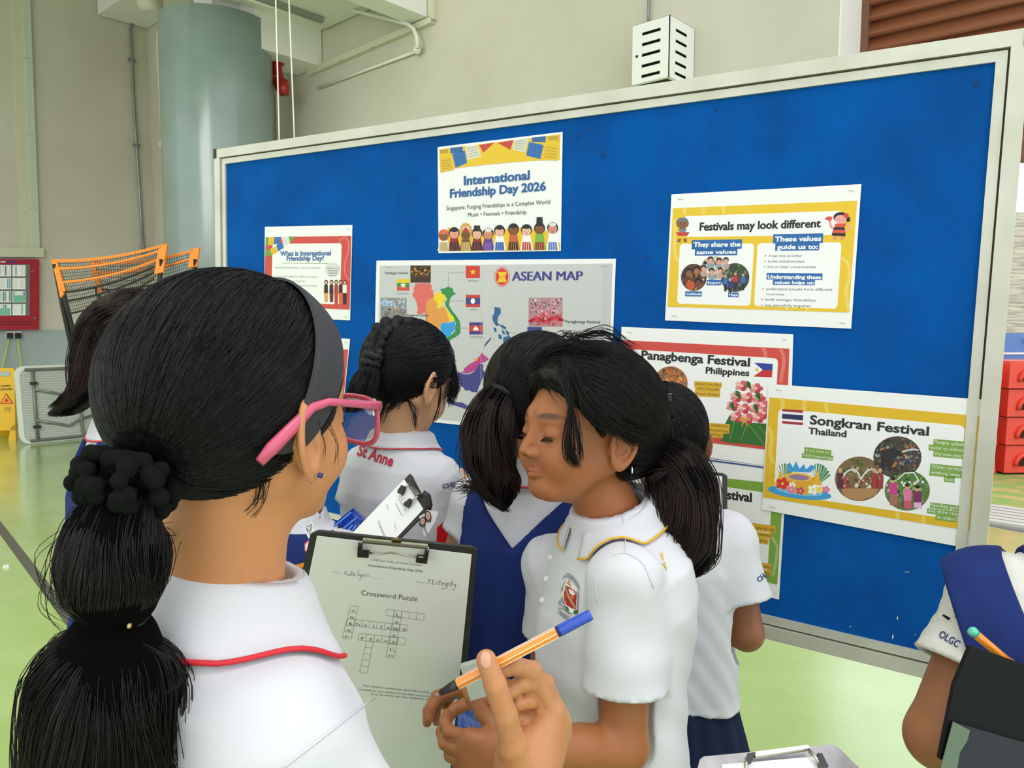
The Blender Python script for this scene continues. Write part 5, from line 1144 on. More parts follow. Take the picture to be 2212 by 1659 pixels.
    def shoes(s, ms, mk):
        for x in (-.062, .062):
            hip = s.L(x + s.lean[0] * .5, s.lean[1] * .5, -.46); a = np.array([hip[0], hip[1], 0]); fwd = s.R @ np.array([0, 1.0, 0])
            f = lambda p: smax(smin(sd_cap(p, a + Z * .035 - fwd * .02, a + Z * .028 + fwd * .13, .036, .033), sd_cap(p, a + Z * .05, a + Z * .075, .036, .036), .02), .004 - p[:, 2], .004)
            V, Q = nets(f, a - np.array([.22, .22, 0]), a + np.array([.22, .22, .13]), .008); qmesh('shoe', V, Q, ms, s.t)
            MB().tube([a + Z * .07, a + Z * .12, a + Z * .19], [.034, .036, .040], 14).build('sock', mk, s.t)
# ---- hair helpers
def comb(f, starts, tie, steps=15, length=.16, lift=.0008, conv=.012, jit=.25, seed=1):
    "strands that lie on the hull f and run towards the tie"
    r = np.random.RandomState(seed); p = starts.copy(); n = len(p); out = []; lf = lift + r.uniform(0, .0022, n); ln = r.uniform(.55, 1.1, n) * length; jd = r.normal(size=(n, 3)) * jit * .3
    for k in range(steps):
        g = grad(f, p, .001); g /= np.linalg.norm(g, axis=1)[:, None] + 1e-9; p = p - g * (f(p) - lf)[:, None]; out.append(p.copy())
        d = tie - p; dist = np.linalg.norm(d, axis=1); d = d / (dist[:, None] + 1e-9) + jd * np.clip(dist / .1, 0, 1)[:, None]; d -= g * np.sum(d * g, 1)[:, None] * .95; d /= np.linalg.norm(d, axis=1)[:, None] + 1e-9
        p = p + d * np.minimum(ln / steps, np.maximum(dist - conv, 0) * .35)[:, None]
    return np.array(out).transpose(1, 0, 2)
def tail(pts, rad, n, k=22, seed=2, spread=.35, core=.75, flat=1.0, wave=.004, ends=.12):
    "ponytail strands around an axis"
    r = np.random.RandomState(seed); pts = np.asarray(pts, float); m_ = len(pts); u = np.linspace(0, 1, m_); tt = np.linspace(0, 1, k)
    ax = np.stack([np.interp(tt, u, pts[:, i]) for i in range(3)], 1)
    for _ in range(3): ax[1:-1] = (ax[:-2] + 2 * ax[1:-1] + ax[2:]) / 4
    R_ = np.interp(tt, u, rad); T = np.gradient(ax, axis=0); T /= np.linalg.norm(T, axis=1)[:, None]; a = np.cross(T, FWD * .9 + RGT * .1); a /= np.linalg.norm(a, axis=1)[:, None]; b = np.cross(T, a)
    an = r.uniform(0, 6.283, n); q = core + (1 - core) * np.sqrt(r.uniform(0, 1, n)) + r.normal(0, .02, n); q = np.where(r.uniform(size=n) < .12, q * r.uniform(.95, 1 + spread, n), q)
    st = r.uniform(0, .25, n) * (r.uniform(size=n) < .35); en = 1 - r.uniform(0, ends, n)
    S = np.zeros((n, k, 3)); tw = r.normal(0, .25, n)
    for i in range(k):
        t = st + (en - st) * tt[i]; idx = t * (k - 1); i0 = np.clip(idx.astype(int), 0, k - 2); fr = idx - i0
        L_ = lambda A: (A[i0] * (1 - fr)[:, None] + A[i0 + 1] * fr[:, None]) if A.ndim == 2 else A[i0] * (1 - fr) + A[i0 + 1] * fr
        c, rr_ = L_(ax), L_(R_); ang = an + tw * t
        S[:, i] = c + (L_(a) * (np.cos(ang) * q * rr_)[:, None] * flat + L_(b) * (np.sin(ang) * q * rr_)[:, None]) + wave * t[:, None] * np.stack([np.sin(t * 9 + an * 3), np.sin(t * 7 + an * 5), np.sin(t * 8 + an * 2)], 1)
    return S
def tail_core(pts, rad, name, m, parent, h=.005, flat=1.0, sc_=.93):
    pts = np.asarray(pts, float)
    f = lambda p: functools_min(p, pts, np.asarray(rad) * sc_)
    V, Q = nets(f, pts.min(0) - max(rad) - .01, pts.max(0) + max(rad) + .01, h); return qmesh(name, V, Q, m, parent)
def functools_min(p, pts, rad):
    d = None
    for a, b, ra, rb in zip(pts[:-1], pts[1:], rad[:-1], rad[1:]):
        e = sd_cap(p, a, b, ra, rb); d = e if d is None else smin(d, e, .006)
    return d
def pxs(lst): return np.array([P(*q) for q in lst])
def wisps(lst, n, spread, seed=0, k=14):
    "n loose strands following a guide polyline"
    r = np.random.RandomState(seed); g = np.asarray(lst, float); u = np.linspace(0, 1, len(g)); t = np.linspace(0, 1, k)
    ax = np.stack([np.interp(t, u, g[:, i]) for i in range(3)], 1)
    for _ in range(2): ax[1:-1] = (ax[:-2] + 2 * ax[1:-1] + ax[2:]) / 4
    S = np.repeat(ax[None], n, 0); o = r.normal(size=(n, 3)) * spread; o2 = r.normal(size=(n, 3)) * spread
    return S + o[:, None] * (.3 + .7 * t)[None, :, None] + o2[:, None] * np.sin(t * 5 + r.uniform(0, 6))[None, :, None] * .7
# ---------------------------------------------------------------- the people
M_shirt = mat('white_shirt', '#cfcfd3', .8, spec=.2, bump=(900, .12), sheen=.05)
M_shirtc = mat('cream_white_shirt', '#d6d3cb', .8, spec=.2, bump=(900, .12))
M_navy = mat('navy_pinafore', '#1d2f6c', .8, spec=.2, mix=('#1a2a62', 20, .4, .7), bump=(700, .12))
M_navy2 = mat('navy_shorts', '#18223c', .85, spec=.15, bump=(700, .12))
M_pr = mat('red_piping', '#d3202f', .6); M_py = mat('yellow_piping', '#dfae22', .6)
M_shoe = mat('white_shoe', '#dddddd', .5); M_sock = mat('white_sock', '#e4e4e4', .8)
M_tie = mat('black_elastic', '#15151a', .8)
def solve_surface(f, p, lift):
    for _ in range(8):
        g = grad(f, p, .001); g /= np.linalg.norm(g, axis=1)[:, None] + 1e-9; p = p - g * (f(p) - lift)[:, None]
    return p
def hair(g, m, tie_px=None, tie=None, n=2200, th=.012, cut=.014, bulge=None, seed=1, r=.00055, length=.15, h=.004, jit=.25, low_=.062, earhole=False):
    hd = g.h; f = lambda p: sd_hairhull(hd.loc(p), th, cut, bulge, low_, earhole) * hd.s; g.fh = f
    V, Q = nets(f, hd.c - .16 * hd.s, hd.c + .165 * hd.s, h); o = qmesh('hair', V, Q, m, g.t)
    rr = np.random.RandomState(seed); st = V[rr.choice(len(V), n)] + rr.normal(0, .003, (n, 3))
    q = hd.loc(st); st = st[(.75 * q[:, 1] - .66 * q[:, 2] - cut < .004)]
    S = comb(f, st, tie, length=length * hd.s, seed=seed, jit=jit); strands('strands', S, r, m, o); g.ho = o; return o
def pony(g, pts, rad, m, n, seed, r=.0005, name='ponytail', **kw):
    o = tail_core(pts, rad, name, M_core, g.t, h=max(.004, min(rad) * .25)); S = tail(pts, np.array(rad), n, seed=seed, **kw); strands('strands', S, r, m, o); return o
def ringtie(name, c, ax, R_, r_, m, parent, n=28, wav=0.0, flat=1.0):
    ax = unit(ax); a = unit(np.cross(ax, FWD + .1)); b = np.cross(ax, a); th = np.linspace(0, 2 * math.pi, n + 1)
    return MB().tube([c + a * math.cos(t) * R_ * (1 + wav * math.sin(t * 9)) + b * math.sin(t) * R_ * flat + ax * wav * R_ * math.sin(t * 7) for t in th], r_, 8, cap=False).build(name, m, parent)
def make_hand(wr, d, pn, th, size=1.0, curl=.9, tcurl=.5, spread=.0):
    "wrist, pointing direction, palm normal, thumb side; curled fingers"
    d, pn, th = unit(d), unit(pn), unit(th); wr = np.array(wr, float); F_ = []
    base = [wr + d * .028 * size + th * .022 * size + pn * .006]
    b = base[0]; td = unit(th * .75 + d * .75 + pn * .35); ch = [b]
    for L_, c in ((.030, 0), (.026, tcurl * .6), (.020, tcurl)):
        td = unit(td * math.cos(c) + unit(pn - th * .4) * math.sin(c)); ch.append(ch[-1] + td * L_ * size)
    F_.append(ch)
    for k, (off, Ls) in enumerate(((.026, (.033, .020, .016)), (.009, (.037, .023, .017)), (-.008, (.034, .021, .016)), (-.023, (.027, .016, .014)))):
        b = wr + (d * (.070 - .004 * abs(k - 1)) + th * off) * size; c = 0; ch = [b]
        for j, L_ in enumerate(Ls):
            c += curl * (.75, .85, .6)[j] * (1 + .08 * k); ch.append(ch[-1] + (d * math.cos(c) + pn * math.sin(c)) * L_ * size)
        F_.append(ch)
    return {'wrist': wr, 'fingers': F_, 'r': [.0108 * size, .0088 * size, .0088 * size, .0084 * size, .0074 * size], 'res': .0024}
def pinafore(g, vback=.15, vw=.055, skirt=True, top_grow=.021, lower_to=.78, m=None, h=.006):
    m = m or M_navy
    def f(p):
        q = (p - g.N) @ g.R / g.s; t = -q[:, 2]; d = g.sd_shirt_t(p, grow=top_grow, hem=.42, amp=.004)
        x = np.abs(q[:, 0]); d = np.maximum(d, (vw * (1 - t / vback) - x) * .8)
        d = np.maximum(d, -(np.sqrt((x - .150) ** 2 + np.clip(np.abs(q[:, 2] + .09) - .055, 0, 1) ** 2) - .045)); return np.maximum(d, (.012 - t)) * 1.0
    lo = g.N - np.array([.24, .24, .46]); hi = g.N + np.array([.24, .24, .03]); V, Q = nets(f, lo, hi, h); o = qmesh('pinafore', V, Q, m, g.t); g.fp = f
    g.lower(m, 'skirt', .34, lower_to, .075, 18, name='pleated_skirt', grow=.022); return o
def batch_print(g, d, draw, name='emblem', f=None):
    pr_ = Print(lambda x, y, l=0: P(x, y, d - l), -FWD, 0); draw(pr_)
    for nm, mb in pr_.m.items():
        V = np.vstack(mb.v); l = d - (V - CAM) @ FWD; mb.v = [g.cast(V, f or g.fs, .0010 + l * 1.2)]; mb.build(nm, mat('embroidery', '#ffffff', .7, attr=True), g.t)
HEX_A, HEX_E, HEX_C, HEX_F, HEX_G, HEX_D = '#c58659', '#9f623a', '#c99873', '#8f5a3c', '#9c6440', '#b98660'
# ======== A: person with the headband, nearest
RA_ = rotm(-29, 1, 2); hA = head_at(652, 950, .62, RA_, .95, 1)
A_ = Girl('person nearest the camera in white polo with red collar piping, headband, pink glasses', hA, P(482, 1292, .645), -40, HEX_A, 1.0, pitch=-14, roll=4)
D0 = .70
def hp(x, y, d): return P(x, y, d)
handA = {'wrist': hp(1140, 1650, .725), 'wr': .026, 'res': .0015, 'r': [.0118, .0098, .0098, .0092, .0082], 'fingers': [
    [hp(1108, 1610, .700), hp(1092, 1545, .690), hp(1070, 1480, .684), hp(1050, 1425, .684)],
    [hp(1192, 1535, .735), hp(1150, 1449, .725), hp(1112, 1438, .712), hp(1078, 1450, .709)],
    [hp(1205, 1555, .745), hp(1176, 1476, .737), hp(1128, 1476, .722), hp(1100, 1495, .716)],
    [hp(1207, 1580, .752), hp(1190, 1512, .748), hp(1146, 1512, .730), hp(1118, 1520, .722)],
    [hp(1198, 1605, .756), hp(1180, 1556, .752), hp(1142, 1550, .738), hp(1120, 1552, .730)]]}
A_.arm(1, P(905, 2120, .60), P(1125, 1700, .722), handA, r=(.040, .034, .024))
A_.arm(-1, P(360, 1960, .86), P(640, 1780, 1.12), make_hand(P(640, 1770, 1.12), RGT + UPV * .5, -FWD * .2 - RGT * .3 + UPV, -FWD, 1.0, .5))
A_.arms_sl = ((.62, .058, .066), (.56, .054, .060))
A_.body(.0022, .006, nails=[(hp(1046, 1432, .6725), .0068)])
fn = MB(); nc = P(1049, 1426, .6738)
for k in range(5):
    rr_ = 1 - k * .22; fn.v.append(np.array([nc + RGT * (math.cos(a) * .0046 * rr_ - math.sin(a) * .0008) + UPV * (math.sin(a) * .0074 * rr_ + math.cos(a) * .0006) - FWD * (.0011 * (1 - rr_ * rr_) - .0006) for a in np.linspace(0, 6.283, 18, endpoint=False)])); fn.n += 18; fn.c.append(np.ones((18, 4)))
fn.f = [(k * 18 + j, k * 18 + (j + 1) % 18, (k + 1) * 18 + (j + 1) % 18, (k + 1) * 18 + j) for k in range(4) for j in range(18)] + [tuple(72 + j for j in range(18))]; fn.sm = [True] * len(fn.f)
fn.build('fingernail', mat('nail', '#dba58c', .22, spec=.6), A_.t)
A_.shirt(M_shirt, .004, grow=.014, amp=.008)
M_seam = mat('seam_white', '#d2d1d4', .8)
A_.seam([(610, 1659), (700, 1590), (790, 1520), (872, 1478)], .58, M_seam)
A_.collar(M_shirt, M_pr, fall=.060, gap=24, rise=.030, rx=.062, ry=.060, pr=.0021)
tieA = P(296, 1040, .530)
hair(A_, M_hair, tie=tieA, n=9000, th=.0115, cut=.014, seed=3, r=.00032, length=.15, h=.003, jit=.18, low_=.076)
# hair gathers, second look
gg = [P(310, 1020, .545), P(268, 1085, .520), P(247, 1150, .515), P(246, 1220, .515), P(248, 1275, .517), P(249, 1315, .52), P(250, 1345, .52)]
pony(A_, gg, [.020, .021, .030, .034, .031, .019, .012], M_hairb, 3000, 5, r=.00032, spread=.10, ends=.04, core=.85)
g2 = [P(250, 1335, .52), P(249, 1362, .52), P(242, 1400, .522), P(232, 1470, .526), P(230, 1560, .53), P(230, 1680, .54), P(232, 1850, .55), P(235, 2000, .56)]
pony(A_, g2, [.012, .014, .033, .044, .048, .050, .046, .02], M_hairb, 5000, 6, r=.00032, spread=.2, ends=.3, wave=.007, core=.85)
# scrunchie of bobbly chenille
rs = np.random.RandomState(4); sc_c = P(272, 1044, .520); sax = unit(P(245, 1150, .556) - P(300, 1000, .57)); s_a = unit(np.cross(sax, FWD)); s_b = np.cross(sax, s_a); bl = []
for k in range(110):
    a = k / 110 * 2 * math.pi * 7 + rs.uniform(0, .5); tb_ = rs.uniform(0, 6.28); rr_ = .0215 + .010 * math.cos(tb_); bl.append((sc_c + (s_a * math.cos(a) + s_b * math.sin(a)) * rr_ + sax * .015 * math.sin(tb_), rs.uniform(.0052, .0068)))
def f_scr(p):
    d = None
    for c, r in bl:
        e = np.linalg.norm(p - c, axis=1) - r; d = e if d is None else smin(d, e, .0008)
    return d + .0005 * np.sin(p[:, 0] * 2600) * np.sin(p[:, 1] * 2600) * np.sin(p[:, 2] * 2600)
V, Q = nets(f_scr, sc_c - .04, sc_c + .04, .0013, 0); qmesh('scrunchie', V, Q, mat('black_chenille', '#161816', .95, spec=.1, bump=(1500, .6)), A_.t)
for k in range(4): ringtie('hair_tie', P(250, 1326 + k * 9, .52), P(250, 1350, .52) - P(254, 1320, .52), .0165, .0046, mat('navy_elastic', '#141624', .8, bump=(1200, .4)), A_.t, wav=.03)
MB().tube([P(277, 1352, .498), P(282, 1352, .498)], .0018, 10).build('bead', mat('gold_bead', '#c9b27a', .3, metal=.6), A_.t)
loose = []
for lst, n_, sp, sd in (([(190, 1130, .52), (110, 1200, .52), (100, 1290, .52), (180, 1330, .52)], 14, .006, 1), ([(200, 1380, .52), (110, 1420, .52), (80, 1520, .52), (75, 1659, .53), (80, 1760, .53)], 40, .0045, 2), ([(310, 1390, .50), (385, 1430, .50), (392, 1480, .50), (350, 1500, .50)], 6, .0008, 3),
                        ([(360, 1250, .60), (420, 1170, .61), (490, 1090, .60), (560, 1010, .585), (590, 960, .575)], 60, .004, 4), ([(560, 960, .575), (572, 1010, .572), (560, 1080, .58), (500, 1130, .59)], 26, .003, 5), ([(690, 905, .575), (704, 960, .575), (700, 1000, .575)], 2, .001, 6),
                        ([(705, 905, .60), (728, 960, .60), (722, 1010, .598)], 3, .002, 7), ([(330, 1150, .575), (420, 1180, .59), (455, 1230, .60)], 14, .008, 8)):
    loose.append(wisps(pxs(lst), n_, sp, sd, 16))
strands('loose_hairs', np.vstack(loose), .00026, M_hair, A_.t)
# headband
def band(g, rows, m, name, lift=.004, thick=.0022):
    G = np.array([[g.h.w(p) for p in row] for row in rows]); nr, n, _ = G.shape; Gp = solve_surface(g.fh2, G.reshape(-1, 3), lift); g_ = grad(g.fh2, Gp, .001); g_ /= np.linalg.norm(g_, axis=1)[:, None]
    A = Gp; Bq = Gp + g_ * thick; N0 = len(A); i, j = np.meshgrid(np.arange(nr - 1), np.arange(n - 1), indexing='ij'); b = i * n + j; q = np.stack([b, b + 1, b + n + 1, b + n], -1).reshape(-1, 4)
    e = [(r_ * n + j_, r_ * n + j_ + 1, N0 + r_ * n + j_ + 1, N0 + r_ * n + j_) for r_ in (0, nr - 1) for j_ in range(n - 1)]
    return qmesh(name, np.vstack([A, Bq]), np.vstack([q, q + N0, np.array(e)]), m, g.t)
A_.fh2 = lambda p: sd_ell(A_.h.loc(p), (0, -.014, .030), (.0845, .1045, .0945)) * A_.h.s
rows = []
for wv in np.linspace(-1, 1, 9):
    row = []
    for ph in np.linspace(-112, 112, 60):
        a = math.radians(ph); fr = abs(ph) / 112; wd = .031 * (1 - fr ** 3 * .6)
        y = .060 - .085 * fr ** 1.7 + wv * wd * (.55 + .45 * fr); zz = math.cos(a) * .11 + .014 - wv * wd * (1 - fr) * .35
        row.append((math.sin(a) * .085, y, zz + .012 * fr))
    rows.append(row)
band(A_, rows, mat('charcoal_headband', '#3c3c40', .75, spec=.2, bump=(900, .15)), 'headband')
# front hair beyond the band
fr = []
rs = np.random.RandomState(8)
for k in range(260):
    ph = rs.uniform(-1.2, 1.75); z0 = .085 * math.cos(ph) + .012; x0 = math.sin(ph) * .072
    p0 = np.array([x0, .084 + rs.normal(0, .003) - .03 * max(0, abs(ph) - .6), z0]); p1 = p0 + np.array([x0 * .1, -.045, .015 - .02 * max(0, ph)]); fr.append([A_.h.w(p0 * (1 - t) + p1 * t) for t in np.linspace(0, 1, 8)])
fr = np.array(fr); sh_ = fr.shape; ff = solve_surface(lambda p: sd_ell(A_.h.loc(p), (0, -.012, .030), (.080, .100, .090)), fr.reshape(-1, 3), .001).reshape(sh_); strands('front_hair', ff, .0006, M_hair, A_.t)
# pink glasses
M_pink = mat('pink_acetate', '#cf5570', .18, spec=.6, trans=.25, ior=1.4); M_pink2 = mat('pink_temple', '#c8506f', .25, spec=.6)
t = thing('glasses', 'pink framed glasses worn by the person with the headband', 'glasses', A_.h.w((0, .09, 0)))
def gw(l): return [A_.h.w(q) for q in l]
for s_ in (1, -1):
    pts = []
    for k in range(29):
        a = 2 * math.pi * k / 28; cx, cz, ex = .037, -.010, .6
        x = cx + .029 * np.sign(math.cos(a)) * abs(math.cos(a)) ** ex; z = cz + .022 * np.sign(math.sin(a)) * abs(math.sin(a)) ** ex; pts.append((s_ * x, .1045 - .16 * (x - .03) - .0 * z, z))
    MB().tube(gw(pts), .0024, 8, cap=False).build('lens_rim', M_pink, t)
    MB().slab(gw(pts[:-1]), A_.h.R @ np.array([0, 1, 0]), .0012).build('lens', mat('lens_glass', '#ffffff', .02, trans=1, ior=1.08, alpha=.35), t)
    tp_ = gw([(s_ * .066, .098, .006), (s_ * .074, .090, .008), (s_ * .083, .06, .013), (s_ * .089, .03, .018), (s_ * .0925, .005, .022), (s_ * .0905, -.012, .019), (s_ * .0885, -.030, .006), (s_ * .085, -.048, -.008), (s_ * .083, -.058, -.017)])
    upg = A_.h.R @ np.array([0, 0, 1.0])
    m = MB(); P_ = np.array(tp_); w_ = [.0036, .0034, .0026, .0024, .0024, .0030, .0040, .0044, .0036]
    m.tube(P_, [.0034, .0032, .0026, .0024, .0025, .0031, .0040, .0043, .0030], 10, up=np.array([0, 0, 1.0]), flat=1.25); m.build('temple', M_pink2, t)
MB().tube(gw([(-.010, .107, .000), (0, .109, .004), (.010, .107, .000)]), .0024, 8).build('bridge', M_pink, t)
ec = A_.h.w((.0905, -.004, -.036)); MB().tube([ec, ec + A_.h.R @ np.array([.002, 0, 0])], .0022, 10).build('ear_stud', mat('blue_stud', '#25307a', .2), A_.t)
A_.lower(M_navy2, 'skirt', .40, .80, .05, 14)
MB().tube([A_.h.w((.0685, .052, -.060)), A_.h.w((.0686, .052, -.0601))], .0, 6) if False else None
A_.shoes(M_shoe, M_sock)
# the pen
t = thing('pen', 'orange fineliner with white stripes and blue end held by the nearest person', 'pen', P(1105, 1415, .70))
pa, pb = P(935, 1505, .700), P(1277, 1327, .700)
def pl(f): return pa + (pb - pa) * f
pd = unit(pb - pa); pu = unit(np.cross(pd, FWD))
def hexrod(a, b, r, m_, name, seg=6):
    mb = MB(); th = np.linspace(0, 2 * math.pi, seg, endpoint=False) + .5; c_ = np.cross(pd, pu); V = [q + r * (math.cos(x) * pu + math.sin(x) * c_) for q in (a, b) for x in th]
    mb.add(V, [(i, (i + 1) % seg, seg + (i + 1) % seg, seg + i) for i in range(seg)] + [tuple(range(seg)), tuple(range(seg, 2 * seg))]); return mb.build(name, m_, t)
M_pen = mat('orange_lacquer', '#ee8f1c', .25, coat=.5); rp = .0049
hexrod(pl(.155), pl(.785), rp, M_pen, 'barrel')
c_ = np.cross(pd, pu)
for x in np.arange(6) * math.pi / 3 + .5:
    o_ = (math.cos(x) * pu + math.sin(x) * c_) * (rp + .0001); MB().tube([pl(.157) + o_, pl(.783) + o_], .00035, 6).build('white_stripe', mat('white_ink', '#f6f2e6', .4), t)
MB().tube([pl(.155), pl(.11), pl(.06), pl(.045), pl(.04)], [.0046, .0042, .0030, .0026, .0012], 14).build('grip_cone', mat('black_grip', '#1d1c20', .35), t)
MB().tube([pl(.045), pl(.005), pl(0)], [.0010, .0007, .0003], 8).build('tip', mat('steel', '#8f8f8c', .3, metal=1), t)
MB().tube([pl(.785), pl(.80)], .0050, 12).build('ring', mat('dark_blue', '#101c50', .3), t)
MB().tube([pl(.80), pl(.81), pl(.985), pl(1.0)], [.0056, .0058, .0054, .0048], 8).build('cap', mat('blue_cap', '#1d44b4', .2, coat=.4), t)
for k, s_ in enumerate(('fine 0,4', 'no. 88')): pass
# ======== E: person in profile with yellow collar piping
RE = rotm(119, 6, 2); hE = head_at(1343, 962, 1.10, RE, .98, -1)
E_ = Girl('person seen in profile looking down, white polo with yellow collar piping and crest', hE, P(1328, 1122, 1.115), 116, HEX_E, .90, pitch=-17)
E_.arm(-1, P(1348, 1612, .985), P(1130, 1622, .935), make_hand(P(1125, 1622, .935), -RGT - UPV * .15, UPV * .3 + FWD, UPV, .95, .75), sh=P(1352, 1262, 1.0))
hEr = make_hand(P(1090, 1512, 1.06), -RGT + UPV * .30, -UPV * .5 - FWD * .2 - RGT * .2, -FWD + UPV * .4, .9, .8)
E_.arm(1, P(1185, 1500, 1.24), P(1095, 1512, 1.06), hEr, sh=P(1192, 1225, 1.215))
E_.arms_sl = ((.66, .052, .060), (.50, .050, .054))
E_.body(.0020, .006)
E_.shirt(M_shirt, .0045, grow=.018, hem=.47, amp=.009)
E_.seam([(1345, 1112), (1350, 1150), (1352, 1190)], 1.02, M_seam); E_.seam([(1290, 1300), (1285, 1240), (1318, 1200), (1352, 1192), (1390, 1215), (1412, 1270)], 1.02, M_seam)
E_.collar(M_shirt, M_py, fall=.040, gap=16, rise=.036, rx=.066, ry=.064, tilt=.02, fx=.0, pr=.0016)
tieE = P(1428, 978, 1.13)
hair(E_, M_hairb, tie=tieE, n=6000, th=.024, cut=.012, seed=5, r=.0004, length=.16, h=.0035, jit=.35, earhole=True, bulge=[((0, -.09, -.01), (.055, .045, .05))])
pE = pxs([(1415, 975, 1.14), (1450, 1000, 1.12), (1478, 1060, 1.10), (1482, 1130, 1.09), (1480, 1190, 1.09), (1470, 1228, 1.09), (1462, 1245, 1.09)])
pony(E_, pE, [.020, .038, .046, .044, .038, .026, .010], M_hairbr, 2600, 9, r=.0006, spread=.25, ends=.15, wave=.009)
ringtie('hair_tie', P(1424, 984, 1.13), P(1450, 1000, 1.12) - P(1400, 965, 1.14), .021, .004, M_tie, E_.t, wav=.03)
MB().tube([P(1364, 1016, 1.035), P(1366, 1016, 1.035)], .0045, 12).build('bobble', mat('clear_bead', '#dfe6ee', .05, spec=.9), E_.t)
loose = []
for lst, n_, sp, sd in (([(1222, 775, 1.015), (1236, 850, 1.005), (1230, 930, 1.005), (1230, 980, 1.01), (1248, 1008, 1.015)], 90, .0032, 11), ([(1200, 790, 1.02), (1228, 860, 1.005), (1250, 940, 1.003), (1256, 1000, 1.008)], 22, .002, 12), ([(1235, 800, 1.0), (1275, 880, .998), (1330, 925, 1.0), (1395, 950, 1.04)], 200, .006, 13),
                        ([(1150, 800, 1.08), (1180, 760, 1.07), (1240, 745, 1.05), (1300, 760, 1.04)], 120, .006, 14), ([(1150, 828, 1.07), (1170, 815, 1.06), (1200, 800, 1.05)], 40, .004, 15), ([(1270, 745, 1.1), (1230, 722, 1.1), (1210, 735, 1.1)], 30, .006, 16), ([(1240, 728, 1.1), (1310, 718, 1.1), (1370, 760, 1.1)], 40, .005, 17),
                        ([(1380, 1010, 1.06), (1355, 1030, 1.04), (1375, 1050, 1.05)], 20, .004, 18), ([(1490, 1000, 1.1), (1440, 1020, 1.07), (1400, 1035, 1.06)], 22, .004, 19)):
    loose.append(wisps(pxs(lst), n_, sp, sd, 14))
strands('loose_hairs', np.vstack(loose), .0005, M_hairb, E_.t)
# fringe swept from the parting
fr = []; rs = np.random.RandomState(18)
for k in range(900):
    x0 = rs.uniform(-.075, .06); p0 = np.array([x0 * .55, .062, .095]); ang = x0 / .075
    p1 = np.array([x0 * 1.0, .075 - .03 * abs(ang), .068 - .025 * abs(ang)]); p2 = np.array([x0 * 1.15, .03 - .05 * abs(ang), .05 - .035 * abs(ang) + rs.normal(0, .006)])
    fr.append([E_.h.w((1 - t) ** 2 * p0 + 2 * t * (1 - t) * p1 + t * t * p2) for t in np.linspace(0, 1, 12)])
fr = np.array(fr); ff = solve_surface(lambda p: sd_ell(E_.h.loc(p), (0, -.014, .030), (.084, .104, .098)), fr.reshape(-1, 3), .0015).reshape(fr.shape); strands('fringe', ff, .0007, M_hairb, E_.t)
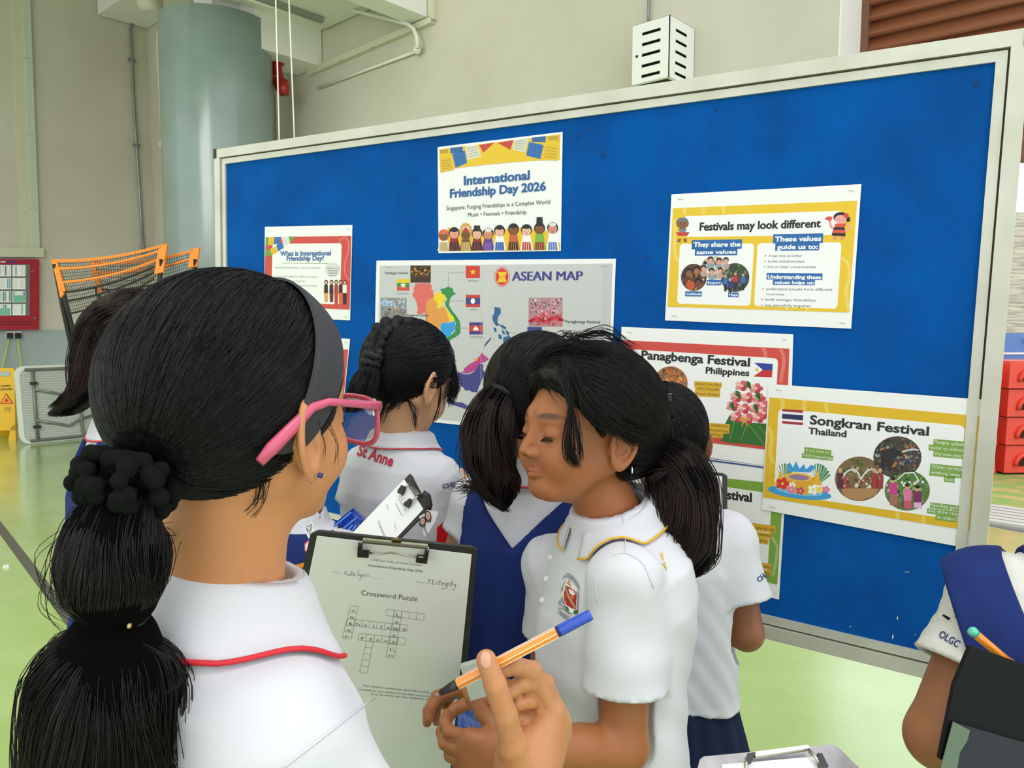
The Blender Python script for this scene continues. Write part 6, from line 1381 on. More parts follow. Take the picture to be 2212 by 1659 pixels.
# eyelashes
for s_, ll in ((-1, 1), (1, .45)):
    la = [E_.h.w((s_ * x, .0845 - 18 * (x - .031) ** 2, -.0075 - 6 * (x - .031) ** 2)) for x in np.linspace(.018, .044, 14)]
    m = MB(); m.tube(la, .0008, 6)
    for x in np.linspace(.020, .045, 16):
        a = np.array([s_ * x, .0845 - 18 * (x - .031) ** 2, -.0075 - 6 * (x - .031) ** 2]); m.tube([E_.h.w(a), E_.h.w(a + np.array([s_ * .001, .004, -.003]) * ll), E_.h.w(a + np.array([s_ * .002, .0075, -.0035]) * ll)], [.0004, .0003, .0001], 3)
    m.build('eyelashes', M_hair, E_.t)
def crest(pr_):
    f = lambda x, y: (1180 + x / 12.76, 1220 + y / 12.76)
    pr_.poly([(500, 480), (620, 440), (800, 600), (880, 760), (890, 1000), (860, 1240), (720, 1340), (600, 1290), (500, 1080), (440, 860), (440, 640)], '#e9e6df', 1, 'emblem', f)
    pr_.poly([(540, 590), (640, 620), (720, 680), (790, 720), (820, 860), (820, 1000), (822, 1230), (700, 1200), (640, 1160), (550, 1100), (492, 960), (480, 780)], '#b01418', 3, 'emblem', f)
    pr_.poly([(500, 560), (540, 570), (600, 760), (700, 940), (830, 1180), (780, 1210), (660, 1030), (560, 840)], '#a08c5c', 5, 'emblem', f)
    pr_.poly([(610, 660), (700, 690), (770, 740), (790, 830), (700, 830), (640, 780)], '#e6e2da', 5, 'emblem', f)
    pr_.poly([(660, 830), (770, 850), (770, 930), (720, 950), (680, 890)], '#cf6a34', 5.5, 'emblem', f)
    pr_.line([(520, 820), (560, 1060)], 26, '#c8562c', 5, 'emblem', f)
    for pts in ([(560, 480), (620, 520), (680, 590)], [(625, 400), (622, 560)], [(560, 500), (650, 540)]): pr_.line(pts, 26, '#b08a3a', 5, 'emblem', f)
    pr_.poly([(500, 1140), (600, 1160), (640, 1280), (540, 1230)], '#2f6a3c', 4, 'emblem', f); pr_.poly([(760, 1260), (870, 1230), (870, 1320), (800, 1370), (740, 1320)], '#2a6a2c', 4, 'emblem', f); pr_.poly([(590, 1150), (690, 1200), (770, 1220), (740, 1320), (650, 1300)], '#efeee8', 4.5, 'emblem', f)
    for pts in ([(440, 390), (500, 310), (560, 230), (640, 260), (740, 340), (830, 450), (900, 590), (905, 720)], [(500, 330), (620, 330), (720, 400), (820, 530), (880, 640)], [(380, 680), (440, 620), (480, 520), (520, 460)], [(400, 760), (440, 700), (470, 620)], [(440, 860), (460, 980), (520, 1120), (480, 1180)], [(380, 920), (440, 1000), (500, 1090)], [(330, 1070), (380, 960), (400, 1050), (330, 1080), (420, 1120), (470, 1180)],
                [(320, 1220), (400, 1200), (520, 1240), (640, 1330)], [(300, 1310), (360, 1330), (450, 1430), (540, 1500), (620, 1500)], [(330, 1250), (420, 1310), (520, 1400), (640, 1440)], [(860, 720), (880, 860), (870, 1000), (850, 1200)], [(820, 740), (840, 900), (840, 960)]): pr_.line(pts, 15, '#5c6266', 4.6, 'emblem', f)
    for s_, a, b in (('CHIJ', (560, 300), (700, 390)), ('OUR LADY', (700, 410), (880, 640)), ('COUNSEL', (360, 1370), (560, 1500)), ('OF GOOD', (480, 1250), (640, 1370))): pr_.text(s_, f(*a), f(*b), 60 / 12.76, '#6d7276', .01, L=4.8, nm='emblem')
batch_print(E_, 1.05, crest)
for k in range(3):
    b_ = E_.cast(np.array([P(1190 - k * 9, 1205 + k * 46, 1.1)]), E_.fs, .001)[0]; MB().tube([b_, b_ - unit(ray(1190, 1200)) * .0016], .0048, 14).build('button', mat('pearl_button', '#e9e7e2', .3), E_.t)
for a, b in (((1424, 1195), (1430, 1212)), ((1430, 1216), (1437, 1232))):
    E_.decal_text('>', a, b, 9, mat('yellow_print', '#e0b62c', .6), 'lettering', .03, depth=1.12)
# shorts / skirt of E
E_.lower(M_navy2, 'skirt', .43, .66, .05, 14, name='shorts', grow=.012)
yb = P(1403, 1606, 1.05); MB().tube([yb + FWD * .02, yb], .021, 20).build('yellow_hem', mat('yellow_cloth', '#dcc01c', .6), E_.t)
E_.legs_ok = 1; E_.shoes(M_shoe, M_sock)
t = thing('eraser', 'pale grey green eraser held in the hand behind the clipboard', 'eraser', P(1030, 1466, .93))
MB().box(P(1030, 1466, .93), (unit(RGT + UPV * .3), unit(UPV - RGT * .3), FWD), (.014, .021, .007)).build('block', mat('eraser_rubber', '#a5ab9e', .6), t)
# ======== C: person with braided hair
RC = rotm(-42, -22, 4); hC = head_at(925, 838, 1.60, RC, 1.0, 1)
C_ = Girl('person with a braid, back of white polo lettered St Anne', hC, P(868, 956, 1.62), -34, HEX_C, .93, pitch=-6)
C_.arm(1, P(985, 1150, 1.62), P(1010, 1090, 1.80), make_hand(P(1010, 1085, 1.82), UPV + FWD, -RGT, FWD, .9, .7), r=(.034, .030, .021))
C_.arm(-1, P(768, 1135, 1.66), P(850, 1180, 1.85), make_hand(P(855, 1180, 1.86), RGT + FWD * .3, UPV, FWD, .9, .7), r=(.034, .030, .021))
C_.arms_sl = ((.58, .050, .058), (.58, .050, .058))
C_.body(.003, .006); C_.shirt(M_shirt, .005, grow=.014, amp=.008, hem=.46)
C_.collar(M_shirt, M_pr, fall=.040, gap=24, rise=.030, rx=.060, ry=.058, pr=.0013)
tieC = P(815, 780, 1.50)
hair(C_, M_hair, tie=tieC, n=2400, th=.014, cut=.010, seed=21, r=.0007, length=.15, h=.004)
# braid over the crown
br = pxs([(872, 705, 1.55), (845, 700, 1.53), (822, 715, 1.51), (812, 742, 1.50), (806, 770, 1.49), (800, 790, 1.49)])
u = np.linspace(0, 1, 15); mb = MB(); bx = np.stack([np.interp(u, np.linspace(0, 1, 6), br[:, i]) for i in range(3)], 1)
fb_ = None; lobes = []
for k, c in enumerate(bx):
    T_ = unit(bx[min(k + 1, 14)] - bx[max(k - 1, 0)]); sd_ = unit(np.cross(T_, FWD)); lobes.append((c + sd_ * .008 * (1 if k % 2 else -1) - T_ * .006, c - sd_ * .003 * (1 if k % 2 else -1) + T_ * .010))
def f_br(p):
    d = None
    for a, b in lobes:
        e = sd_cap(p, a, b, .0125, .0075); d = e if d is None else smin(d, e, .0012)
    return d + .0004 * np.sin(p[:, 0] * 1900 + p[:, 2] * 1500)
V, Q = nets(f_br, bx.min(0) - .03, bx.max(0) + .03, .002); qmesh('braid', V, Q, M_hair, C_.t)
S = wisps(bx, 160, .006, 3, 18); strands('braid_strands', S, .0005, M_hair, C_.t)
for y, x in ((768, 806), (783, 801)): ringtie('hair_tie', P(x, y, 1.49), bx[-1] - bx[-3], .015, .006, M_tie, C_.t, wav=.06)
pony(C_, pxs([(802, 790, 1.49), (792, 820, 1.48), (778, 850, 1.47), (760, 872, 1.47), (742, 885, 1.47)]), [.014, .021, .024, .018, .006], M_hair, 900, 22, r=.0006, spread=.3, ends=.3)
loose = [wisps(pxs(l), n_, s_, sd, 14) for l, n_, s_, sd in (([(960, 760, 1.60), (978, 800, 1.6), (985, 830, 1.6), (970, 870, 1.6)], 160, .006, 31), ([(945, 770, 1.56), (952, 830, 1.555), (948, 880, 1.56), (935, 920, 1.56)], 10, .002, 32), ([(880, 860, 1.54), (896, 890, 1.53), (900, 925, 1.53)], 14, .004, 33), ([(840, 840, 1.54), (830, 880, 1.54), (815, 920, 1.54)], 20, .005, 34), ([(900, 730, 1.58), (950, 755, 1.59), (975, 790, 1.6)], 90, .006, 35), ([(870, 850, 1.53), (850, 870, 1.53), (840, 880, 1.54)], 60, .007, 36))]
strands('loose_hairs', np.vstack(loose), .00055, M_hair, C_.t)
M_wine = mat('wine_red_print', '#b01f3c', .6); M_nvt = mat('navy_thread', '#26336c', .6)
C_.decal_text('St Anne', (770, 982), (846, 1008), 25, M_wine, 'lettering', .03, depth=1.5)
C_.decal_text('CHIJ', (957, 1056), (984, 1050), 10, M_nvt, 'sleeve_lettering', .02, depth=1.55)
C_.lower(M_navy2, 'skirt', .40, .74, .06, 16); C_.shoes(M_shoe, M_sock)
# ======== D: person in navy pinafore, ponytail
RD = rotm(-30, -4, 3); hD = head_at(1262, 888, 1.34, RD, 1.0, 1); hD.c = P(1166, 872, 1.36)
D_ = Girl('person in navy pinafore with long brown black ponytail reaching between her shoulders', hD, P(1158, 1015, 1.36), -24, HEX_D, 1.0)
D_.arm(-1, P(985, 1230, 1.40), P(1030, 1250, 1.58), make_hand(P(1030, 1250, 1.58), FWD, RGT, UPV, .9, .7))
D_.arm(1, P(1330, 1290, 1.42), P(1260, 1320, 1.58), make_hand(P(1260, 1320, 1.58), FWD, -RGT, UPV, .9, .7))
D_.arms_sl = ((.50, .050, .058), (.50, .050, .058))
D_.body(.004, .007); D_.shirt(M_shirt, .006, grow=.012); D_.collar(M_shirt, M_pr, fall=.045, gap=24, rise=.028, rx=.060, ry=.058, pr=.0013)
pinafore(D_, .115, .11)
hair(D_, M_hairb, tie=P(1088, 850, 1.27), n=2800, th=.014, cut=.014, seed=41, r=.0006, length=.15, h=.004)
ringtie('hair_tie', P(1082, 848, 1.265), P(1060, 900, 1.26) - P(1100, 830, 1.28), .019, .0045, M_tie, D_.t, wav=.03)
pony(D_, pxs([(1094, 838, 1.28), (1066, 872, 1.26), (1052, 930, 1.245), (1058, 990, 1.24), (1072, 1040, 1.24), (1085, 1075, 1.245), (1090, 1092, 1.25)]), [.020, .030, .039, .040, .034, .020, .006], M_hairbr, 2200, 42, r=.0006, spread=.2, ends=.2, wave=.010)
strands('loose_hairs', np.vstack([wisps(pxs(l), n_, s_, sd, 14) for l, n_, s_, sd in (([(1080, 800, 1.27), (1040, 880, 1.24), (1005, 960, 1.23), (1008, 1020, 1.23)], 30, .006, 51), ([(1060, 1000, 1.23), (1030, 1050, 1.23), (990, 1055, 1.23)], 60, .007, 52))]), .0005, M_hairbr, D_.t)
D_.shoes(M_shoe, M_sock)
# ======== F: person in navy shorts at the right
RF = rotm(0, 2, 0); hF = head_at(1518, 965, 1.56, RF, 1.0, 1)
F_ = Girl('person in white polo and dark navy shorts facing the yellow bordered posters', hF, P(1446, 1090, 1.56), -6, HEX_F, 1.0)
F_.arm(1, P(1612, 1368, 1.53), P(1568, 1190, 1.74), make_hand(P(1566, 1185, 1.74), UPV + FWD * .4, -RGT, FWD, .9, .8), sh=P(1578, 1168, 1.54))
F_.arm(-1, P(1330, 1380, 1.56), P(1400, 1200, 1.74), make_hand(P(1402, 1195, 1.74), UPV + FWD * .4, RGT, FWD, .9, .8))
F_.arms_sl = ((.62, .056, .066), (.58, .052, .060))
F_.body(.0035, .006); F_.shirt(M_shirt, .005, grow=.016, hem=.40, amp=.007); F_.collar(M_shirt, M_pr, fall=.045, gap=24, rise=.026, rx=.060, ry=.058, pr=.0016)
hair(F_, M_hair, tie=P(1440, 852, 1.47), n=2800, th=.010, cut=.016, seed=61, r=.0006, length=.14, h=.004)
for y, x in ((852, 1438), (858, 1438), (864, 1438)): ringtie('hair_tie', P(x, y, 1.452), UPV, .010, .0022, mat('grey_elastic', '#46464a', .5), F_.t)
ringtie('hair_tie', P(1444, 908, 1.455), UPV, .013, .003, M_tie, F_.t)
pony(F_, pxs([(1436, 835, 1.47), (1438, 858, 1.452), (1442, 905, 1.452), (1450, 950, 1.455), (1452, 1000, 1.46), (1450, 1060, 1.465)]), [.012, .010, .013, .016, .018, .008], M_hair, 700, 62, r=.0006, spread=.2)
F_.lower(M_navy2, 'skirt', .385, .70, .035, 18, name='shorts', grow=.008, amp=.005); F_.shoes(M_shoe, M_sock)
F_.decal_text('CHI', (1640, 1258), (1658, 1245), 11, M_nvt, 'sleeve_lettering', .02, depth=1.5)
# ======== B: person behind at the left
RB = rotm(-62, 0, 0); hB = Head(P(322, 775, 1.42), RB, 1.0)
B_ = Girl('person far left in navy pinafore, brown ponytail flicking out behind her', hB, P(292, 925, 1.42), -50, HEX_D, 1.0)
B_.arm(-1, P(205, 1180, 1.55), P(320, 1180, 1.70), make_hand(P(325, 1180, 1.71), RGT + FWD, UPV, FWD, .9, .6))
B_.arm(1, P(300, 1200, 1.24), P(420, 1200, 1.32), make_hand(P(425, 1200, 1.33), RGT + FWD, UPV, FWD, .9, .6))
B_.arms_sl = ((.62, .060, .068), (.62, .060, .070))
B_.body(.005, .007); B_.shirt(M_shirt, .006, grow=.012); B_.collar(M_shirt, M_pr, fall=.045, gap=24, rise=.028, rx=.060, ry=.058, pr=.0016); pinafore(B_, .12, .05)
hair(B_, M_hairbr, tie=P(248, 690, 1.36), n=1800, th=.014, cut=.014, seed=71, r=.0007, length=.13, h=.005)
pony(B_, pxs([(262, 672, 1.35), (225, 690, 1.34), (200, 740, 1.33), (190, 800, 1.33), (184, 845, 1.33), (150, 878, 1.33), (110, 893, 1.33)]), [.014, .024, .029, .028, .024, .016, .005], M_hairbr, 1800, 72, r=.0006, spread=.2, ends=.15, wave=.006)
strands('loose_hairs', np.vstack([wisps(pxs(l), n_, s_, sd, 14) for l, n_, s_, sd in (([(200, 700, 1.33), (170, 770, 1.33), (152, 840, 1.33), (155, 880, 1.33)], 60, .005, 73), ([(260, 650, 1.36), (300, 640, 1.36), (340, 660, 1.36)], 80, .008, 74))]), .0006, M_hairbr, B_.t)
B_.shoes(M_shoe, M_sock)
# ======== H: person hidden behind the nearest head
RH = rotm(-60, -10, 0); hH = Head(P(628, 992, 1.42), RH, .84)
H_ = Girl('person in navy pinafore mostly hidden behind the nearest person, pink ended pen', hH, P(645, 1124, 1.43), -15, HEX_D, .82)
H_.arm(1, P(690, 1350, 1.36), P(770, 1270, 1.26), make_hand(P(775, 1265, 1.26), RGT, -FWD, UPV, .85, .8), r=(.034, .030, .021))
H_.arm(-1, P(450, 1330, 1.5), P(500, 1300, 1.6), None, r=(.034, .030, .021))
H_.body(.006, .008); H_.shirt(M_shirt, .008, grow=.010); pinafore(H_, .03, .015, top_grow=.022)
hair(H_, M_hair, tie=P(600, 960, 1.35), n=500, th=.012, cut=.014, seed=81, r=.0009, h=.006); H_.shoes(M_shoe, M_sock)
# ======== G: person at the right edge
RG = rotm(150, -12, 0); hG = Head(P(2455, 985, .92), RG, 1.0)
G_ = Girl('person at the frame edge in navy pinafore and cream sleeve writing on a dark file', hG, P(2440, 1180, .92), 158, HEX_G, 1.0)
hGr = make_hand(P(2245, 1440, .905), UPV * .10 - RGT * .9, -UPV * .55 - FWD * .3, -FWD + UPV * .3, .95, .7)
G_.arm(1, P(2028, 1590, .93), P(2240, 1462, .905), hGr, sh=P(2150, 1300, .955), r=(.042, .037, .026))
G_.arm(-1, P(2660, 1700, .90), P(2460, 1760, .86), make_hand(P(2440, 1760, .86), -RGT, UPV, FWD, .95, .6))
G_.arms_sl = ((.52, .058, .066), (.58, .052, .060))
G_.body(.004, .005); G_.shirt(M_shirtc, .0045, grow=.014)
G_.collar(M_shirtc, M_pr, fall=.05, gap=14)
pinafore(G_, .14, .05, top_grow=.022)
def f_strap(p):
    q = sd_ell(p, P(2165, 1290, .955), (.066, .085, .055)); n1 = unit(np.array([-.75, -.1, -.66])); 
    b = (p - P(2115, 1420, .93)) @ unit(P(2060, 1275, .93) - P(2115, 1420, .93)); return q
G_.decal_text('OLGC', (2026, 1374), (2068, 1399), 16, M_nvt, 'sleeve_lettering', .02, depth=.9)
hair(G_, M_hair, tie=G_.h.w((0, -.11, 0)), n=600, seed=91, r=.0008, h=.005); G_.shoes(M_shoe, M_sock)
# wide shoulder flap of her pinafore
def vplane(x0, y0, x1, y1, d, ix, iy):
    "plane through two cloth points and the level direction into the scene; positive on the side of (ix, iy)"
    a, b = P(x0, y0, d), P(x1, y1, d); n = unit(np.cross(b - a, FWD + RGT * (.5 * (x0 + x1) - 1106) / F)); s_ = np.sign((P(ix, iy, d) - a) @ n); return lambda p: s_ * ((p - a) @ n)
pl1, pl2, pl3 = vplane(2046, 1276, 2110, 1440, .93, 2160, 1330), vplane(2165, 1205, 2222, 1330, .93, 2100, 1330), vplane(2046, 1276, 2110, 1232, .93, 2160, 1330)
f_fl = lambda p: np.maximum(np.maximum(np.maximum(sd_shirt_solid(p) - .007, -pl1(p)), -pl2(p)), (G_.N[2] - .42) - p[:, 2])
def sd_shirt_solid(p):
    d = G_.sd_shirt_t(p, grow=.014)
    sl = sd_ell(p, P(2128, 1318, .955), (.062, .07, .060)); return smin(smin(d, sl, .03), sd_cap(p, G_.arms[0][0], G_.arms[0][0] * .45 + G_.arms[0][1] * .55, .058, .064), .03)
V, Q = nets(f_fl, P(2120, 1450, .93) - np.array([.16, .2, .2]), P(2200, 1250, .93) + np.array([.30, .25, .12]), .004); qmesh('shoulder_flap', V, Q, M_navy, G_.t)
# ---------------------------------------------------------------- held things
M_bb = mat('black_clipboard', '#2c2d2b', .5, spec=.4, bump=(600, .1)); M_nick = mat('nickel', '#b9b2a0', .22, metal=1); M_blackv = mat('black_vinyl', '#1c1b1b', .4)
M_sheet = mat('worksheet', '#e9e9e6', .6)
def plane_from(c0, c1, e_dir_px, dep, rec):
    pass
# the big clipboard: top edge, right edge receding downwards
def cb_plane(p0, n): return lambda x, y, l=0: hit(x, y, p0 + n * l, n)
cT0, cT1 = P(680, 1152, 1.045), P(1030, 1186, 1.045)
cdn = unit(np.array([-.05, -.80, 0]) @ np.array([RGT, UPV, FWD]) + FWD * .50)
cr_ = unit(cT1 - cT0); cdn = unit(cdn - cr_ * (cdn @ cr_) * .75); cn = unit(np.cross(cdn, cr_)); cn = cn if cn @ (CAM - cT0) > 0 else -cn
CP = cb_plane(cT0, cn)
t = CB1 = thing('clipboard', 'black clipboard with crossword worksheet held in front of the nearest person', 'clipboard', cT0)
quadb = [(676, 1150), (1030, 1184), (989, 1690), (588, 1640)]
MB().slab([CP(680, 1151), CP(688, 1148), CP(1020, 1183), CP(1030, 1188), CP(984, 1750), CP(560, 1720), CP(552, 1690), CP(670, 1156)], -cn, .004).build('board', M_bb, t)
MB().slab([CP(685, 1157, .0008), CP(1019, 1197, .0008), CP(966, 1735, .0008), CP(575, 1690, .0008)], cn, .0006).build('worksheet', M_sheet, t)
zh = zm(600, 1120, 3.0786); zq = zm(600, 1000, 5.53)
pr_ = Print(lambda x, y, l=0: CP(x, y, .0014 + l), cn, 0); f = zh; GY = '#6e6e70'
pr_.text('CHIJ Our Lady of Good Counsel', zq(1120, 1165), zq(1715, 1232), 5, '#8b8b8b', .0)
pr_.text('International Friendship Day 2026', zq(1078, 1232), zq(1730, 1306), 5, '#7b7b7b', .012)
pr_.text('Name:', zq(650, 1310), zq(745, 1318), 3.2, '#a5a5a5', 0); pr_.line([zq(750, 1320), zq(1240, 1382)], .7, '#bdbdbd', 1)
pr_.text('Class:', zq(1655, 1425), zq(1750, 1436), 3.2, '#a5a5a5', 0); pr_.line([zq(1755, 1436), zq(2090, 1478)], .7, '#bdbdbd', 1)
def ink(strokes, ff, wd=.9, c='#77777c'):
    for st_ in strokes: pr_.line([ff(*q) for q in st_], wd, c, 3, 'handwriting')
ink([[(800, 1290), (806, 1340)], [(832, 1295), (808, 1316), (838, 1345)], [(868, 1322), (850, 1326), (852, 1344), (868, 1346), (870, 1324), (874, 1348)], [(884, 1290), (886, 1346)], [(876, 1310), (898, 1312)], [(902, 1336), (920, 1330), (910, 1320), (900, 1340), (922, 1350)], [(962, 1276), (958, 1350)], [(975, 1330), (985, 1356), (1002, 1332)], [(1002, 1332), (990, 1390), (960, 1396)], [(1014, 1352), (1016, 1330), (1034, 1332), (1040, 1356)], [(1056, 1356), (1060, 1334), (1082, 1338), (1088, 1360)]], zq)
ink([[(1812, 1388), (1806, 1430)], [(1795, 1402), (1826, 1406)], [(1840, 1398), (1870, 1402)], [(1855, 1400), (1850, 1446)], [(1836, 1444), (1866, 1450)], [(1888, 1450), (1894, 1420), (1912, 1424), (1914, 1452)], [(1938, 1400), (1932, 1458)], [(1922, 1416), (1954, 1420)], [(1966, 1444), (1984, 1438), (1976, 1426), (1962, 1450), (1984, 1462)], [(2022, 1434), (2000, 1440), (2004, 1462), (2024, 1458), (2024, 1434), (2014, 1500), (1966, 1506), (1960, 1490)], [(2036, 1462), (2040, 1436), (2054, 1436)], [(2064, 1440), (2060, 1466)], [(2082, 1404), (2078, 1470)], [(2066, 1430), (2098, 1434)], [(2100, 1446), (2108, 1470), (2128, 1448)], [(2128, 1448), (2114, 1510), (2080, 1516)]], zq, 1.0, '#6b6b70')
pr_.text('Crossword Puzzle', f(556, 508), f(928, 550), 11, '#5b5b5d', .0)
LC = '#77787a'
def grid(q, nx, ny, letters=''):
    q = [np.array(f(*a)) for a in q]
    def gp(u, v): return (q[0] * (1 - u) + q[1] * u) * (1 - v) + (q[3] * (1 - u) + q[2] * u) * v
    for i in range(nx + 1): pr_.line([gp(i / nx, 0), gp(i / nx, 1)], .8, LC, 1, 'grid')
    for j in range(ny + 1): pr_.line([gp(0, j / ny), gp(1, j / ny)], .8, LC, 1, 'grid')
    for k, ch in enumerate(letters):
        if ch == ' ': continue
        i, j = (k, 0) if ny == 1 else (0, k); nw = .17 if ch in 'il' else 0; a = gp((i + .3 + nw) / nx, (j + .85) / ny); b = gp((i + .78 - nw) / nx, (j + .88) / ny); pr_.text(ch, a, b, 6.5, '#66666c', -.004, L=3, nm='handwriting')
grid([(482, 580), (536, 585), (488, 802), (429, 795)], 1, 5, 'water')
grid([(463, 666), (866, 710), (858, 754), (453, 708)], 8, 1, 'thailand')
grid([(728, 603), (976, 635), (970, 678), (721, 645)], 5, 1, ' L')
grid([(776, 609), (826, 616), (775, 928), (719, 922)], 1, 7, ' ant rn')
grid([(540, 764), (852, 796), (845, 842), (533, 808)], 6, 1, 'flowe ')
grid([(588, 815), (636, 820), (594, 1030), (544, 1020)], 1, 5)
for s_, a, b in (('This festival celebrates growth and is', (560, 1115), (1005, 1160)), ('related to the festival from this country', (540, 1140), (1010, 1188)), ('It is known as the festival of', (620, 1170), (1008, 1208)), ('', (0, 0), (1, 1))):
    if s_: pr_.text(s_, f(*a), f(*b), 3.6, '#6f6f70', .006)
pr_.line([f(1010, 1163), f(1048, 1168)], .9, '#777777', 1)
pr_.build(t)
# wire clip
def cl(x, y, l): return CP(*zq(x, y), l)
MB().slab([cl(1022, 892, .005), cl(1795, 968, .005), cl(1800, 994, .006), cl(1018, 918, .006)], cn, .004).build('clip_bar', M_nick, t)
MB().slab([cl(1010, 918, .002), cl(1800, 996, .002), cl(1800, 1022, .002), cl(1004, 946, .002)], cn, .002).build('clip_plate', mat('nickel_dark', '#8d8776', .3, metal=.9), t)
MB().slab([cl(1360, 905, .003), cl(1400, 893, .005), cl(1450, 896, .005), cl(1480, 918, .003)], cn, .003).build('hanging_tab', mat('brass_tab', '#8a7550', .35, metal=.8), t)
MB().tube([cl(1025, 920, .007), cl(1000, 950, .007), cl(1000, 1080, .008), cl(1090, 1076, .008)], .0012, 8).build('wire', M_nick, t)
MB().tube([cl(1800, 1000, .007), cl(1790, 1050, .007), cl(1780, 1130, .008), cl(1680, 1122, .008)], .0012, 8).build('wire', M_nick, t)
MB().tube([cl(1098, 1076, .008), cl(1240, 1082, .008), cl(1340, 1070, .008), cl(1440, 1086, .008), cl(1540, 1112, .008), cl(1664, 1124, .008)], .0012, 8).build('wire', M_nick, t)
for pts in ([(968, 952), (1018, 955), (1014, 1036), (1098, 1042), (1096, 1092), (962, 1084)], [(1762, 1032), (1812, 1030), (1790, 1164), (1656, 1146), (1662, 1096), (1744, 1100)]): MB().slab([cl(x, y, .004) for x, y in pts], cn, .007).build('clip_sleeve', M_blackv, t)
# C's clipboard
c0 = P(760, 1155, 1.34); n2 = unit(-FWD * .86 + UPV * .35 - RGT * .36)
CP2 = cb_plane(P(840, 1100, 1.33), n2)
t = thing('clipboard', 'black clipboard with worksheet slanting across the back of the St Anne polo', 'clipboard', CP2(840, 1100))
def c2(x, y, l=0): return CP2(*zq(x, y), l)
MB().slab([c2(1576, 128), c2(1600, 150), c2(1790, 520), c2(1800, 560), c2(1180, 1180), c2(620, 1120)], -n2, .004).build('board', M_bb, t)
MB().slab([c2(1512, 196, .001), c2(1742, 552, .001), c2(1190, 1140, .001), c2(640, 1100, .001)], n2, .0006).build('worksheet', M_sheet, t)
pr_ = Print(lambda x, y, l=0: CP2(x, y, .0018 + l), n2, 0)
for s_, a, b, h_ in (('International', (1405, 490), (1480, 632), 3.4), ('Friendship Day', (1446, 440), (1530, 580), 2.4), ('Crossword', (1192, 705), (1262, 870), 6.0), ('Name', (1300, 500), (1316, 560), 3)): pr_.text(s_, zq(*a), zq(*b), h_, '#8a8a88', .004)
pr_.line([zq(1396, 715), zq(1412, 800)], 1, '#9a9a98', 2)
pr_.build(t)
MB().slab([c2(1560, 240, .004), c2(1600, 236, .008), c2(1706, 380, .008), c2(1662, 410, .004)], n2, .004).build('clip_bar', mat('steel_bright', '#a8a29a', .2, metal=1), t)
MB().tube([c2(1566, 262, .008), c2(1512, 288, .008), c2(1488, 350, .008)], .0014, 8).build('wire', M_nick, t)
MB().tube([c2(1680, 400, .008), c2(1610, 440, .008), c2(1590, 480, .008)], .0014, 8).build('wire', M_nick, t)
MB().tube([c2(1488, 380, .008), c2(1490, 410, .008), c2(1530, 470, .008), c2(1545, 500, .008)], .0014, 8).build('wire', M_nick, t)
for pts in ([(1502, 276), (1540, 290), (1502, 388), (1454, 368), (1460, 335)], [(1600, 432), (1618, 450), (1568, 542), (1530, 522), (1530, 492)]): MB().slab([c2(x, y, .004) for x, y in pts], n2, .008).build('clip_sleeve', M_blackv, t)
# charms hanging from it
t = thing('lanyard_card', 'clear card holder with two small printed faces hanging by a dark lanyard', 'card', P(925, 1110, 1.30))
n3 = -FWD
def c3(x, y, l=0): return P(*zq(x, y), 1.30 - l)
MB().tube([c3(1730, 360), c3(1790, 400), c3(1810, 500), c3(1790, 560)], .006, 8).build('lanyard', mat('lanyard', '#2a201f', .6), t)
for pts, m_ in (([(1690, 640), (1755, 600), (1810, 830), (1748, 880)], 0), ([(1780, 560), (1920, 580), (1880, 700), (1790, 850), (1735, 700)], 1)): MB().slab([c3(x, y, .004 + m_ * .003) for x, y in pts], n3, .001).build('card', mat('clear_sleeve', '#dcdcda', .15, spec=.8), t)
pr_ = Print(lambda x, y, l=0: P(x, y, 1.30 - .0085 - l), n3, 0)
for x, y, rx, ry, ro in ((1730, 705, 32, 52, .25), (1795, 640, 32, 60, -.15)):
    pr_.ell(x, y, rx + 8, ry + 12, '#2c2422', 1, 'artwork', zq, 18, rot=ro); pr_.ell(x, y - 8, rx - 4, ry - 12, '#c99a84', 3, 'artwork', zq, 16, rot=ro)
    pr_.ell(x + 6, y + ry - 6, rx, 16, '#5a4a44', 4, 'artwork', zq, 12)
    for s_ in (-12, 12): pr_.ell(x + s_, y - 12, 3, 4, '#2a1a18', 5, 'artwork', zq, 8)
pr_.line([zq(1740, 740), zq(1790, 860)], 1.4, '#4a4444', 5)
pr_.build(t)
# blue and red plastic
M_bp = mat('blue_plastic', '#123fae', .12, spec=.7, coat=.6, bump=(18, .5, (1, 1, 1)))
t = thing('plastic_folder', 'glossy translucent blue plastic folder beside the slanting clipboard', 'folder', P(740, 1130, 1.42))
MB().slab([P(*zq(x, y), 1.42 + (x - 500) * .00006) for x, y in ((500, 860), (900, 540), (1060, 700), (1150, 900), (880, 1100), (420, 1000))], FWD, .012).build('cover', M_bp, t)
for a, b in (((560, 850), (880, 590)), ((700, 850), (950, 650)), ((780, 860), (900, 740)), ((880, 830), (940, 740))): MB().tube([P(*zq(*a), 1.416), P(*zq(*b), 1.42)], .0018, 6).build('ridge', mat('blue_edge', '#4f86d8', .2), t)
t = thing('plastic_folder', 'red plastic folder showing between the St Anne polo and navy pinafore', 'folder', P(960, 1155, 1.5))
MB().slab([P(x, y, 1.50) for x, y in ((944, 1140), (960, 1126), (985, 1160), (985, 1300), (940, 1300))], FWD, .01).build('cover', mat('red_plastic_glossy', '#c0151c', .2, coat=.5), t)
t = thing('plastic_bag', 'royal blue plastic folder hanging below the hands behind the big clipboard', 'folder', P(1030, 1560, 1.12))
MB().slab([P(x, y, 1.12) for x, y in ((990, 1500), (1030, 1488), (1068, 1520), (1085, 1600), (1090, 1800), (980, 1800))], FWD, .014).build('cover', M_bp, t)
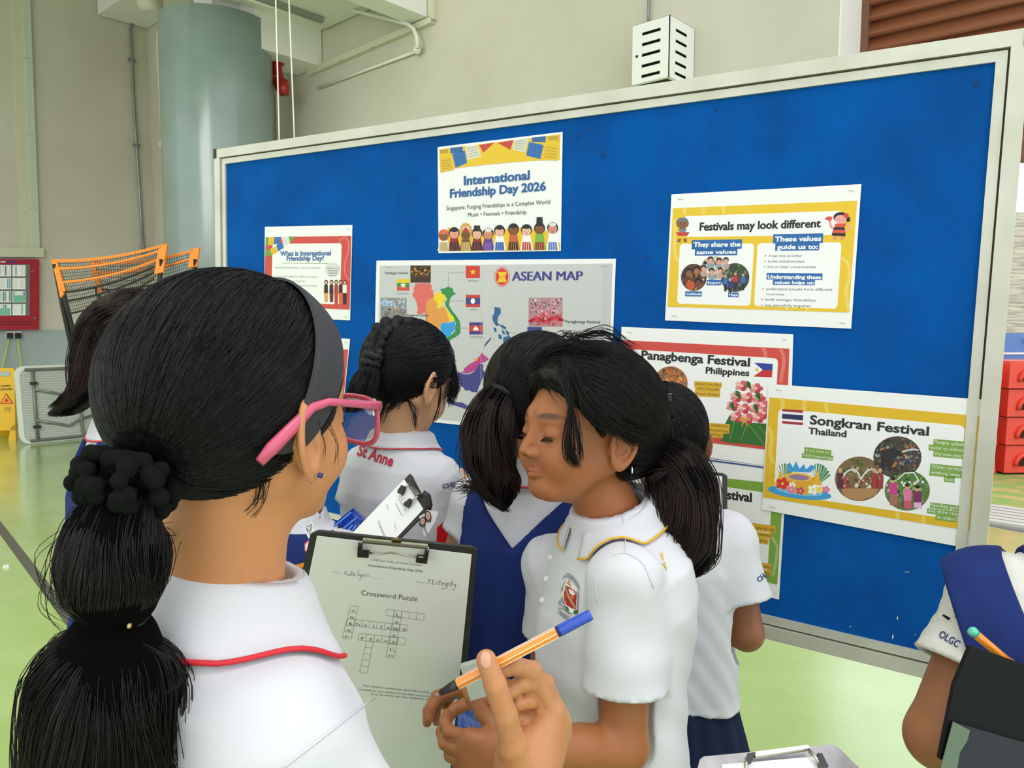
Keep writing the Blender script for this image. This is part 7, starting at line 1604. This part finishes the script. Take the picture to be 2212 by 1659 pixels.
for a, b in (((1012, 1510), (1030, 1560)), ((1024, 1590), (1032, 1650)), ((1045, 1530), (1060, 1580))): MB().tube([P(*a, 1.115), P(*b, 1.118)], .0015, 6).build('ridge', _M['blue_edge'], t)
# H's badge, tag and pen
t = thing('name_badge', 'white badge with a sketched face pinned beside the pink tag', 'badge', P(670, 1140, 1.33))
MB().slab([P(*zq(x, y), 1.33) for x, y in ((318, 790), (400, 700), (430, 720), (440, 870), (370, 900))], -FWD, .002).build('card', M_sheet, t)
pr_ = Print(lambda x, y, l=0: P(x, y, 1.33 - .0025 - l), -FWD, 0)
for pts in ([(345, 770), (352, 810), (375, 830), (395, 800), (392, 760)], [(360, 790), (372, 800)], [(350, 760), (380, 750), (398, 730), (410, 760)], [(372, 850), (398, 848)]): pr_.line([zq(*q) for q in pts], 1.6, '#3a3a3c', 1)
pr_.build(t)
t = thing('luggage_tag', 'white tag with pink rim on the navy pinafore', 'tag', P(668, 1172, 1.33))
MB().slab([P(*zq(x, y), 1.335) for x, y in ((320, 960), (395, 895), (440, 905), (430, 1000), (345, 1065), (322, 1050))], -FWD, .002).build('rim', mat('pink_rim', '#d83a6a', .4), t)
MB().slab([P(*zq(x, y), 1.332) for x, y in ((332, 970), (395, 915), (425, 920), (415, 990), (350, 1045), (334, 1040))], -FWD, .002).build('insert', M_sheet, t)
t = thing('pen', 'orange pen with a pink end showing left of the big clipboard', 'pen', P(650, 1226, 1.32))
MB().tube([P(*zq(225, 1250), 1.32), P(*zq(560, 1172), 1.31)], .0054, 6).build('barrel', M_pen, t)
MB().tube([P(*zq(152, 1272), 1.32), P(*zq(162, 1268), 1.32), P(*zq(205, 1256), 1.32), P(*zq(228, 1250), 1.32)], [.0035, .0056, .0058, .0056], 12).build('cap', mat('pink_cap', '#d8308a', .3), t)
# F's clipboard
t = thing('clipboard', 'dark clipboard corner beyond the person in navy shorts', 'clipboard', P(1540, 1060, 1.70))
MB().slab([P(x, y, d) for x, y, d in ((1400, 1008, 1.72), (1562, 1022, 1.70), (1571, 1028, 1.70), (1572, 1300, 1.66), (1400, 1290, 1.68))], FWD, .004).build('board', M_bb, t)
MB().slab([P(x, y, d - .003) for x, y, d in ((1405, 1016, 1.72), (1560, 1029, 1.70), (1562, 1296, 1.66), (1405, 1286, 1.68))], FWD, .001).build('worksheet', M_sheet, t)
# G's file and pen
t = thing('file', 'black file with a worn greenish lower flap held at the frame edge', 'file', P(2110, 1550, .80))
nG = unit(-FWD + UPV * .05 + RGT * .1); GP = cb_plane(P(2100, 1500, .80), nG)
MB().slab([GP(2096, 1399), GP(2104, 1398), GP(2330, 1478), GP(2330, 1700), GP(2030, 1640), GP(2062, 1480)], FWD, .006).build('cover', mat('black_file', '#0d0f10', .6, spec=.2), t)
MB().slab([GP(2058, 1558, .001), GP(2330, 1638, .001), GP(2330, 1850, .001), GP(2004, 1850, .001)], nG, .002).build('pocket', mat('navy_pocket', '#101624', .5), t)
MB().slab([GP(2058, 1558, .0035), GP(2094, 1577, .0035), GP(2088, 1600, .0035), GP(2072, 1625, .0035), GP(2060, 1700, .0035), GP(2020, 1700, .0035)], nG, .001).build('worn_flap', mat('worn_vinyl', '#5c6e5a', .5, spec=.5), t)
t = thing('pen', 'orange pen with a mint green end held above the black file', 'pen', P(2130, 1400, .83))
MB().tube([P(2105, 1368, .835), P(2215, 1460, .865)], .0049, 6).build('barrel', M_pen, t)
MB().tube([P(2096, 1359, .834), P(2099, 1362, .834), P(2106, 1369, .835)], [.003, .0052, .0054], 12).build('cap', mat('mint_cap', '#5fc3a5', .3), t)
# clipboard at the bottom edge
t = thing('clipboard', 'silvery clipboard with a steel clip at the lower edge of the view', 'clipboard', P(1680, 1660, .66))
n5 = unit(-FWD * .62 + UPV * .78); KP = cb_plane(P(1680, 1640, .66), n5)
MB().slab([KP(1512, 1640), KP(1520, 1634), KP(1798, 1608), KP(1808, 1612), KP(1900, 1700), KP(1960, 1800), KP(1470, 1800)], -n5, .004).build('board', mat('silver_board', '#9d9a9e', .35, metal=.3, mix=('#6f6a6a', 14, .4, .6)), t)
MB().slab([KP(1560, 1652, .001), KP(1770, 1634, .001), KP(1860, 1790, .001), KP(1540, 1790, .001)], n5, .0006).build('worksheet', M_sheet, t)
MB().slab([KP(1626, 1630, .004), KP(1742, 1615, .006), KP(1748, 1622, .006), KP(1630, 1640, .004)], n5, .005).build('clip_bar', M_nick, t)
for p_ in ([(1630, 1628), (1612, 1640), (1610, 1660), (1640, 1672)], [(1748, 1622), (1762, 1636), (1778, 1656)]): MB().tube([KP(x, y, .008) for x, y in p_], .0016, 8).build('wire', M_nick, t)
MB().slab([KP(1612, 1634, .004), KP(1630, 1632, .004), KP(1622, 1650, .004), KP(1607, 1652, .004)], n5, .006).build('clip_sleeve', M_blackv, t)
MB().slab([KP(1762, 1634, .004), KP(1772, 1634, .004), KP(1786, 1662, .004), KP(1768, 1664, .004)], n5, .006).build('clip_sleeve', M_blackv, t)
# ---------------------------------------------------------------- turn the whole place so that its walls run along the axes
_Rz = Matrix.Rotation(math.radians(42.0), 4, 'Z')
for o in list(COL.objects):
    if o.parent is None: o.matrix_basis = _Rz @ o.matrix_basis
